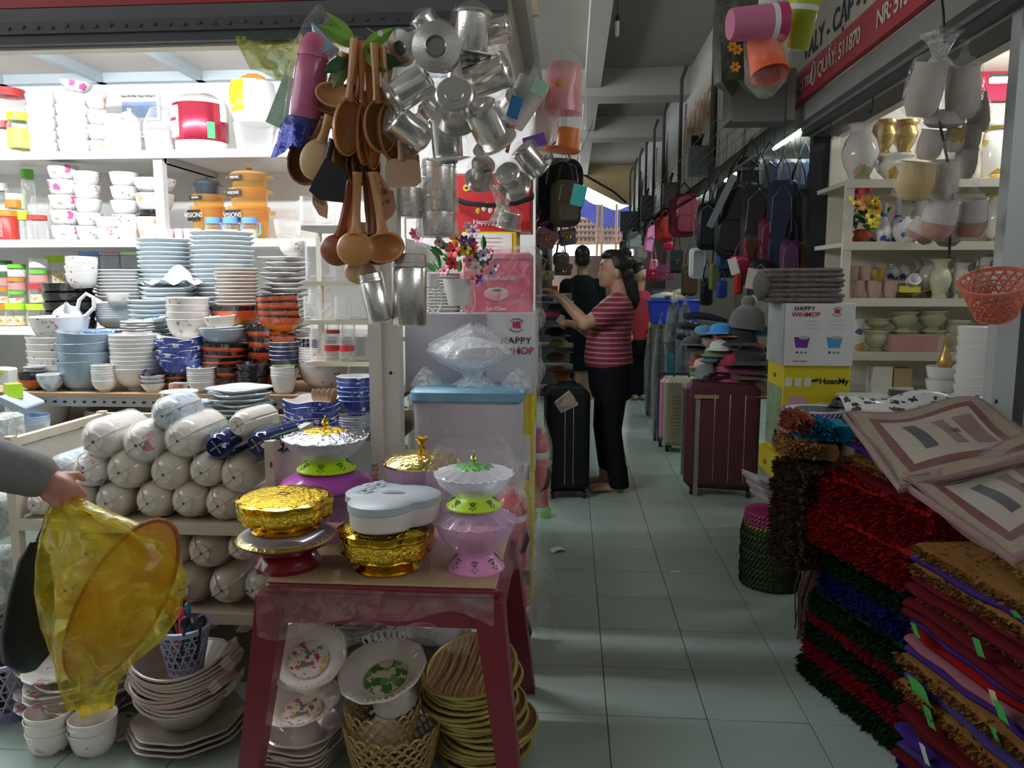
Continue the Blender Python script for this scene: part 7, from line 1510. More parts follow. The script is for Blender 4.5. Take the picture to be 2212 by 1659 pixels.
# ================================================================ people
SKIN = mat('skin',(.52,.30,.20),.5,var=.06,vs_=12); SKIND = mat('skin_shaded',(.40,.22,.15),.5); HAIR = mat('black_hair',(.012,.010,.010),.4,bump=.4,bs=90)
def fuse(o,vox=.007,sm=6):
    m = o.modifiers.new('r','REMESH'); m.mode = 'VOXEL'; m.voxel_size = vox; m.use_smooth_shade = True
    s_ = o.modifiers.new('s','SMOOTH'); s_.factor = .5; s_.iterations = sm; return o
def limb(q,pts,rs,n=12):
    P = [V(p) for p in pts]; out,ro = [],[]
    for i in range(len(P) - 1):
        for k in range(4): f = k / 4; out.append(P[i].lerp(P[i + 1],f)); ro.append(rs[i] + (rs[i + 1] - rs[i]) * f)
    out.append(P[-1]); ro.append(rs[-1]); q.tube(out,ro,n)
    for p,r in ((P[0],rs[0]),(P[-1],rs[-1])): q.ell(tuple(p),(r,r,r),10,8)
    for p,r in zip(P[1:-1],rs[1:-1]): q.ell(tuple(p),(r,r,r),10,8)
def loft(q,secs,n=20):
    """secs: (x, y, z, rx, ry)"""
    q.rings([[(x + rx * cos(2 * pi * j / n),y + ry * sin(2 * pi * j / n),z) for j in range(n)] for x,y,z,rx,ry in secs])
def hand(q,w,d,up,L=.17,curl=.5,spread=.25,side=1):
    """palm and five fingers from wrist w along d; up: back of the hand; side: where the thumb leaves"""
    w,d,up = V(w),V(d).normalized(),V(up).normalized(); s_ = d.cross(up).normalized() * side; up = s_.cross(d).normalized() * side
    B = Matrix((s_,d,up)).transposed()
    M4 = Matrix.Translation(w + d * L * .27) @ B.to_4x4()
    q.ell((0,0,0),(.038,L * .30,.015),14,10,M=M4)
    for i,(k,ln) in enumerate(((-.027,.82),(-.009,1.0),(.010,.95),(.027,.76))):
        b0 = w + d * L * .48 + s_ * -k; a1 = curl * .5; a2 = curl * 1.1; fd = (d + s_ * -k * spread * 12).normalized()
        l1,l2,l3 = L * .25 * ln,L * .16 * ln,L * .12 * ln
        p1 = b0 + (fd * cos(a1) - up * sin(a1)) * l1; p2 = p1 + (fd * cos(a1 + a2) - up * sin(a1 + a2)) * l2; p3 = p2 + (fd * cos(a1 + 2 * a2) - up * sin(a1 + 2 * a2)) * l3
        q.tube([b0 - d * .02,b0,p1,p2,p3],[.009,.009,.0085,.0075,.006],8)
    t0 = w + d * L * .18 + s_ * .028; t1 = t0 + (d * .5 + s_ * .7 - up * .3).normalized() * L * .22; t2 = t1 + (d * .9 + s_ * .1 - up * .45).normalized() * L * .18
    q.tube([t0 - s_ * .015,t0,t1,t2],[.013,.012,.0095,.0075],8)
# ---- woman in the striped shirt
f0 = aZ(1318,1055,0); YW_ = f0.y
def PW(u,v,dy=0): p = aY(u,v,YW_); return V((p.x - f0.x,dy,p.z))
sw = mpp(1318,800,YW_)
wo = thing('person','person in a red striped shirt and black trousers reaching for goods','person',tuple(f0))
q = MB(SKIN); hc = PW(1324,582)
q.ell(tuple(hc + V((.008,0,.012))),(.088,.072,.098),18,14)
q.ell(tuple(PW(1313,597)),(.058,.056,.072),16,12)
q.ell(tuple(PW(1303,613)),(.028,.034,.022),12,8)                     # chin
q.tube([PW(1302,574),PW(1295,592),PW(1293,596)],[.008,.011,.012],8)  # nose
q.ell(tuple(PW(1298,604)),(.012,.020,.008),10,6); q.ell(tuple(PW(1302,568)),(.018,.048,.010),12,6)
for s_ in (-1,1): q.ell(tuple(PW(1332,592,s_ * .072)),(.016,.010,.028),10,8); q.ell(tuple(PW(1310,594,s_ * .034)),(.026,.022,.028),10,8)
limb(q,[PW(1334,605),PW(1339,645)],[.048,.054])
loft(q,[(*PW(1316,780),.12,.15),(*PW(1318,720),.115,.13),(*PW(1322,670),.12,.15),(*PW(1334,645),.07,.12)])
for pts in ((PW(1320,780,-.07),PW(1318,925,-.09),PW(1335,1040,-.08)),(PW(1316,780,.07),PW(1304,925,.10),PW(1308,1015,.10))): limb(q,pts,[.07,.045,.036])
# near (left) arm raised, far arm lower
sh_,el_,wr_ = PW(1326,668,-.155),PW(1262,694,-.20),PW(1213,642,-.16)
limb(q,[sh_,el_,wr_],[.056,.044,.027]); hand(q,wr_,PW(1178,618,-.12) - wr_,V((.4,-.2,.9)),.165,.6,side=-1)
s2,e2,w2 = PW(1322,672,.16),PW(1290,735,.19),PW(1252,709,.10)
limb(q,[s2,e2,w2],[.052,.042,.026]); hand(q,w2,PW(1216,694,.06) - w2,V((.2,-.5,.8)),.16,.75,side=1)
for (hu,hv,fu,fv,dy) in ((1336,1045,1276,1058,-.08),(1308,1022,1262,1030,.10)):
    a,b = PW(hu,hv,dy),PW(fu,fv,dy); b.z = .016; a.z = max(a.z,.10) if dy < 0 else .16
    limb(q,[PW(hu,hv - 60,dy),(a.x,dy,.05)],[.045,.038])
    q.ell((a.x - .0,dy,.035),(.05,.038,.035),12,8); q.ell(((a.x + b.x) / 2 - .01,dy,.028),(.10,.042,.027),14,8); q.ell((b.x + .035,dy,.018),(.04,.045,.017),12,8)
    for k in range(5): q.ell((b.x + .012 + .008 * abs(k - 1),dy + (k - 2) * .017,.013),(.022,.009,.012),8,6)
fuse(q.build('body',wo),.0065)
h = MB(HAIR)
h.ell(tuple(PW(1337,570)),(.083,.080,.088),16,12); h.ell(tuple(PW(1322,552)),(.070,.066,.040),14,8); h.ell(tuple(PW(1352,592)),(.05,.062,.05),12,8)
h.ell(tuple(PW(1350,548)),(.045,.05,.04),10,8); h.tube([PW(1345,580),PW(1362,615),PW(1372,650),PW(1372,668)],[.055,.048,.034,.012],10)
fuse(h.build('hair',wo),.008,4)
for s_ in (-1,1):
    ob('eye',MB(mat('eye_dark',(.02,.015,.012),.3)).ell((0,0,0),(.005,.013,.0035),8,6).mesh('eye'),wo,tuple(PW(1299.5,582,s_ * .030)),(0,.2,s_ * .3)); ob('eyebrow',MB(HAIR).ell((0,0,0),(.004,.017,.003),8,6).mesh('brow'),wo,tuple(PW(1299,572,s_ * .032)),(0,0,s_ * .3))
ob('lips',MB(mat('lips',(.38,.13,.11),.45)).ell((0,0,0),(.006,.020,.006),10,6).mesh('lips'),wo,tuple(PW(1296,605)))
STR = bands('striped_jersey',[(0,(.20,.022,.05)),(.58,(.16,.015,.035)),(.74,(.58,.28,.32)),(.9,(.3,.06,.1))],2,rep=.0305,rough=.6,interp='LINEAR')
q = MB(STR)
loft(q,[(*PW(1316,790),.150,.175),(*PW(1314,772),.152,.178),(*PW(1314,742),.142,.17),(*PW(1317,715),.134,.165),(*PW(1321,690),.135,.17),(*PW(1326,668),.125,.165),(*PW(1332,650),.095,.14),(*PW(1336,640),.065,.085)])
limb(q,[PW(1330,662,-.125),PW(1296,682,-.178)],[.088,.072]); limb(q,[PW(1328,662,.125),PW(1310,700,.175)],[.075,.062])
fuse(q.build('striped_shirt',wo),.008,5)
TR = mat('black_trousers',(.006,.007,.010),.8,spec=.15)
q = MB(TR)
loft(q,[(*PW(1318,775),.140,.17),(*PW(1319,800),.145,.178),(*PW(1320,835),.140,.172),(*PW(1322,860),.12,.14)])
limb(q,[PW(1322,840,-.085),PW(1318,925,-.09),PW(1334,1030,-.08)],[.092,.068,.062]); limb(q,[PW(1316,840,.085),PW(1304,925,.10),PW(1312,1008,.10)],[.092,.066,.058])
loft(q,[(*PW(1334,1000,-.08),.056,.056),(*PW(1335,1046,-.08),.066,.066)])
fuse(q.build('trousers',wo),.009,4)
p = (wr_ + el_ * .18) / 1.18
ob('bracelet',MB(mat('jade',(.50,.60,.38),.25)).tube([(.034 * cos(t * pi / 8),.034 * sin(t * pi / 8),0) for t in range(16)],.006,6,closed=True).mesh('br'),wo,tuple(p),(0,.75,0))
ob('watch_band',MB(mat('watch',(.35,.28,.2),.35,.6)).tube([(.031 * cos(t * pi / 8),.031 * sin(t * pi / 8),0) for t in range(16)],.005,6,closed=True).mesh('wb'),wo,tuple(w2 + (e2 - w2) * .12),(0,1.0,0))
one('held_item',MB(PAPER).rbox((0,0,0),(.03,.02,.05),.004),'small white item held in the lower hand','item',tuple(f0 + PW(1210,690,.03)),(0,.6,0))
# ---- man in black seen from behind
m0 = aZ(1262,866,0); YM = m0.y
def PM(u,v,dy=0): p = aY(u,v,YM); return V((p.x - m0.x,dy,p.z))
mn = thing('person','person in a black shirt and shorts seen from behind','person',tuple(m0))
q = MB(SKIND); q.ell(tuple(PM(1258,560)),(.080,.095,.115),16,12); limb(q,[PM(1258,575,.02),PM(1258,605,.02)],[.055,.062])
for s_ in (-1,1):
    q.ell(tuple(PM(1258 + s_ * 16.5,566)),(.012,.02,.03),8,6)
    limb(q,[PM(1258 + s_ * 36,625),PM(1258 + s_ * 42,690,.05),PM(1258 + s_ * 30,735,.15)],[.05,.042,.03]); hand(q,PM(1258 + s_ * 30,735,.15),V((0,.8,-.4)),V((0,.4,.8)),.17,.5)
    limb(q,[PM(1261 + s_ * 6,725),PM(1262 + s_ * 11,820),PM(1262 + s_ * 11,862)],[.07,.055,.04]); x = PM(1262 + s_ * 11,862).x; q.ell((x,.06,.03),(.045,.12,.03),10,8)
loft(q,[(*PM(1260,730),.16,.10),(*PM(1259,660),.16,.11),(*PM(1258,610),.15,.09)])
fuse(q.build('body',mn),.012,4)
q = MB(mat('black_shirt',(.007,.008,.010),.8,spec=.15))
loft(q,[(*PM(1260,735),.20,.14),(*PM(1259,680),.195,.14),(*PM(1258,630),.21,.13),(*PM(1258,608),.17,.11),(*PM(1258,594),.07,.08)])
for s_ in (-1,1): limb(q,[PM(1258 + s_ * 33,618),PM(1258 + s_ * 41,668,.03)],[.085,.07])
fuse(q.build('black_shirt',mn),.012,4)
q = MB(TR); loft(q,[(*PM(1261,725),.17,.13),(*PM(1262,760),.18,.14)])
for s_ in (-1,1): loft(q,[(*PM(1262 + s_ * 9,745),.10,.12),(*PM(1262 + s_ * 11,800),.095,.11)])
fuse(q.build('shorts',mn),.012,3)
q = MB(HAIR); q.ell(tuple(PM(1258,549,-.01)),(.085,.10,.10),16,10); q.ell(tuple(PM(1258,562,-.045)),(.075,.06,.075),12,8); fuse(q.build('hair',mn),.01,3)
for s_ in (-1,1): x = PM(1262 + s_ * 11,862).x; ob('sandal',MB(PAPER).rbox((x,.06,.006),(.09,.26,.012),.03,3,.003).mesh('s'),mn)
# ---- woman farther back with bun
g0 = aZ(1380,862,0); YG_ = g0.y
def PG(u,v,dy=0): p = aY(u,v,YG_); return V((p.x - g0.x,dy,p.z))
gn = thing('person','person with tied hair in a red top far down the aisle','person',tuple(g0))
q = MB(SKIND); q.ell(tuple(PG(1384,592)),(.075,.085,.105),14,10); limb(q,[PG(1384,605),PG(1382,630)],[.05,.055]); loft(q,[(*PG(1380,735),.14,.10),(*PG(1380,680),.13,.10),(*PG(1381,635),.13,.08)])
q.ell(tuple(PG(1392,596,-.06)),(.03,.03,.04),8,6)
for s_ in (-1,1):
    limb(q,[PG(1380 + s_ * 18,645),PG(1380 + s_ * 24,690,-.04),PG(1380 + s_ * 22,720,-.15)],[.045,.038,.028]); hand(q,PG(1380 + s_ * 22,720,-.15),V((0,-.8,-.2)),V((0,-.2,.8)),.16,.6)
    limb(q,[PG(1380 + s_ * 5,730),PG(1380 + s_ * 9,858)],[.06,.035]); x = PG(1380 + s_ * 9,858).x; q.ell((x,-.05,.03),(.04,.11,.03),10,8)
fuse(q.build('body',gn),.012,4)
q = MB(mat('red_top',(.30,.015,.03),.7)); loft(q,[(*PG(1380,740),.17,.13),(*PG(1380,690),.155,.125),(*PG(1381,645),.16,.11),(*PG(1382,628),.08,.08)])
for s_ in (-1,1): limb(q,[PG(1380 + s_ * 16,642),PG(1380 + s_ * 23,680,-.03)],[.065,.055])
fuse(q.build('red_top',gn),.012,4)
q = MB(TR); loft(q,[(*PG(1380,730),.16,.13),(*PG(1380,765),.165,.14)])
for s_ in (-1,1): limb(q,[PG(1380 + s_ * 8,755),PG(1380 + s_ * 9,848)],[.085,.06])
fuse(q.build('trousers',gn),.012,3)
q = MB(HAIR); q.ell(tuple(PG(1382,584,.01)),(.08,.09,.09),14,10); q.ell(tuple(PG(1370,570,.08)),(.05,.05,.05),10,8); fuse(q.build('hair',gn),.012,3)
# ---- shopper at the left edge holding the bags
YL_ = 1.56
hw = aY(98,1032,YL_); he = aY(-150,965,YL_ - .06); hs = aY(-330,700,YL_ - .12)
sp = thing('person','person in a grey sleeved top reaching in with a yellow bag','person',(hs.x - .12,hs.y,0))
o3 = V(sp.location)
q = MB(mat('ruddy_skin',(.50,.23,.17),.5,var=.1,vs_=20))
limb(q,[hs - o3,he - o3,hw - o3],[.05,.042,.029])
hd = aY(150,1078,YL_) - hw; hand(q,hw - o3,hd,V((.35,-.75,.6)),.125,1.15,spread=.1,side=-1)
q.ell(tuple(hw - o3 + hd * .45),(.04,.026,.03),12,8)
zs_ = hs.z; xs,ys_ = 0,0
loft(q,[(0,0,.86,.13,.10),(0,0,1.1,.12,.10),(0,0,zs_,.14,.09),(0,0,zs_ + .06,.05,.05)]); limb(q,[(0,0,zs_),(0,.01,zs_ + .16)],[.05,.05]); q.ell((.0,.02,zs_ + .23),(.075,.09,.11),14,10)
for s_ in (-1,1): limb(q,[(s_ * .09,0,.88),(s_ * .10,0,.45),(s_ * .10,0,.08)],[.08,.06,.045]); q.ell((s_ * .10,.06,.03),(.045,.12,.03),10,8)
limb(q,[(-.10,0,zs_ - .03),(-.22,.02,zs_ - .3),(-.2,.1,zs_ - .5)],[.05,.04,.03]); hand(q,(-.2,.1,zs_ - .5),(0,.3,-1),(-1,0,0),.16,.4)
fuse(q.build('body',sp),.0055,4)
GS = mat('grey_sleeve',(.20,.185,.185),.85,bump=.3,bs=30)
q = MB(GS); limb(q,[hs - o3,he - o3,hw - o3 + (he - hw) * .10],[.075,.066,.050])
loft(q,[(0,0,.80,.17,.13),(0,0,1.05,.155,.125),(0,0,zs_ - .02,.18,.12),(0,0,zs_ + .07,.065,.065)]); limb(q,[(-.15,0,zs_ - .03),(-.22,.02,zs_ - .3),(-.205,.09,zs_ - .46)],[.075,.06,.05])
fuse(q.build('grey_top',sp),.009,4)
q = MB(TR); loft(q,[(0,0,.84,.155,.125),(0,0,.95,.15,.12)])
for s_ in (-1,1): limb(q,[(s_ * .085,0,.84),(s_ * .10,0,.45),(s_ * .10,0,.10)],[.10,.075,.065])
fuse(q.build('trousers',sp),.01,3)
q = MB(HAIR); q.ell((0,.0,zs_ + .26),(.085,.095,.10),14,10); fuse(q.build('hair',sp),.012,3)
# bags in the hand
YELF = film('yellow_film',(.85,.72,.03),.30,.22,10,.35,.12)
hp = aY(140,1078,YL_)
bgn = thing('yellow_bag','translucent yellow plastic bag holding an orange hat','bag',tuple(hp))
prof = [(1078,118,160,.012),(1105,100,215,.03),(1150,92,345,.07),(1200,95,378,.10),(1260,100,388,.12),(1330,108,376,.11),(1380,118,345,.09),(1430,130,285,.07),(1480,138,250,.045),(1525,150,243,.03)]
q = MB(YELF); rg = []
for k,(v,ua,ub,dp) in enumerate(prof):
    a,b = aY(ua,v,YL_) - hp,aY(ub,v,YL_) - hp; cx,rx = (a.x + b.x) / 2,(b.x - a.x) / 2
    rg.append([(cx + rx * cos(t) * (1 + .03 * sin(5 * t + k)),dp * sin(t) + .01 * sin(7 * t + k),a.z + .006 * sin(3 * t + k)) for t in [2 * pi * j / 40 for j in range(40)]])
q.rings(rg,cap0=False); ob('film',q.mesh('film',30),bgn)
M_hat = mat('orange_straw',(.62,.26,.02),.6,var=.25,vs_=40,bump=.4,bs=120)
a,b = aY(345,1125,YL_ + .0),aY(150,1490,YL_); c_ = (a + b) / 2; dv_ = (b - a).normalized(); Rh = (b - a).length / 2
nrm = V((.55,-.75,.30)); nrm = (nrm - dv_ * nrm.dot(dv_)).normalized(); sx_ = dv_.cross(nrm)
Mh = Matrix.Translation(c_ + V((.018,.0,.01))) @ Matrix((dv_,sx_,nrm)).transposed().to_4x4()
hat = thing('conical_hat','orange conical straw hat inside the yellow bag','hat',(0,0,0)); hat.matrix_world = Mh
ob('cone',MB(M_hat).lathe([(Rh * .95,0),(Rh * .93,.006),(Rh * .5,.045),(.001,.085)],36,M=Matrix.Diagonal((1,.36,1,1))).mesh('cone'),hat)
ob('stitched_rim',MB(mat('rim_brown',(.36,.12,.03),.7,bump=.6,bs=200)).tube([(Rh * .95 * cos(t * pi / 20),Rh * .345 * sin(t * pi / 20),0) for t in range(40)],.006,6,closed=True).mesh('rim'),hat)
p = aY(62,1180,YL_ + .05)
q = MB(mat('black_bag',(.010,.013,.012),.6,bump=.3,bs=25)); rg = []
for k,(v,ua,ub,dp) in enumerate(((1165,75,88,.012),(1200,52,108,.03),(1270,36,112,.05),(1350,22,112,.06),(1410,20,108,.05),(1440,45,85,.02))):
    a,b = aY(ua,v,YL_ + .06) - p,aY(ub,v,YL_ + .06) - p; cx,rx = (a.x + b.x) / 2,(b.x - a.x) / 2
    rg.append([(cx + rx * cos(t),dp * sin(t),a.z) for t in [2 * pi * j / 20 for j in range(20)]])
e = thing('black_bag','black cloth bag hanging behind the yellow bag','bag',tuple(p)); ob('pouch',q.rings(rg).mesh('pouch'),e)
ob('strap',MB(BLACK).tube([aY(82,1170,YL_ + .06) - p,aY(105,1120,YL_ + .04) - p,aY(125,1080,YL_ + .01) - p],.006,6).mesh('strap'),e)
# ================================================================ right stall: vases
YV = 4.42
zv = [aY(1990,v,YV).z for v in (388,523,645,762,858)]
xl,xr_ = aY(1822,500,YV).x,2.95
vs_u = thing('vase_shelving','ivory shelving of vases and urns at the back right','shelving',((xl + xr_) / 2,YV,0))
M_iv2 = mat('ivory_shelf',(.66,.62,.52),.5)
for z in zv: ob('shelf',MB(M_iv2).box((0,.25,z - .012),(xr_ - xl,.5,.024)).box((0,-.016,z - .02),(xr_ - xl,.012,.045)).mesh('shelf'),vs_u)
for x in (xl + .02,xr_ - .02): ob('upright',MB(M_iv2).box((x - (xl + xr_) / 2,.0,zv[0] / 2),(.045,.03,zv[0])).mesh('up'),vs_u)
PKV = floral('pink_peony',(.68,.62,.58),[(.50,.12,.2),(.6,.3,.3),(.25,.3,.1),(.55,.2,.3)],9,.45,.52); GDV = floral('gilt_dragon',(.78,.75,.68),[(.50,.30,.05),(.6,.4,.1)],13,.5,.5)
BWV = floral('blue_white',(.74,.74,.74),[(.05,.09,.35),(.1,.16,.4)],22,.45,.5); CGV = mat('celadon_cream',(.58,.58,.40),.25,coat=.4,bump=.5,bs=35); PKC = mat('rosy_wrap',(.52,.30,.28),.15,coat=.6,bump=.5,bs=40); GLD = mat('gilt_glaze',(.55,.36,.08),.25,.7,bump=.3,bs=30)
VP = {'vase': [(.001,0),(.62,0),(.66,.04),(.55,.10),(.9,.32),(1,.5),(.85,.68),(.55,.82),(.62,.92),(.95,1),(.85,1),(.5,.85)],
      'urn': [(.001,0),(.55,0),(.58,.06),(.45,.14),(.85,.40),(1,.62),(.82,.80),(.86,.86),(1,.92),(1,1),(.85,1),(.7,.8)],
      'cyl': [(.001,0),(.88,0),(.9,.06),(.8,.10),(.85,.14),(.95,.6),(.9,.84),(.8,.88),(1,1),(.9,1),(.7,.86)],
      'bottle': [(.001,0),(.75,0),(.95,.12),(1,.26),(.75,.45),(.35,.62),(.24,.85),(.34,.9),(.3,1),(.001,1)],
      'cup': [(.001,0),(.7,0),(.74,.06),(.95,.5),(1,1),(.9,1),(.8,.3),(.001,.1)],
      'jar': [(.001,0),(.6,0),(.9,.25),(1,.5),(.8,.72),(.55,.78),(.5,.86),(.15,.92),(.2,1),(.001,1)],
      'pear': [(.001,0),(.75,0),(.95,.12),(1,.35),(.9,.6),(.6,.85),(.35,1),(.3,1),(.5,.85)]}
def vase(u,w,v0,v1,m,kind,label,Y=YV + .12,z=None,cat='vase',name=None,wrap=None,group=None,ears=False):
    b = aY(u,v1,Y); z = b.z if z is None else z; h_ = aY(u,v0,Y).z - z; r = w * mpp(u,v1,Y) / 2
    e = thing(name or ('urn' if kind == 'urn' else 'vase' if kind in ('vase','cyl','pear') else kind),label,cat,(b.x,Y,z),group=group)
    fn = (lambda t,i,rr,zz: (rr * (1 + .05 * cos(8 * t) * (i in (9,10))),zz)) if kind == 'vase' else None
    ob('body',MB(m).lathe([(a * r,c * h_) for a,c in VP[kind]],26,fn=fn).mesh('body'),e)
    if kind in ('vase','urn','cyl') and m is GDV: ob('gilt_band',MB(GLD).lathe([(r * .93,h_ * .93),(r * 1.0,h_ * .955),(r * .97,h_ * .99)] if kind != 'cyl' else [(r * .91,h_ * .90),(r * .97,h_ * .96)],26).mesh('band'),e); ob('gilt_band',MB(GLD).lathe([(r * .67,h_ * .03),(r * .62,h_ * .09)] if kind != 'cyl' else [(r * .91,h_ * .03),(r * .84,h_ * .09)],26).mesh('band'),e)
    if ears:
        for s_ in (-1,1): ob('ear',MB(m).tube([(s_ * r * .9,0,h_ * .9),(s_ * r * 1.15,0,h_ * .85),(s_ * r * 1.1,0,h_ * .7),(s_ * r * .95,0,h_ * .65)],r * .09,6).mesh('ear'),e)
    if wrap: ob('plastic_wrap',MB(wrap).lathe([(r * .8,-.003),(r * 1.08,h_ * .1),(r * 1.08,h_ * .9),(r * .7,h_ * 1.05),(r * .1,h_ * 1.12)],18,fn=lambda t,i,rr,zz: (rr * (1 + .05 * sin(5 * t + i)),zz)).mesh('wrap',22),e)
    return e
PF = film('pot_film',(1,.99,.98),.09,.07,20,1.1,.12)
vase(1855,76,262,388,PKV,'vase','tall pink peony vase at the left end of top shelf',z=zv[0],wrap=PF)
vase(1930,78,335,388,GDV,'urn','white urn with gilt band on the top shelf',z=zv[0]); vase(1905,56,262,335,GLD,'urn','gold urn upside on the white gilt urn, left',Y=YV + .16,wrap=PF); vase(1952,56,262,335,GLD,'urn','gold urn on the white gilt urn, right',Y=YV + .2,wrap=PF)
vase(2145,56,270,388,GDV,'cyl','white cylinder vase with gilt dragon on top shelf',z=zv[0]); vase(2205,56,262,388,GDV,'cyl','white gilt cylinder vase half hidden by the post',Y=YV + .2,z=zv[0]); vase(2075,60,300,388,GDV,'cyl','white gilt vase behind the hanging pots',Y=YV + .2,z=zv[0])
# flower pot
p = aY(1862,512,YV + .05); fp = thing('flower_pot','small red pot with yellow and pink plastic flowers','flower pot',(p.x,YV + .06,zv[1]))
ob('pot',MB(mat('oxblood_glaze',(.32,.05,.02),.15,coat=.5)).lathe([(.001,0),(.035,0),(.058,.03),(.052,.06),(.035,.072),(.03,.072),(.001,.05)],22).mesh('pot'),fp)
for i in range(22): ob('leaf',cached('fleaf',lambda: None),fp,(R.uniform(-.10,.10),R.uniform(-.05,.04),R.uniform(.07,.19)),(R.uniform(-.5,.9),R.uniform(-1.4,1.4),R.uniform(-1,1)),1.2)
for (u,v,c,k) in ((1845,430,1,2.0),(1868,440,5,2.2),(1850,415,0,1.8),(1857,442,2,1.4),(1882,468,1,2.2),(1890,435,1,1.3),(1892,450,5,1.5),(1832,462,3,1.6),(1875,410,0,1),(1888,482,1,1.4)):
    q_ = aY(u,v,YV); ob('flower',flower_me(c),fp,tuple(q_ - fp.location),(pi / 2 + R.uniform(-.3,.3),0,R.uniform(-.4,.4)),k)
for a in ((1908,34,440,'bottle',BWV,'blue and white flask beside the flower pot',.05),(1936,36,430,'bottle',BWV,'taller blue and white flask behind the bowl',.16),(1958,62,468,'jar',BWV,'blue and white lidded jar on the second shelf',.02),(1990,52,428,'vase',GDV,'white dragon vase behind the hanging pots',.2),(2150,54,418,'vase',GDV,'white dragon vase with flared neck near the post',.12),(1880,30,478,'jar',BWV,'little blue and white jar behind the red pot',.2)):
    vase(a[0],a[1],a[2],516,a[4],a[3],a[5],Y=YV + a[6],z=zv[1])
for i,(u,v0,v1) in enumerate(((1850,606,640),(1886,606,640),(1920,606,640),(1838,574,606),(1868,576,606),(1895,570,602))):
    vase(u,34,v0,v1,PKC,'cup','rosy cup shrunk in film on the third shelf, %s' % ('lower left','lower middle','lower right','upper left','upper middle','upper right')[i],Y=YV + .06 + .06 * (i == 5),z=zv[2] if i < 3 else None,cat='cup',wrap=PF,group='rosy wrapped cups')
vase(1895,34,582,606,GLD,'cup','gold cup on the rosy wrapped cups',Y=YV + .04,cat='cup'); vase(1924,38,570,606,BWV,'jar','dark blue lidded jar behind the yellow boat',Y=YV + .2,cat='jar'); vase(1950,36,572,606,BWV,'jar','second dark blue jar behind the yellow boat',Y=YV + .22,cat='jar'); one('carton',MB(BRC).rbox((0,0,.04),(.16,.08,.085),.003),'brown carton under the dark blue jars','carton',(aY(1937,620,YV + .21).x,YV + .22,zv[2]))
p = aY(1962,628,YV + .06); bo = thing('gold_boat','yellow paper tray with a blue cup lying in it','tray',(p.x,YV + .07,zv[2]))
ob('tray',MB(mat('yellow_tray',(.65,.42,.05),.4)).sheet(lambda u,v: ((u - .5) * .22 * (1 + .3 * v),-.05 + .1 * v,.02 + .09 * abs(u - .5) ** 1.5 + .01 * v),14,4).mesh('tray'),bo); ob('paper',MB(YEL).rbox((0,.0,.05),(.12,.07,.04),.01).mesh('paper'),bo)
ob('cup',MB(BWV).lathe([(.001,0),(.03,0),(.034,.05),(.03,.05),(.001,.01)],18).mesh('cup'),bo,(0,-.03,.09),(1.2,.3,0))
for a in ((2028,46,560,CGV,'celadon vase with raised lettering on the third shelf',.03),(2004,44,556,PKV,'pink flowered vase behind the celadon vase',.2),(2072,42,568,PKV,'small white rose vase right of the celadon one',.04),(2064,40,556,PKV,'white flared vase behind the small rose vase',.22),(2118,48,556,PKV,'pink and white vase behind the coral basket',.12),(1988,40,562,CGV,'shaded celadon vase at the shelf back',.3),(2145,40,548,PKV,'tall flared vase nearest the post',.2)):
    vase(a[0],a[1],a[2],638,a[3],'vase',a[4],Y=YV + a[5],z=zv[2])
for i,(u,w_,v0,v1) in enumerate(((1892,58,712,756),(1895,52,688,712),(1950,60,672,714),(2010,62,670,714),(1950,56,712,756),(2010,56,712,756),(2062,54,690,756))):
    vase(u,w_,v0,v1,CGV,'urn','celadon urn on the fourth shelf, %s' % ('bottom left','second row left','second row middle','second row right','bottom middle','bottom right','half hidden by white bowls')[i],Y=YV + .12,z=zv[3] if v1 == 756 else None,cat='urn',ears=True,group='celadon urns')
vase(1852,26,690,722,BWV,'cup','blue and white cup behind the winmop carton edge',cat='cup'); vase(1852,30,722,756,GDV,'cup','gilt white cup under the blue and white one',z=zv[3],cat='cup')
e,w_,h_ = pbox('wrapped_tray','pink tray shrunk in film before the celadon urns','tray',1925,2038,724,756,YV + .01,.07,mat('rose_tray',(.62,.30,.32),.3),z0=zv[3]); ob('plastic_wrap',MB(PF).rbox((0,.035,h_ / 2),(w_ * 1.03,.08,h_ * 1.1),.01).mesh('wrap'),e)
for i,(u0,u1,v0,v1,m_) in enumerate(((1885,1930,792,836,PAPER),(1930,1972,796,836,mat('kraft',(.50,.36,.20),.7)),(1884,1930,836,858,PAPER),(1930,1974,836,858,PAPER))):
    pbox('small_carton','small %s carton on the lowest shelf, %s' % (('white','kraft','white','white')[i],('upper left','upper right','lower left','lower right')[i]),'carton',u0,u1,v0,v1,YV + .03,.1,m_,z0=zv[4] if i > 1 else None)
# white bowl towers by the post
YWB = 3.35
S('bowl','deep',WHITE,WHITE,'deep white bowl in the tall tower beside the post','bowl','white bowls in the tall tower',2100,84,706,900,YWB,12,.60,hr=.5); S('bowl','deep',WHITE,WHITE,'deep white bowl in the tower half behind the post','bowl','white bowls half behind the post',2138,70,722,900,YWB + .16,11,.60,hr=.5); S('bowl','deep',WHITE,WHITE,'white bowl in the low stack under the gold bottle','bowl','white bowls under the gold bottle',2030,66,792,900,YWB + .1,6,.60,hr=.5)
vase(2040,30,728,800,GLD,'bottle','gold wrapped bottle on the low white bowls',Y=YWB + .08,cat='bottle',wrap=PF)
one('carton',MB(BRC).rbox((0,0,.3),(.62,.40,.596),.006),'large brown carton carrying the white bowl towers','carton',(aY(2085,900,YWB + .1).x + .04,YWB + .12,0))
one('dish_tray',MB(mat('mint_tray',(.55,.65,.60),.4)).rbox((0,0,.015),(.22,.2,.03),.01),'mint tray of blue cups behind the towels','tray',tuple(aY(1870,868,3.7)))
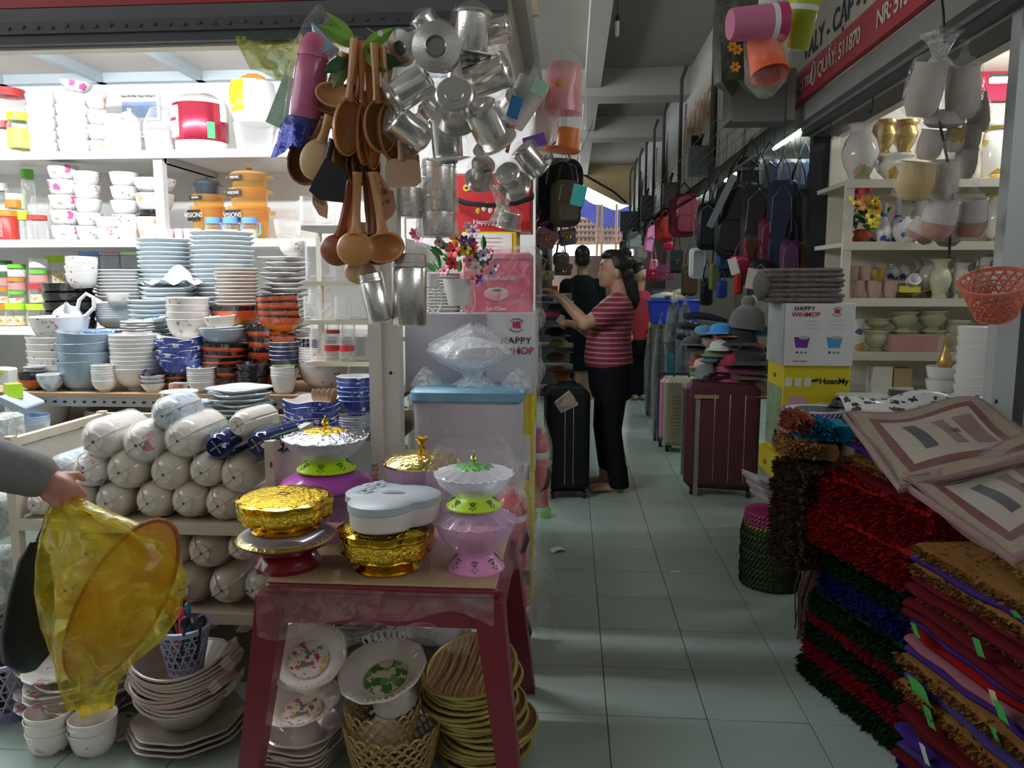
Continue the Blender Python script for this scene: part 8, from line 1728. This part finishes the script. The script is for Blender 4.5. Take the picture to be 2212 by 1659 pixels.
one('carton',MB(BRC).rbox((0,0,.5),(.2,.2,1),.004),'brown carton under the mint tray','carton',(aY(1870,868,3.7).x,3.7,0),sc=(1,1,aY(1870,868,3.7).z - .002))
# bags of clay pots hanging
YHP = 2.75
CLAY = mat('pale_clay',(.55,.48,.44),.6,var=.1,vs_=20,bump=.2,bs=30); CLAYR = bands('clay_red_foot',[(0,(.48,.22,.16)),(.2,(.40,.24,.2)),(.32,(.54,.50,.48))],2,-.06,.08,.5); CLAYG = mat('honey_clay',(.55,.40,.16),.4,var=.2,vs_=20)
hpots = [(2000,190,78,120,CLAY,'pale clay pot at the upper left of hanging bag',.1,0),(2080,195,74,115,CLAY,'pale clay pot at the upper right of hanging bag',-.15,.03),(2112,240,50,90,CLAY,'clay pot edge at the right of hanging bag',-.3,.12),(2040,255,90,40,CLAYR,'clay saucer below the upper pots',0,.08),
         (2010,310,58,70,CLAY,'grey white pot in the middle of the cluster',.1,.1),(2062,300,44,56,GDV,'gilt white pot in the middle right',0,.1),(2095,300,48,80,CLAY,'tall clay pot in the middle right',0,.14),(1978,388,78,84,CLAYG,'honey coloured pot in film at the left',.08,-.03),(2038,385,66,88,CLAY,'white and rust pot beside the honey one',-.1,.02),(2085,350,52,70,CLAY,'pale pot right of the rust one',0,.12),
         (2030,470,72,86,CLAYR,'grey pot with red foot at lower left',.1,-.02),(2100,466,66,86,CLAYR,'grey pot with red foot at lower right',-.12,0),(1992,498,66,50,CLAYR,'red footed pot hanging lowest left',.5,.04),(2048,508,56,44,CLAYR,'red footed pot hanging lowest middle',-.1,.06)]
for (u,v,w_,h_,m_,lb,tl,dy) in hpots:
    p = aY(u,v,YHP + dy); s_ = mpp(u,v,YHP); r = w_ * s_ / 2; hh = h_ * s_
    e = thing('hanging_pot',lb,'pot',tuple(p),(.25,tl,0),'clay pots hanging in film')
    ob('pot',MB(m_).lathe([(.001,-hh * .45),(r * .62,-hh * .5),(r * .7,-hh * .44),(r * .9,-hh * .3),(r * .95,0),(r * .85,hh * .35),(r * .9,hh * .42),(r * .8,hh * .42),(r * .75,hh * .3),(.001,-hh * .3)],24).mesh('pot'),e)
    ob('plastic_wrap',MB(PF).lathe([(r * .6,-hh * .53),(r * 1.05,-hh * .4),(r * 1.08,hh * .1),(r * .9,hh * .48),(r * .3,hh * .6),(r * .12,hh * .75),(r * .3,hh * .9)],18,fn=lambda t,i,rr,z: (rr * (1 + .07 * sin(4 * t + i)),z)).mesh('wrap',22),e)
one('chain',MB(BLACK).tube([aY(2040,100,YHP + .03) - aY(2040,100,YHP),V((0,.02,.1)),V((-.02,.0,.16))],.004,5).tube([(0,.03,0),(.01,.04,-.2),(.06,.0,-.45),(.062,0,-.68)],.005,5),'dark chain holding the bag of clay pots','chain',tuple(aY(2040,100,YHP)))
one('film_knot',MB(KNOT).lathe([(.06,-.05),(.02,0),(.035,.04),(.055,.07)],14,fn=lambda t,i,r,z: (r * (1 + .25 * sin(4 * t + i)),z)),'knotted film top of the hanging clay pots','film',tuple(aY(2030,120,YHP)))
# coral basket on the post
p = aY(2150,640,2.58); e = thing('coral_basket','coral plastic basket hooked aslant on the post','basket',tuple(p),(.35,-.28,0))
ob('basket_wall',lattice(.058,.100,.125,mat('coral_plastic',(.70,.20,.13),.35),20,7,wr=.0036).mesh('wall'),e,(0,0,-.07))
ob('wire_tie',MB(BLACK).tube([(0,.09,.05),(.02,.12,.09),(-.01,.1,.07)],.002,4).mesh('tie'),e)
# cartons, rags
YM2 = 3.82
def carton_col():
    zA,zB,zC = aY(1765,790,YM2).z,aY(1765,655,YM2).z,aY(1765,985,YM2).z
    d_ = .30
    for i,(z0,z1,lb) in enumerate(((0,zC,'yellow mop carton on the floor behind the coiled mats'),(zC,zA,'yellow carton with green bucket print under winmop carton'))):
        a,b = aY(1693,790,YM2),aY(1838,790,YM2); w_ = b.x - a.x; h_ = z1 - z0
        e = thing('mop_carton',lb,'carton',((a.x + b.x) / 2 - .03 * (1 - i),YM2,z0)); ob('carton',MB(M_yel).rbox((0,d_ / 2,h_ / 2),(w_,d_,h_ - .002),.004,1,.002).mesh('c'),e)
        if i:
            text(e,'HoanMy',.040,INK,(w_ * .26,-.002,h_ * .83),bold=.001,name='print_text'); ob('brand_mark',MB(INK).ell((0,0,0),(.02,.002,.008),12,5).mesh('m'),e,(-w_ * .02,-.002,h_ * .84),(0,-.2,0))
            for k in range(3): ob('print_tile',MB(PAPER).box((-w_ * .42 + .045 * k,-.002,h_ * .82),(.032,.003,.042)).mesh('t'),e)
            ob('pink_print',MB(mat('pink_print',(.65,.42,.52),.6)).box((-w_ * .28,-.002,h_ * .5),(w_ * .28,.003,h_ * .32)).mesh('p'),e)
            ob('bucket_print',MB(mat('bucket_green',(.02,.26,.08),.5)).prism([(-.03,-.035),(.03,-.035),(.042,.035),(-.042,.035)],0,.003,M=rotm((pi / 2,0,0))).mesh('b'),e,(w_ * .12,0,h_ * .5)); ob('bucket_rim',MB(PAPER).ell((0,0,0),(.036,.003,.010),14,5).mesh('r'),e,(w_ * .12,-.002,h_ * .5 + .033))
        sd = ob('side_print',MB(mat('mop_photo',(.30,.40,.25),.5,var=.6,vs_=14)).box((-w_ / 2 - .001,d_ * .5,h_ * .4),(.003,d_ * .9,h_ * .7)).mesh('s'),e)
        ob('side_star',MB(INKR).box((-w_ / 2 - .003,d_ * .5,h_ * .86),(.003,.03,.02)).mesh('s'),e)
    a,b = aY(1690,790,YM2 - .02),aY(1842,790,YM2 - .02); w_ = b.x - a.x; h_ = zB - zA
    e = thing('mop_carton','white winmop carton with purple and blue bucket prints','carton',((a.x + b.x) / 2,YM2 - .02,zA)); ob('carton',MB(mat('carton_white',(.74,.74,.76),.45)).rbox((0,d_ / 2,h_ / 2),(w_,d_,h_ - .001),.004,1,.002).mesh('c'),e)
    text(e,'HAPPY',.028,INK,(-w_ * .22,-.002,h_ * .915),bold=.0004,name='print_text',space=1.2); text(e,'WINMOP',.032,INKR,(-w_ * .20,-.002,h_ * .82),bold=.0003,name='print_text'); hh_logo(e,w_ * .24,-.002,h_ * .87,.024); text(e,'Made in Vietnam',.010,INK,(-w_ * .25,-.002,h_ * .08),name='print_text')
    for x,c,n in ((-.24,(.16,.03,.30),'purple'),(.22,(.05,.35,.65),'blue')):
        ob('bucket_print',MB(mat('bucket_' + n,c,.5)).prism([(-.026,-.025),(.026,-.025),(.036,.025),(-.036,.025)],0,.003,M=rotm((pi / 2,0,0))).mesh('b'),e,(w_ * x,0,h_ * .38)); ob('bucket_rim',MB(INKG).ell((0,0,0),(.026,.003,.010),14,5).mesh('r'),e,(w_ * x + .008,-.002,h_ * .38 + .022))
        for k,cc_ in enumerate(((.03,.03,.2),(.05,.35,.65),(.1,.4,.15))): ob('colour_dot',MB(mat('dot%d' % k,cc_,.5)).ell((0,0,0),(.006,.002,.006),10,5).mesh('d'),e,(w_ * x - .02 + .02 * k,-.001,h_ * .22))
    for k in range(6): ob('print_line',MB(INKG).box((-w_ * .1 + (k % 2) * w_ * .34,-.001,h_ * (.72 - .06 * (k // 2))),(w_ * .2,.002,.002)).mesh('l'),e)
    ob('side_print',MB(mat('mop_side',(.42,.45,.48),.5,var=.4,vs_=8)).box((-w_ / 2 - .001,d_ * .5,h_ * .5),(.003,d_,h_ * .98)).mesh('s'),e)
    return zB
zB = carton_col()
RAG = mat('mauve_grey_rag',(.20,.165,.16),.95,var=.6,vs_=45,bump=1.0,bs=70); pr = aY(1742,650,YM2)
for i in range(7): one('folded_rag',MB(RAG).rbox((0,0,0),(.37 + .012 * sin(3 * i),.25,.0225),.04,4,.0095),'folded grey mop rag on the winmop carton, %s' % ORD[6 - i],'rag',(pr.x + .008 * sin(2 * i),YM2 + .13,zB + .014 + .0235 * i),(.01 * sin(i),.012 * sin(2 * i),R.uniform(-.05,.05)),'folded mop rags')
one('rag_tuft',MB(mat('grey_yarn',(.16,.16,.16),.95,bump=1,bs=140)).ell((0,0,0),(.045,.09,.075),14,10),'fluffy grey yarn end of the mop rags','yarn',(pr.x - .185,YM2 + .09,zB + .085))
# hanging cups, upper right
YCU = 2.25
def hcup(u,v,L,w_,m,rim,label,rx,dy=0):
    p = aY(u,v,YCU + dy); s_ = mpp(u,v,YCU); r,l = w_ * s_ / 2,L * s_
    e = thing('plastic_cup',label,'cup',tuple(p),rx,'plastic cups hanging at the sign'); ob('cup',MB(m).lathe([(.001,-l / 2),(r * .78,-l / 2),(r * .84,-l * .46),(r,l * .45),(r * 1.03,l / 2),(r * .95,l / 2),(r * .8,-l * .4),(.001,-l * .42)],26).mesh('cup'),e)
    if rim: ob('stripe',MB(PAPER).lathe([(r * .965,l * .22),(r * .985,l * .32)],26).mesh('s'),e); ob('rim_band',MB(rim).lathe([(r * .99,l * .32),(r * 1.035,l * .5)],26).mesh('r'),e)
    return e
hcup(1635,50,118,78,mat('cup_pink',(.62,.18,.32),.35),mat('cup_rose',(.50,.05,.16),.3),'pink plastic cup lying above the orange one',(0,1.5,.15),-.03); hcup(1655,122,92,80,mat('cup_orange',(.85,.14,.05),.4),None,'orange red plastic cup in film below the pink',(.35,3.0,0)); hcup(1728,50,110,70,glass('cup_lime',(.55,.62,.05),.55,.3),mat('cup_lime_rim',(.45,.55,.03),.35),'lime green plastic cup beside the pink one',(.2,.1,0),.06)
one('film_bag',MB(PF).lathe([(.02,-.09),(.055,-.05),(.062,.05),(.03,.10)],18),'clear film around the orange red cup','film',tuple(aY(1655,135,YCU)))
p = aY(1585,90,YCU + .25); e = thing('seed_bag','dark bag of plastic flowers hanging by the panel','bag',tuple(p)); DKL = mat('dark_bouquet',(.04,.05,.025),.5,var=.7,vs_=25,bump=.6,bs=40)
ob('bouquet',MB(DKL).lathe([(.001,-.16),(.05,-.12),(.065,0),(.06,.12),(.04,.18),(.001,.2)],16,fn=lambda t,i,r,z: (r * (1 + .15 * sin(5 * t + i)),z)).mesh('b'),e); ob('green_leaf',leaf(.13,.05,LF2).mesh('leaf'),e,(0,-.05,-.10),(0,2.2,0))
for i in range(4): ob('flower',flower_me(5),e,(R.uniform(-.03,.03),-.075,R.uniform(-.1,.05)),(pi / 2,0,0),.7)
# ================================================================ rugs
def tufts(q,fn,n,L,w=.005):
    vs,fs = [],[]
    for i in range(n):
        p,d = fn(); d = V(d).normalized(); s_ = d.orthogonal().normalized(); s_ = (Matrix.Rotation(R.uniform(0,6.28),3,d) @ s_) * w; l = L * R.uniform(.6,1.15); dr = V((R.uniform(-.3,.3),R.uniform(-.3,.3),R.uniform(-.55,.1))) * l
        k = len(vs); m_ = V(p) + d * l * .6 + dr * .4; vs += [tuple(V(p) - s_),tuple(V(p) + s_),tuple(m_ + s_ * .8),tuple(m_ - s_ * .8),tuple(V(p) + d * l + dr)]; fs += [(k,k + 1,k + 2,k + 3),(k + 3,k + 2,k + 4)]
    q.add(vs,fs,True)
def rug(label,A,w_,L_,z0,z1,m,yaw,shag=0,edge=None,group=None,tl=0,n=1500,name='rug',roll=0,corner=(.02)):
    """folded rug; A is its near-left-bottom corner; local x to the right, y away along the aisle"""
    h_ = z1 - z0; e = thing(name,label,'rug',(A[0],A[1],z0),(tl,roll,yaw),group)
    wv = lambda x: .25 * h_ * sin(9 * x + 40 * z0)
    def sec(y,k=0): return [(x + .006 * sin(31 * y + 50 * z0),y,z + (.004 * sin(13 * y + 30 * z0))) for x,z in ((0,h_ * .15),(.012,0),(w_,0),(w_ + .01,h_ * .5),(w_,h_),(.012,h_),(0,h_ * .85),(-.006,h_ * .5))]
    ob('fold',MB(m).rings([sec(L_ * k / 8) for k in range(9)]).mesh('fold',60),e)
    if edge: ob('edge_binding',MB(edge).tube([(-.006 + .006 * sin(31 * L_ * k / 8 + 50 * z0),L_ * k / 8,h_ * .5) for k in range(9)],h_ * .42,6).mesh('edge'),e)
    if shag:
        q = MB(m)
        tufts(q,lambda: ((-.004,R.uniform(0,L_),R.uniform(.1,.95) * h_),(-1,R.uniform(-.4,.2),.1)),n,shag); tufts(q,lambda: ((R.uniform(0,w_ * .7),-.002,R.uniform(.1,.95) * h_),(R.uniform(-.3,.3),-1,.1)),n // 2,shag); tufts(q,lambda: ((R.uniform(-.01,w_ * .6),R.uniform(0,L_),h_),(-.4,R.uniform(-.3,.3),.8)),n // 3,shag * .8)
        tag(ob('shag',q.mesh('shag',0),e),kind='stuff')
    return e
SG = lambda n,c: mat('shag_' + n,c,.95,var=.35,vs_=40,spec=.1)
DG,RD,NVY,BLU = SG('dkgreen',(.008,.032,.012)),SG('red',(.22,.006,.008)),SG('navy',(.012,.010,.05)),SG('blue',(.012,.018,.12)); BRN,TAN,TEAL = SG('brown',(.055,.032,.018)),SG('tan',(.36,.20,.08)),SG('teal',(.01,.20,.34)); MARS = SG('maroon',(.13,.01,.012))
PUR = mat('felt_purple',(.040,.016,.14),.95,spec=.1); TANF = mat('felt_tan',(.20,.095,.026),.95,spec=.1); REDF = mat('felt_red',(.19,.005,.006),.95,spec=.1); MARF = mat('felt_maroon',(.085,.006,.009),.95,spec=.1); GRF = mat('felt_green',(.05,.34,.06),.9); WHF = mat('felt_white',(.55,.53,.50),.9); PKF = mat('felt_pink',(.22,.07,.09),.95); NVF = mat('felt_navy',(.03,.02,.12),.9); DGF = mat('felt_dkgreen',(.015,.045,.02),.95)
A1,B1 = aZ(1728,1450,0),aZ(1965,1652,0); yw1 = atan2(-(A1.x - B1.x),A1.y - B1.y); L1 = (A1 - B1).length
lay = [(.075,DG,'dark green shaggy rug at the very bottom of the pile'),(.06,RD,'red shaggy rug second from the floor'),(.05,DG,'dark green shaggy rug third from the floor'),(.035,RD,'thin red shaggy rug between green ones'),(.07,DG,'dark green shaggy rug above the thin red one'),(.085,BLU,'deep blue shaggy rug in the middle of the pile'),(.05,DG,'dark green shaggy rug above the blue'),(.05,NVY,'navy shaggy rug under the big red one'),(.11,RD,'thick bright red shaggy rug, lower of two'),(.11,RD,'thick bright red shaggy rug, upper of two')]
z = .002
for i,(h_,m_,lb) in enumerate(lay): rug(lb,(B1.x + .015 * sin(3 * i) + (.008 * i if i < 8 else -.02),B1.y + .01 * cos(2 * i)),.46,L1 - .02,z,z + h_,m_,yw1,.025,group='shaggy rugs in the far pile',n=2300); z += h_ + .001
zp1 = z
for i,(h_,m_,lb) in enumerate(((.012,MARF,'maroon mat'),(.012,TANF,'tan mat'),(.014,PUR,'purple mat'),(.014,PUR,'upper purple mat'),(.012,TANF,'upper tan mat'),(.014,PUR,'topmost purple mat'),(.012,GRF,'bright green mat'))):
    rug('%s with soft edge on the red shaggy rugs' % lb,(B1.x - .005 + .022 * (i % 3),B1.y + .05 + .045 * i),.42,L1 - .12 - .045 * i,zp1 + .016 * i + .006 * i,zp1 + .016 * i + .006 * i + h_,m_,yw1 - .08,tl=.04,roll=0,group='thin mats on the shaggy rugs',shag=.012 if m_ in (TANF,GRF) else 0,n=300)
# brown, tan and blue tufted rugs at the pile's far corner
pc = aY(1752,1165,2.78)
for i in range(6): rug('brown tufted rug in the corner stack, %s' % ORD[5 - i],(aY(1722,1165,2.46).x + .006 * (i % 2),2.46),.13,.18,pc.z + .055 * i - .0,pc.z + .055 * i + .052,BRN,.15,.022,group='brown tufted rugs',n=500,roll=-.08)
one('carton',MB(DKC).rbox((.16,.16,pc.z / 2),(.16,.2,pc.z - .002),.004),'dark carton under the brown tufted rugs','carton',(pc.x + .02,2.62,0))
for i,(u,v,m_,lb,w_) in enumerate(((1750,985,TAN,'tan tufted rug topping the brown stack',.15),(1782,945,TEAL,'bright blue tufted rug above the tan one',.14),(1735,932,SG('rust',(.28,.09,.05)),'rust fringed rug beside the blue tufted one',.06))):
    p = aY(u,v,2.52); rug(lb,(p.x - w_ / 2,2.50),w_,.12,p.z,p.z + .05,m_,-.05,.022,n=700,roll=.05)
# right near pile
A2,B2 = aZ(1978,1655,.0),None; y0_ = 1.38
cols2 = [NVF,BLU,MARF,NVF,REDF,PUR,MARF,MARF,MARF,REDF,TANF,NVF,DGF,TANF,PUR,PKF,REDF,PUR,MARF,MARF,TANF,MARF,MARF,TANF,PUR,TANF]
nm2 = {NVF.name: 'navy',BLU.name: 'deep blue',MARF.name: 'maroon',REDF.name: 'red',PUR.name: 'purple',TANF.name: 'tan',DGF.name: 'dark green',PKF.name: 'dusty pink'}
x2 = B1.x + .055; zt2 = aY(1985,1190,1.95).z; n2 = len(cols2); z = .002; dz2 = zt2 / n2; LV = []
for i,m_ in enumerate(cols2):
    xx = x2 + .012 * sin(2.3 * i) + .02 * (i % 4 == 0); LV.append(xx)
    rug('%s folded mat in the near pile, %s' % (nm2[m_.name],ORD[n2 - 1 - i]),(xx,y0_),.55,B1.y - y0_ - .03,z,z + dz2 - .001,m_,-yw1 * -.6,shag=.014 if m_ in (TANF,DGF,BLU) else 0,n=500,edge=None,group='folded mats in the near pile'); z += dz2
zp2 = z
for i,(h_,m_,lb) in enumerate(((.02,TAN,'tan looped mat'),(.012,PUR,'purple mat'),(.012,WHF,'white backed mat'),(.014,REDF,'red mat'),(.012,WHF,'upper white backed mat'))):
    rug('%s turned back on the near pile' % lb,(x2 + .012 + .028 * i,y0_ + .0),.5,B1.y - y0_ - .12 + .05 * (i % 2),zp2 + .022 * i,zp2 + .022 * i + h_,m_,-.12 - .03 * i,shag=.02 if m_ is TAN else 0,n=700,group='mats turned back on the near pile')
for i,(u,v,w_,h_,c,lb) in enumerate(((1982,1365,24,30,GRF,'green paper tag on the red mat'),(2118,1402,22,38,GRF,'green paper tag on the maroon mats'),(1988,1492,56,36,GRF,'large green paper tag on the dark green mat'),(2012,1555,30,44,GRF,'green paper tag low on the pile'),(2168,1545,40,38,GRF,'green paper tag on the tan mat at right'),(2155,1592,24,30,GRF,'small green paper tag below the tan mat'),(2002,1635,26,42,WHF,'white paper tag near the floor'),(2200,1330,22,16,GRF,'green tag at the right edge'),(2152,1512,18,34,mat('cream_tag',(.6,.52,.3),.7),'cream paper tag with teal stub'))):
    p = aX(u,v,x2)
    for _ in range(4): p = aX(u,v,x2 - tan(.6 * yw1) * (p.y - y0_) - .030)
    s_ = (p - CAM).length / F
    one('paper_tag',MB(c).sheet(lambda a,b: (.006 * sin(3 * a) - .008 * b,(a - .5) * w_ * s_ * -1.1,(b - .5) * h_ * s_),5,4),lb,'tag',tuple(p),(0,-.2,.1 * sin(i)),'paper tags on mats')
# carpets in film draped on top
def quad(c,nu,nv,fn,sag=.012,lift=0):
    c = [V(p) for p in c]
    cells = {}
    P = lambda u,v: (c[0] * (1 - u) * (1 - v) + c[1] * u * (1 - v) + c[2] * u * v + c[3] * (1 - u) * v) + V((0,0,lift + sag * sin(7 * u + 2) * sin(6 * v + 1)))
    q = MB()
    for j in range(nv):
        for i in range(nu):
            q.mat(fn((i + .5) / nu,(j + .5) / nv)); k = [(i / nu,j / nv),((i + 1) / nu,j / nv),((i + 1) / nu,(j + 1) / nv),(i / nu,(j + 1) / nv)]; q.add([P(a,b) for a,b in k],[(0,1,2,3)],True)
    return q
CB1 = mat('carpet_beige',(.36,.28,.20),.9,var=.15,vs_=50,bump=.4,bs=150); CB2 = mat('carpet_rust',(.18,.055,.05),.9,var=.15,vs_=50,bump=.4,bs=150); CB3 = mat('carpet_cream',(.46,.40,.32),.9,var=.1,vs_=50); CB4 = mat('carpet_slate',(.07,.075,.075),.9); CB5 = mat('carpet_mauve',(.24,.15,.14),.9,var=.2,vs_=30)
def pat(u,v):
    d = min(u,1 - u,v,1 - v)
    if d < .035: return CB5
    if d < .12: return CB1
    if d < .19: return CB2
    if .30 < u < .38 and .3 < v < .7 or (.55 < u < .62 and .45 < v < .55): return CB4
    if .5 < u < .8 and .3 < v < .7 and not (.6 < u < .66): return CB5
    return CB3
def carpet(c,label,seed):
    e = thing('carpet',label,'carpet',tuple(c[0])); o_ = V(c[0]); cc_ = [V(p) - o_ for p in c]
    ob('pile_face',quad(cc_,34,30,pat,.014,.014).mesh('face',0),e); ob('backing',quad([p + V((0,0,-.004)) for p in cc_],20,18,lambda u,v: CB5,.014,.008).mesh('back',0),e)
    ob('plastic_wrap',quad(cc_,26,24,lambda u,v: film('carpet_film',(.75,.75,.75),.06,.04,13,1.8,.01),.016,.022).mesh('wrap',0),e)
    ob('hem',MB(CB5).tube([cc_[0] + V((0,0,.012)),cc_[3] + V((0,0,.012)),cc_[2] + V((0,0,.012))],.010,6).mesh('hem'),e)
ZCA = zp2 + .15
for i in range(3): rug('thick maroon folded rug propping up the front carpet, %s' % ORD[2 - i],(x2 + .20 + .03 * i,y0_ + .30),.42,.50,zp2 + .114 + .022 * i,zp2 + .135 + .022 * i,MARF,-.12,group='maroon rugs under the front carpet')
carpet([aZ(1825,905,ZCA + .10),aZ(2110,868,ZCA + .12),aZ(2290,985,ZCA + .10),aZ(1945,1068,ZCA + .02)],'beige and rust bordered carpet in film at the back',0)
carpet([aZ(1945,1052,ZCA + .03),aZ(2225,950,ZCA + .11),aZ(2420,1100,ZCA + .03),aZ(2190,1225,ZCA - .06)],'rust bordered carpet with house motif in film, front',1)
p = aY(1960,885,2.95); PRT = floral('black_print_towel',(.66,.65,.63),[(.03,.03,.05),(.05,.05,.08),(.66,.65,.63)],34,.42,.6,rough=.9)
one('towel',MB(PRT).sheet(lambda u,v: (-.26 + .5 * u,-.13 + .26 * v,.05 * sin(pi * min(1,v * 1.3)) + .012 * sin(11 * u + 3 * v) + .03 * sin(2 * u)),24,12),'white towel with black printed figures behind the carpets','towel',(p.x,2.95,p.z - .01),sharp=30)
one('towel',MB(mat('red_towel',(.42,.02,.02),.9,bump=.6,bs=60)).rbox((0,0,0),(.30,.2,.035),.015),'red towel under the printed white one','towel',(p.x + .02,2.92,p.z - .035))
one('cloth_roll',MB(mat('dark_edge_cloth',(.10,.085,.07),.9)).tube([(-.15,0,.02),(-.05,0,.01),(.08,-.01,-.01),(.16,-.03,-.04)],[.012,.016,.014,.010],8),'dark rolled cloth edge on the printed towel','cloth',tuple(aY(2010,860,2.95)))
one('carton',MB(DKC).rbox((0,0,.5),(.56,.36,1),.004),'dark carton stack supporting the towels','carton',(p.x + .05,3.0,0),sc=(1,1,p.z - .06)); one('carton',MB(DKC).rbox((0,0,.5),(.5,.4,1),.004),'dark carton stack under the back carpet','carton',(1.42,2.62,0),sc=(1,1,ZCA + .02))
# coiled round mats
def coil(r,h_,m,m2):
    def mk():
        q = MB(m); n = 44
        q.lathe([(.001,0),(r * .96,0),(r,h_ * .5),(r * .96,h_),(.001,h_)],n); q.mat(m2)
        for k in range(n): a = 2 * pi * k / n; q.tube([(r * cos(a) * .99,r * sin(a) * .99,h_ * .12),(r * 1.012 * cos(a + .06),r * 1.012 * sin(a + .06),h_ * .5),(r * .99 * cos(a + .12),r * .99 * sin(a + .12),h_ * .9)],h_ * .2,4)
        return q.mesh('coil')
    return cached(('coil',r,h_,m.name,m2.name),mk)
CK = lambda n,c: mat('cord_' + n,c,.8)
pcz = aZ(1668,1262,0); rc_ = 66 * mpp(1668,1250,pcz.y)
zt3 = aY(1668,1140,pcz.y).z; nG = 11
for i in range(nG): one('coiled_mat',coil(round(rc_,3),round(zt3 / nG,4),CK('green',(.10,.16,.03)),CKB),'green and black coiled round mat, %s of the green ones' % ORD[nG - 1 - i],'mat',(pcz.x + .003 * sin(2 * i),pcz.y + .02,.001 + i * zt3 / nG),(0,0,i * .7),'coiled green mats')
z = zt3
for i,(n_,c,k) in enumerate((('yellow',(.38,.36,.03),.018),('magenta',(.30,.015,.13),.018),('magenta',(.30,.015,.13),.018),('magenta',(.30,.015,.13),.018))):
    one('coiled_mat',coil(round(rc_ * (1 - .02 * i),3),k,CK(n_,c),CKB if not i else CK('pinkc',(.45,.10,.22))),'%s coiled round mat on the green ones, %s' % (n_,('lowest','second','third','topmost')[i]),'mat',(pcz.x + .006,pcz.y + .02,z),(0,0,i),'coiled bright mats'); z += k
PLD = mat('plaid_cloth',(.38,.34,.36),.9,var=.5,vs_=55,bump=.6,bs=70)
for i in range(9): one('plaid_cloth',MB(PLD).rbox((0,0,0),(.20 + .01 * sin(2 * i),.18,.0115),.02,3,.004),'grey plaid cloth in the slanting stack, %s' % ORD[8 - i],'cloth',(pcz.x + .015 - .006 * i,pcz.y - .0,z + .03 + .0125 * i),(0,.38,.2),'grey plaid cloths')
# upper coiled mats and plain boxes
pu = aY(1752,955,3.0); ru = 74 * mpp(1752,900,3.0); zu = aY(1752,962,3.0).z; tops = [('lime',(.34,.40,.03)),('lime',(.34,.40,.03)),('limeb',(.28,.34,.03)),('orangec',(.42,.16,.03)),('magenta',(.30,.015,.13)),('magenta',(.30,.015,.13)),('orangec',(.42,.10,.04)),('violet',(.16,.08,.32))]
hu = (aY(1752,885,3.0).z - zu) / len(tops)
for i,(n_,c) in enumerate(tops): one('coiled_mat',coil(round(ru * (.92 + .01 * i),3),round(hu,4),CK(n_,c),CKB if i < 3 else CK('palec',(.45,.3,.35))),'%s round mat in the upper stack, %s' % ({'lime': 'lime','limeb': 'dark lime','orangec': 'orange','magenta': 'magenta','violet': 'violet'}[n_],ORD[7 - i]),'mat',(pu.x + .02 - .012 * (7 - i) * .4,3.02,zu + hu * i),(0,0,i),'upper coiled mats')
e = bpy.data.objects[[o.name for o in bpy.data.objects if o.name.startswith('coiled_mat')][-1]]
ob('white_ring',MB(CK('whitec',(.58,.55,.48))).lathe([(ru * .88,hu * 1.02),(ru * .62,hu * 1.06)],36).mesh('ring'),e); ob('dark_centre',MB(mat('centre_weave',(.07,.10,.11),.9,var=.6,vs_=60)).lathe([(ru * .62,hu * 1.06),(.001,hu * 1.08)],36).mesh('c'),e)
one('carton',MB(DKC).rbox((0,0,.5),(.09,.16,1),.004),'dark carton under the upper coiled mats','carton',(pu.x + .07,3.04,0),sc=(1,1,zu - .002))
p = aY(1985,1260,2.3)
q = MB(mat('fringe_mixed',(.10,.05,.05),.9,var=.6,vs_=60)); pf_ = aZ(1738,1405,.0)
for i in range(170): a = R.uniform(-.05,.05); b_ = R.uniform(-.10,.10); q.tube([(a,b_,.36),(a - .05 * R.random(),b_ + R.uniform(-.02,.02),.2),(a * 1.2 - .02,b_ + R.uniform(-.03,.03),R.uniform(.02,.1))],.003,4)
tag(q.build('fringe_bundle',None,(pf_.x + .06,pf_.y + .0,0)),'brown and red fringe hanging between the mats','fringe')
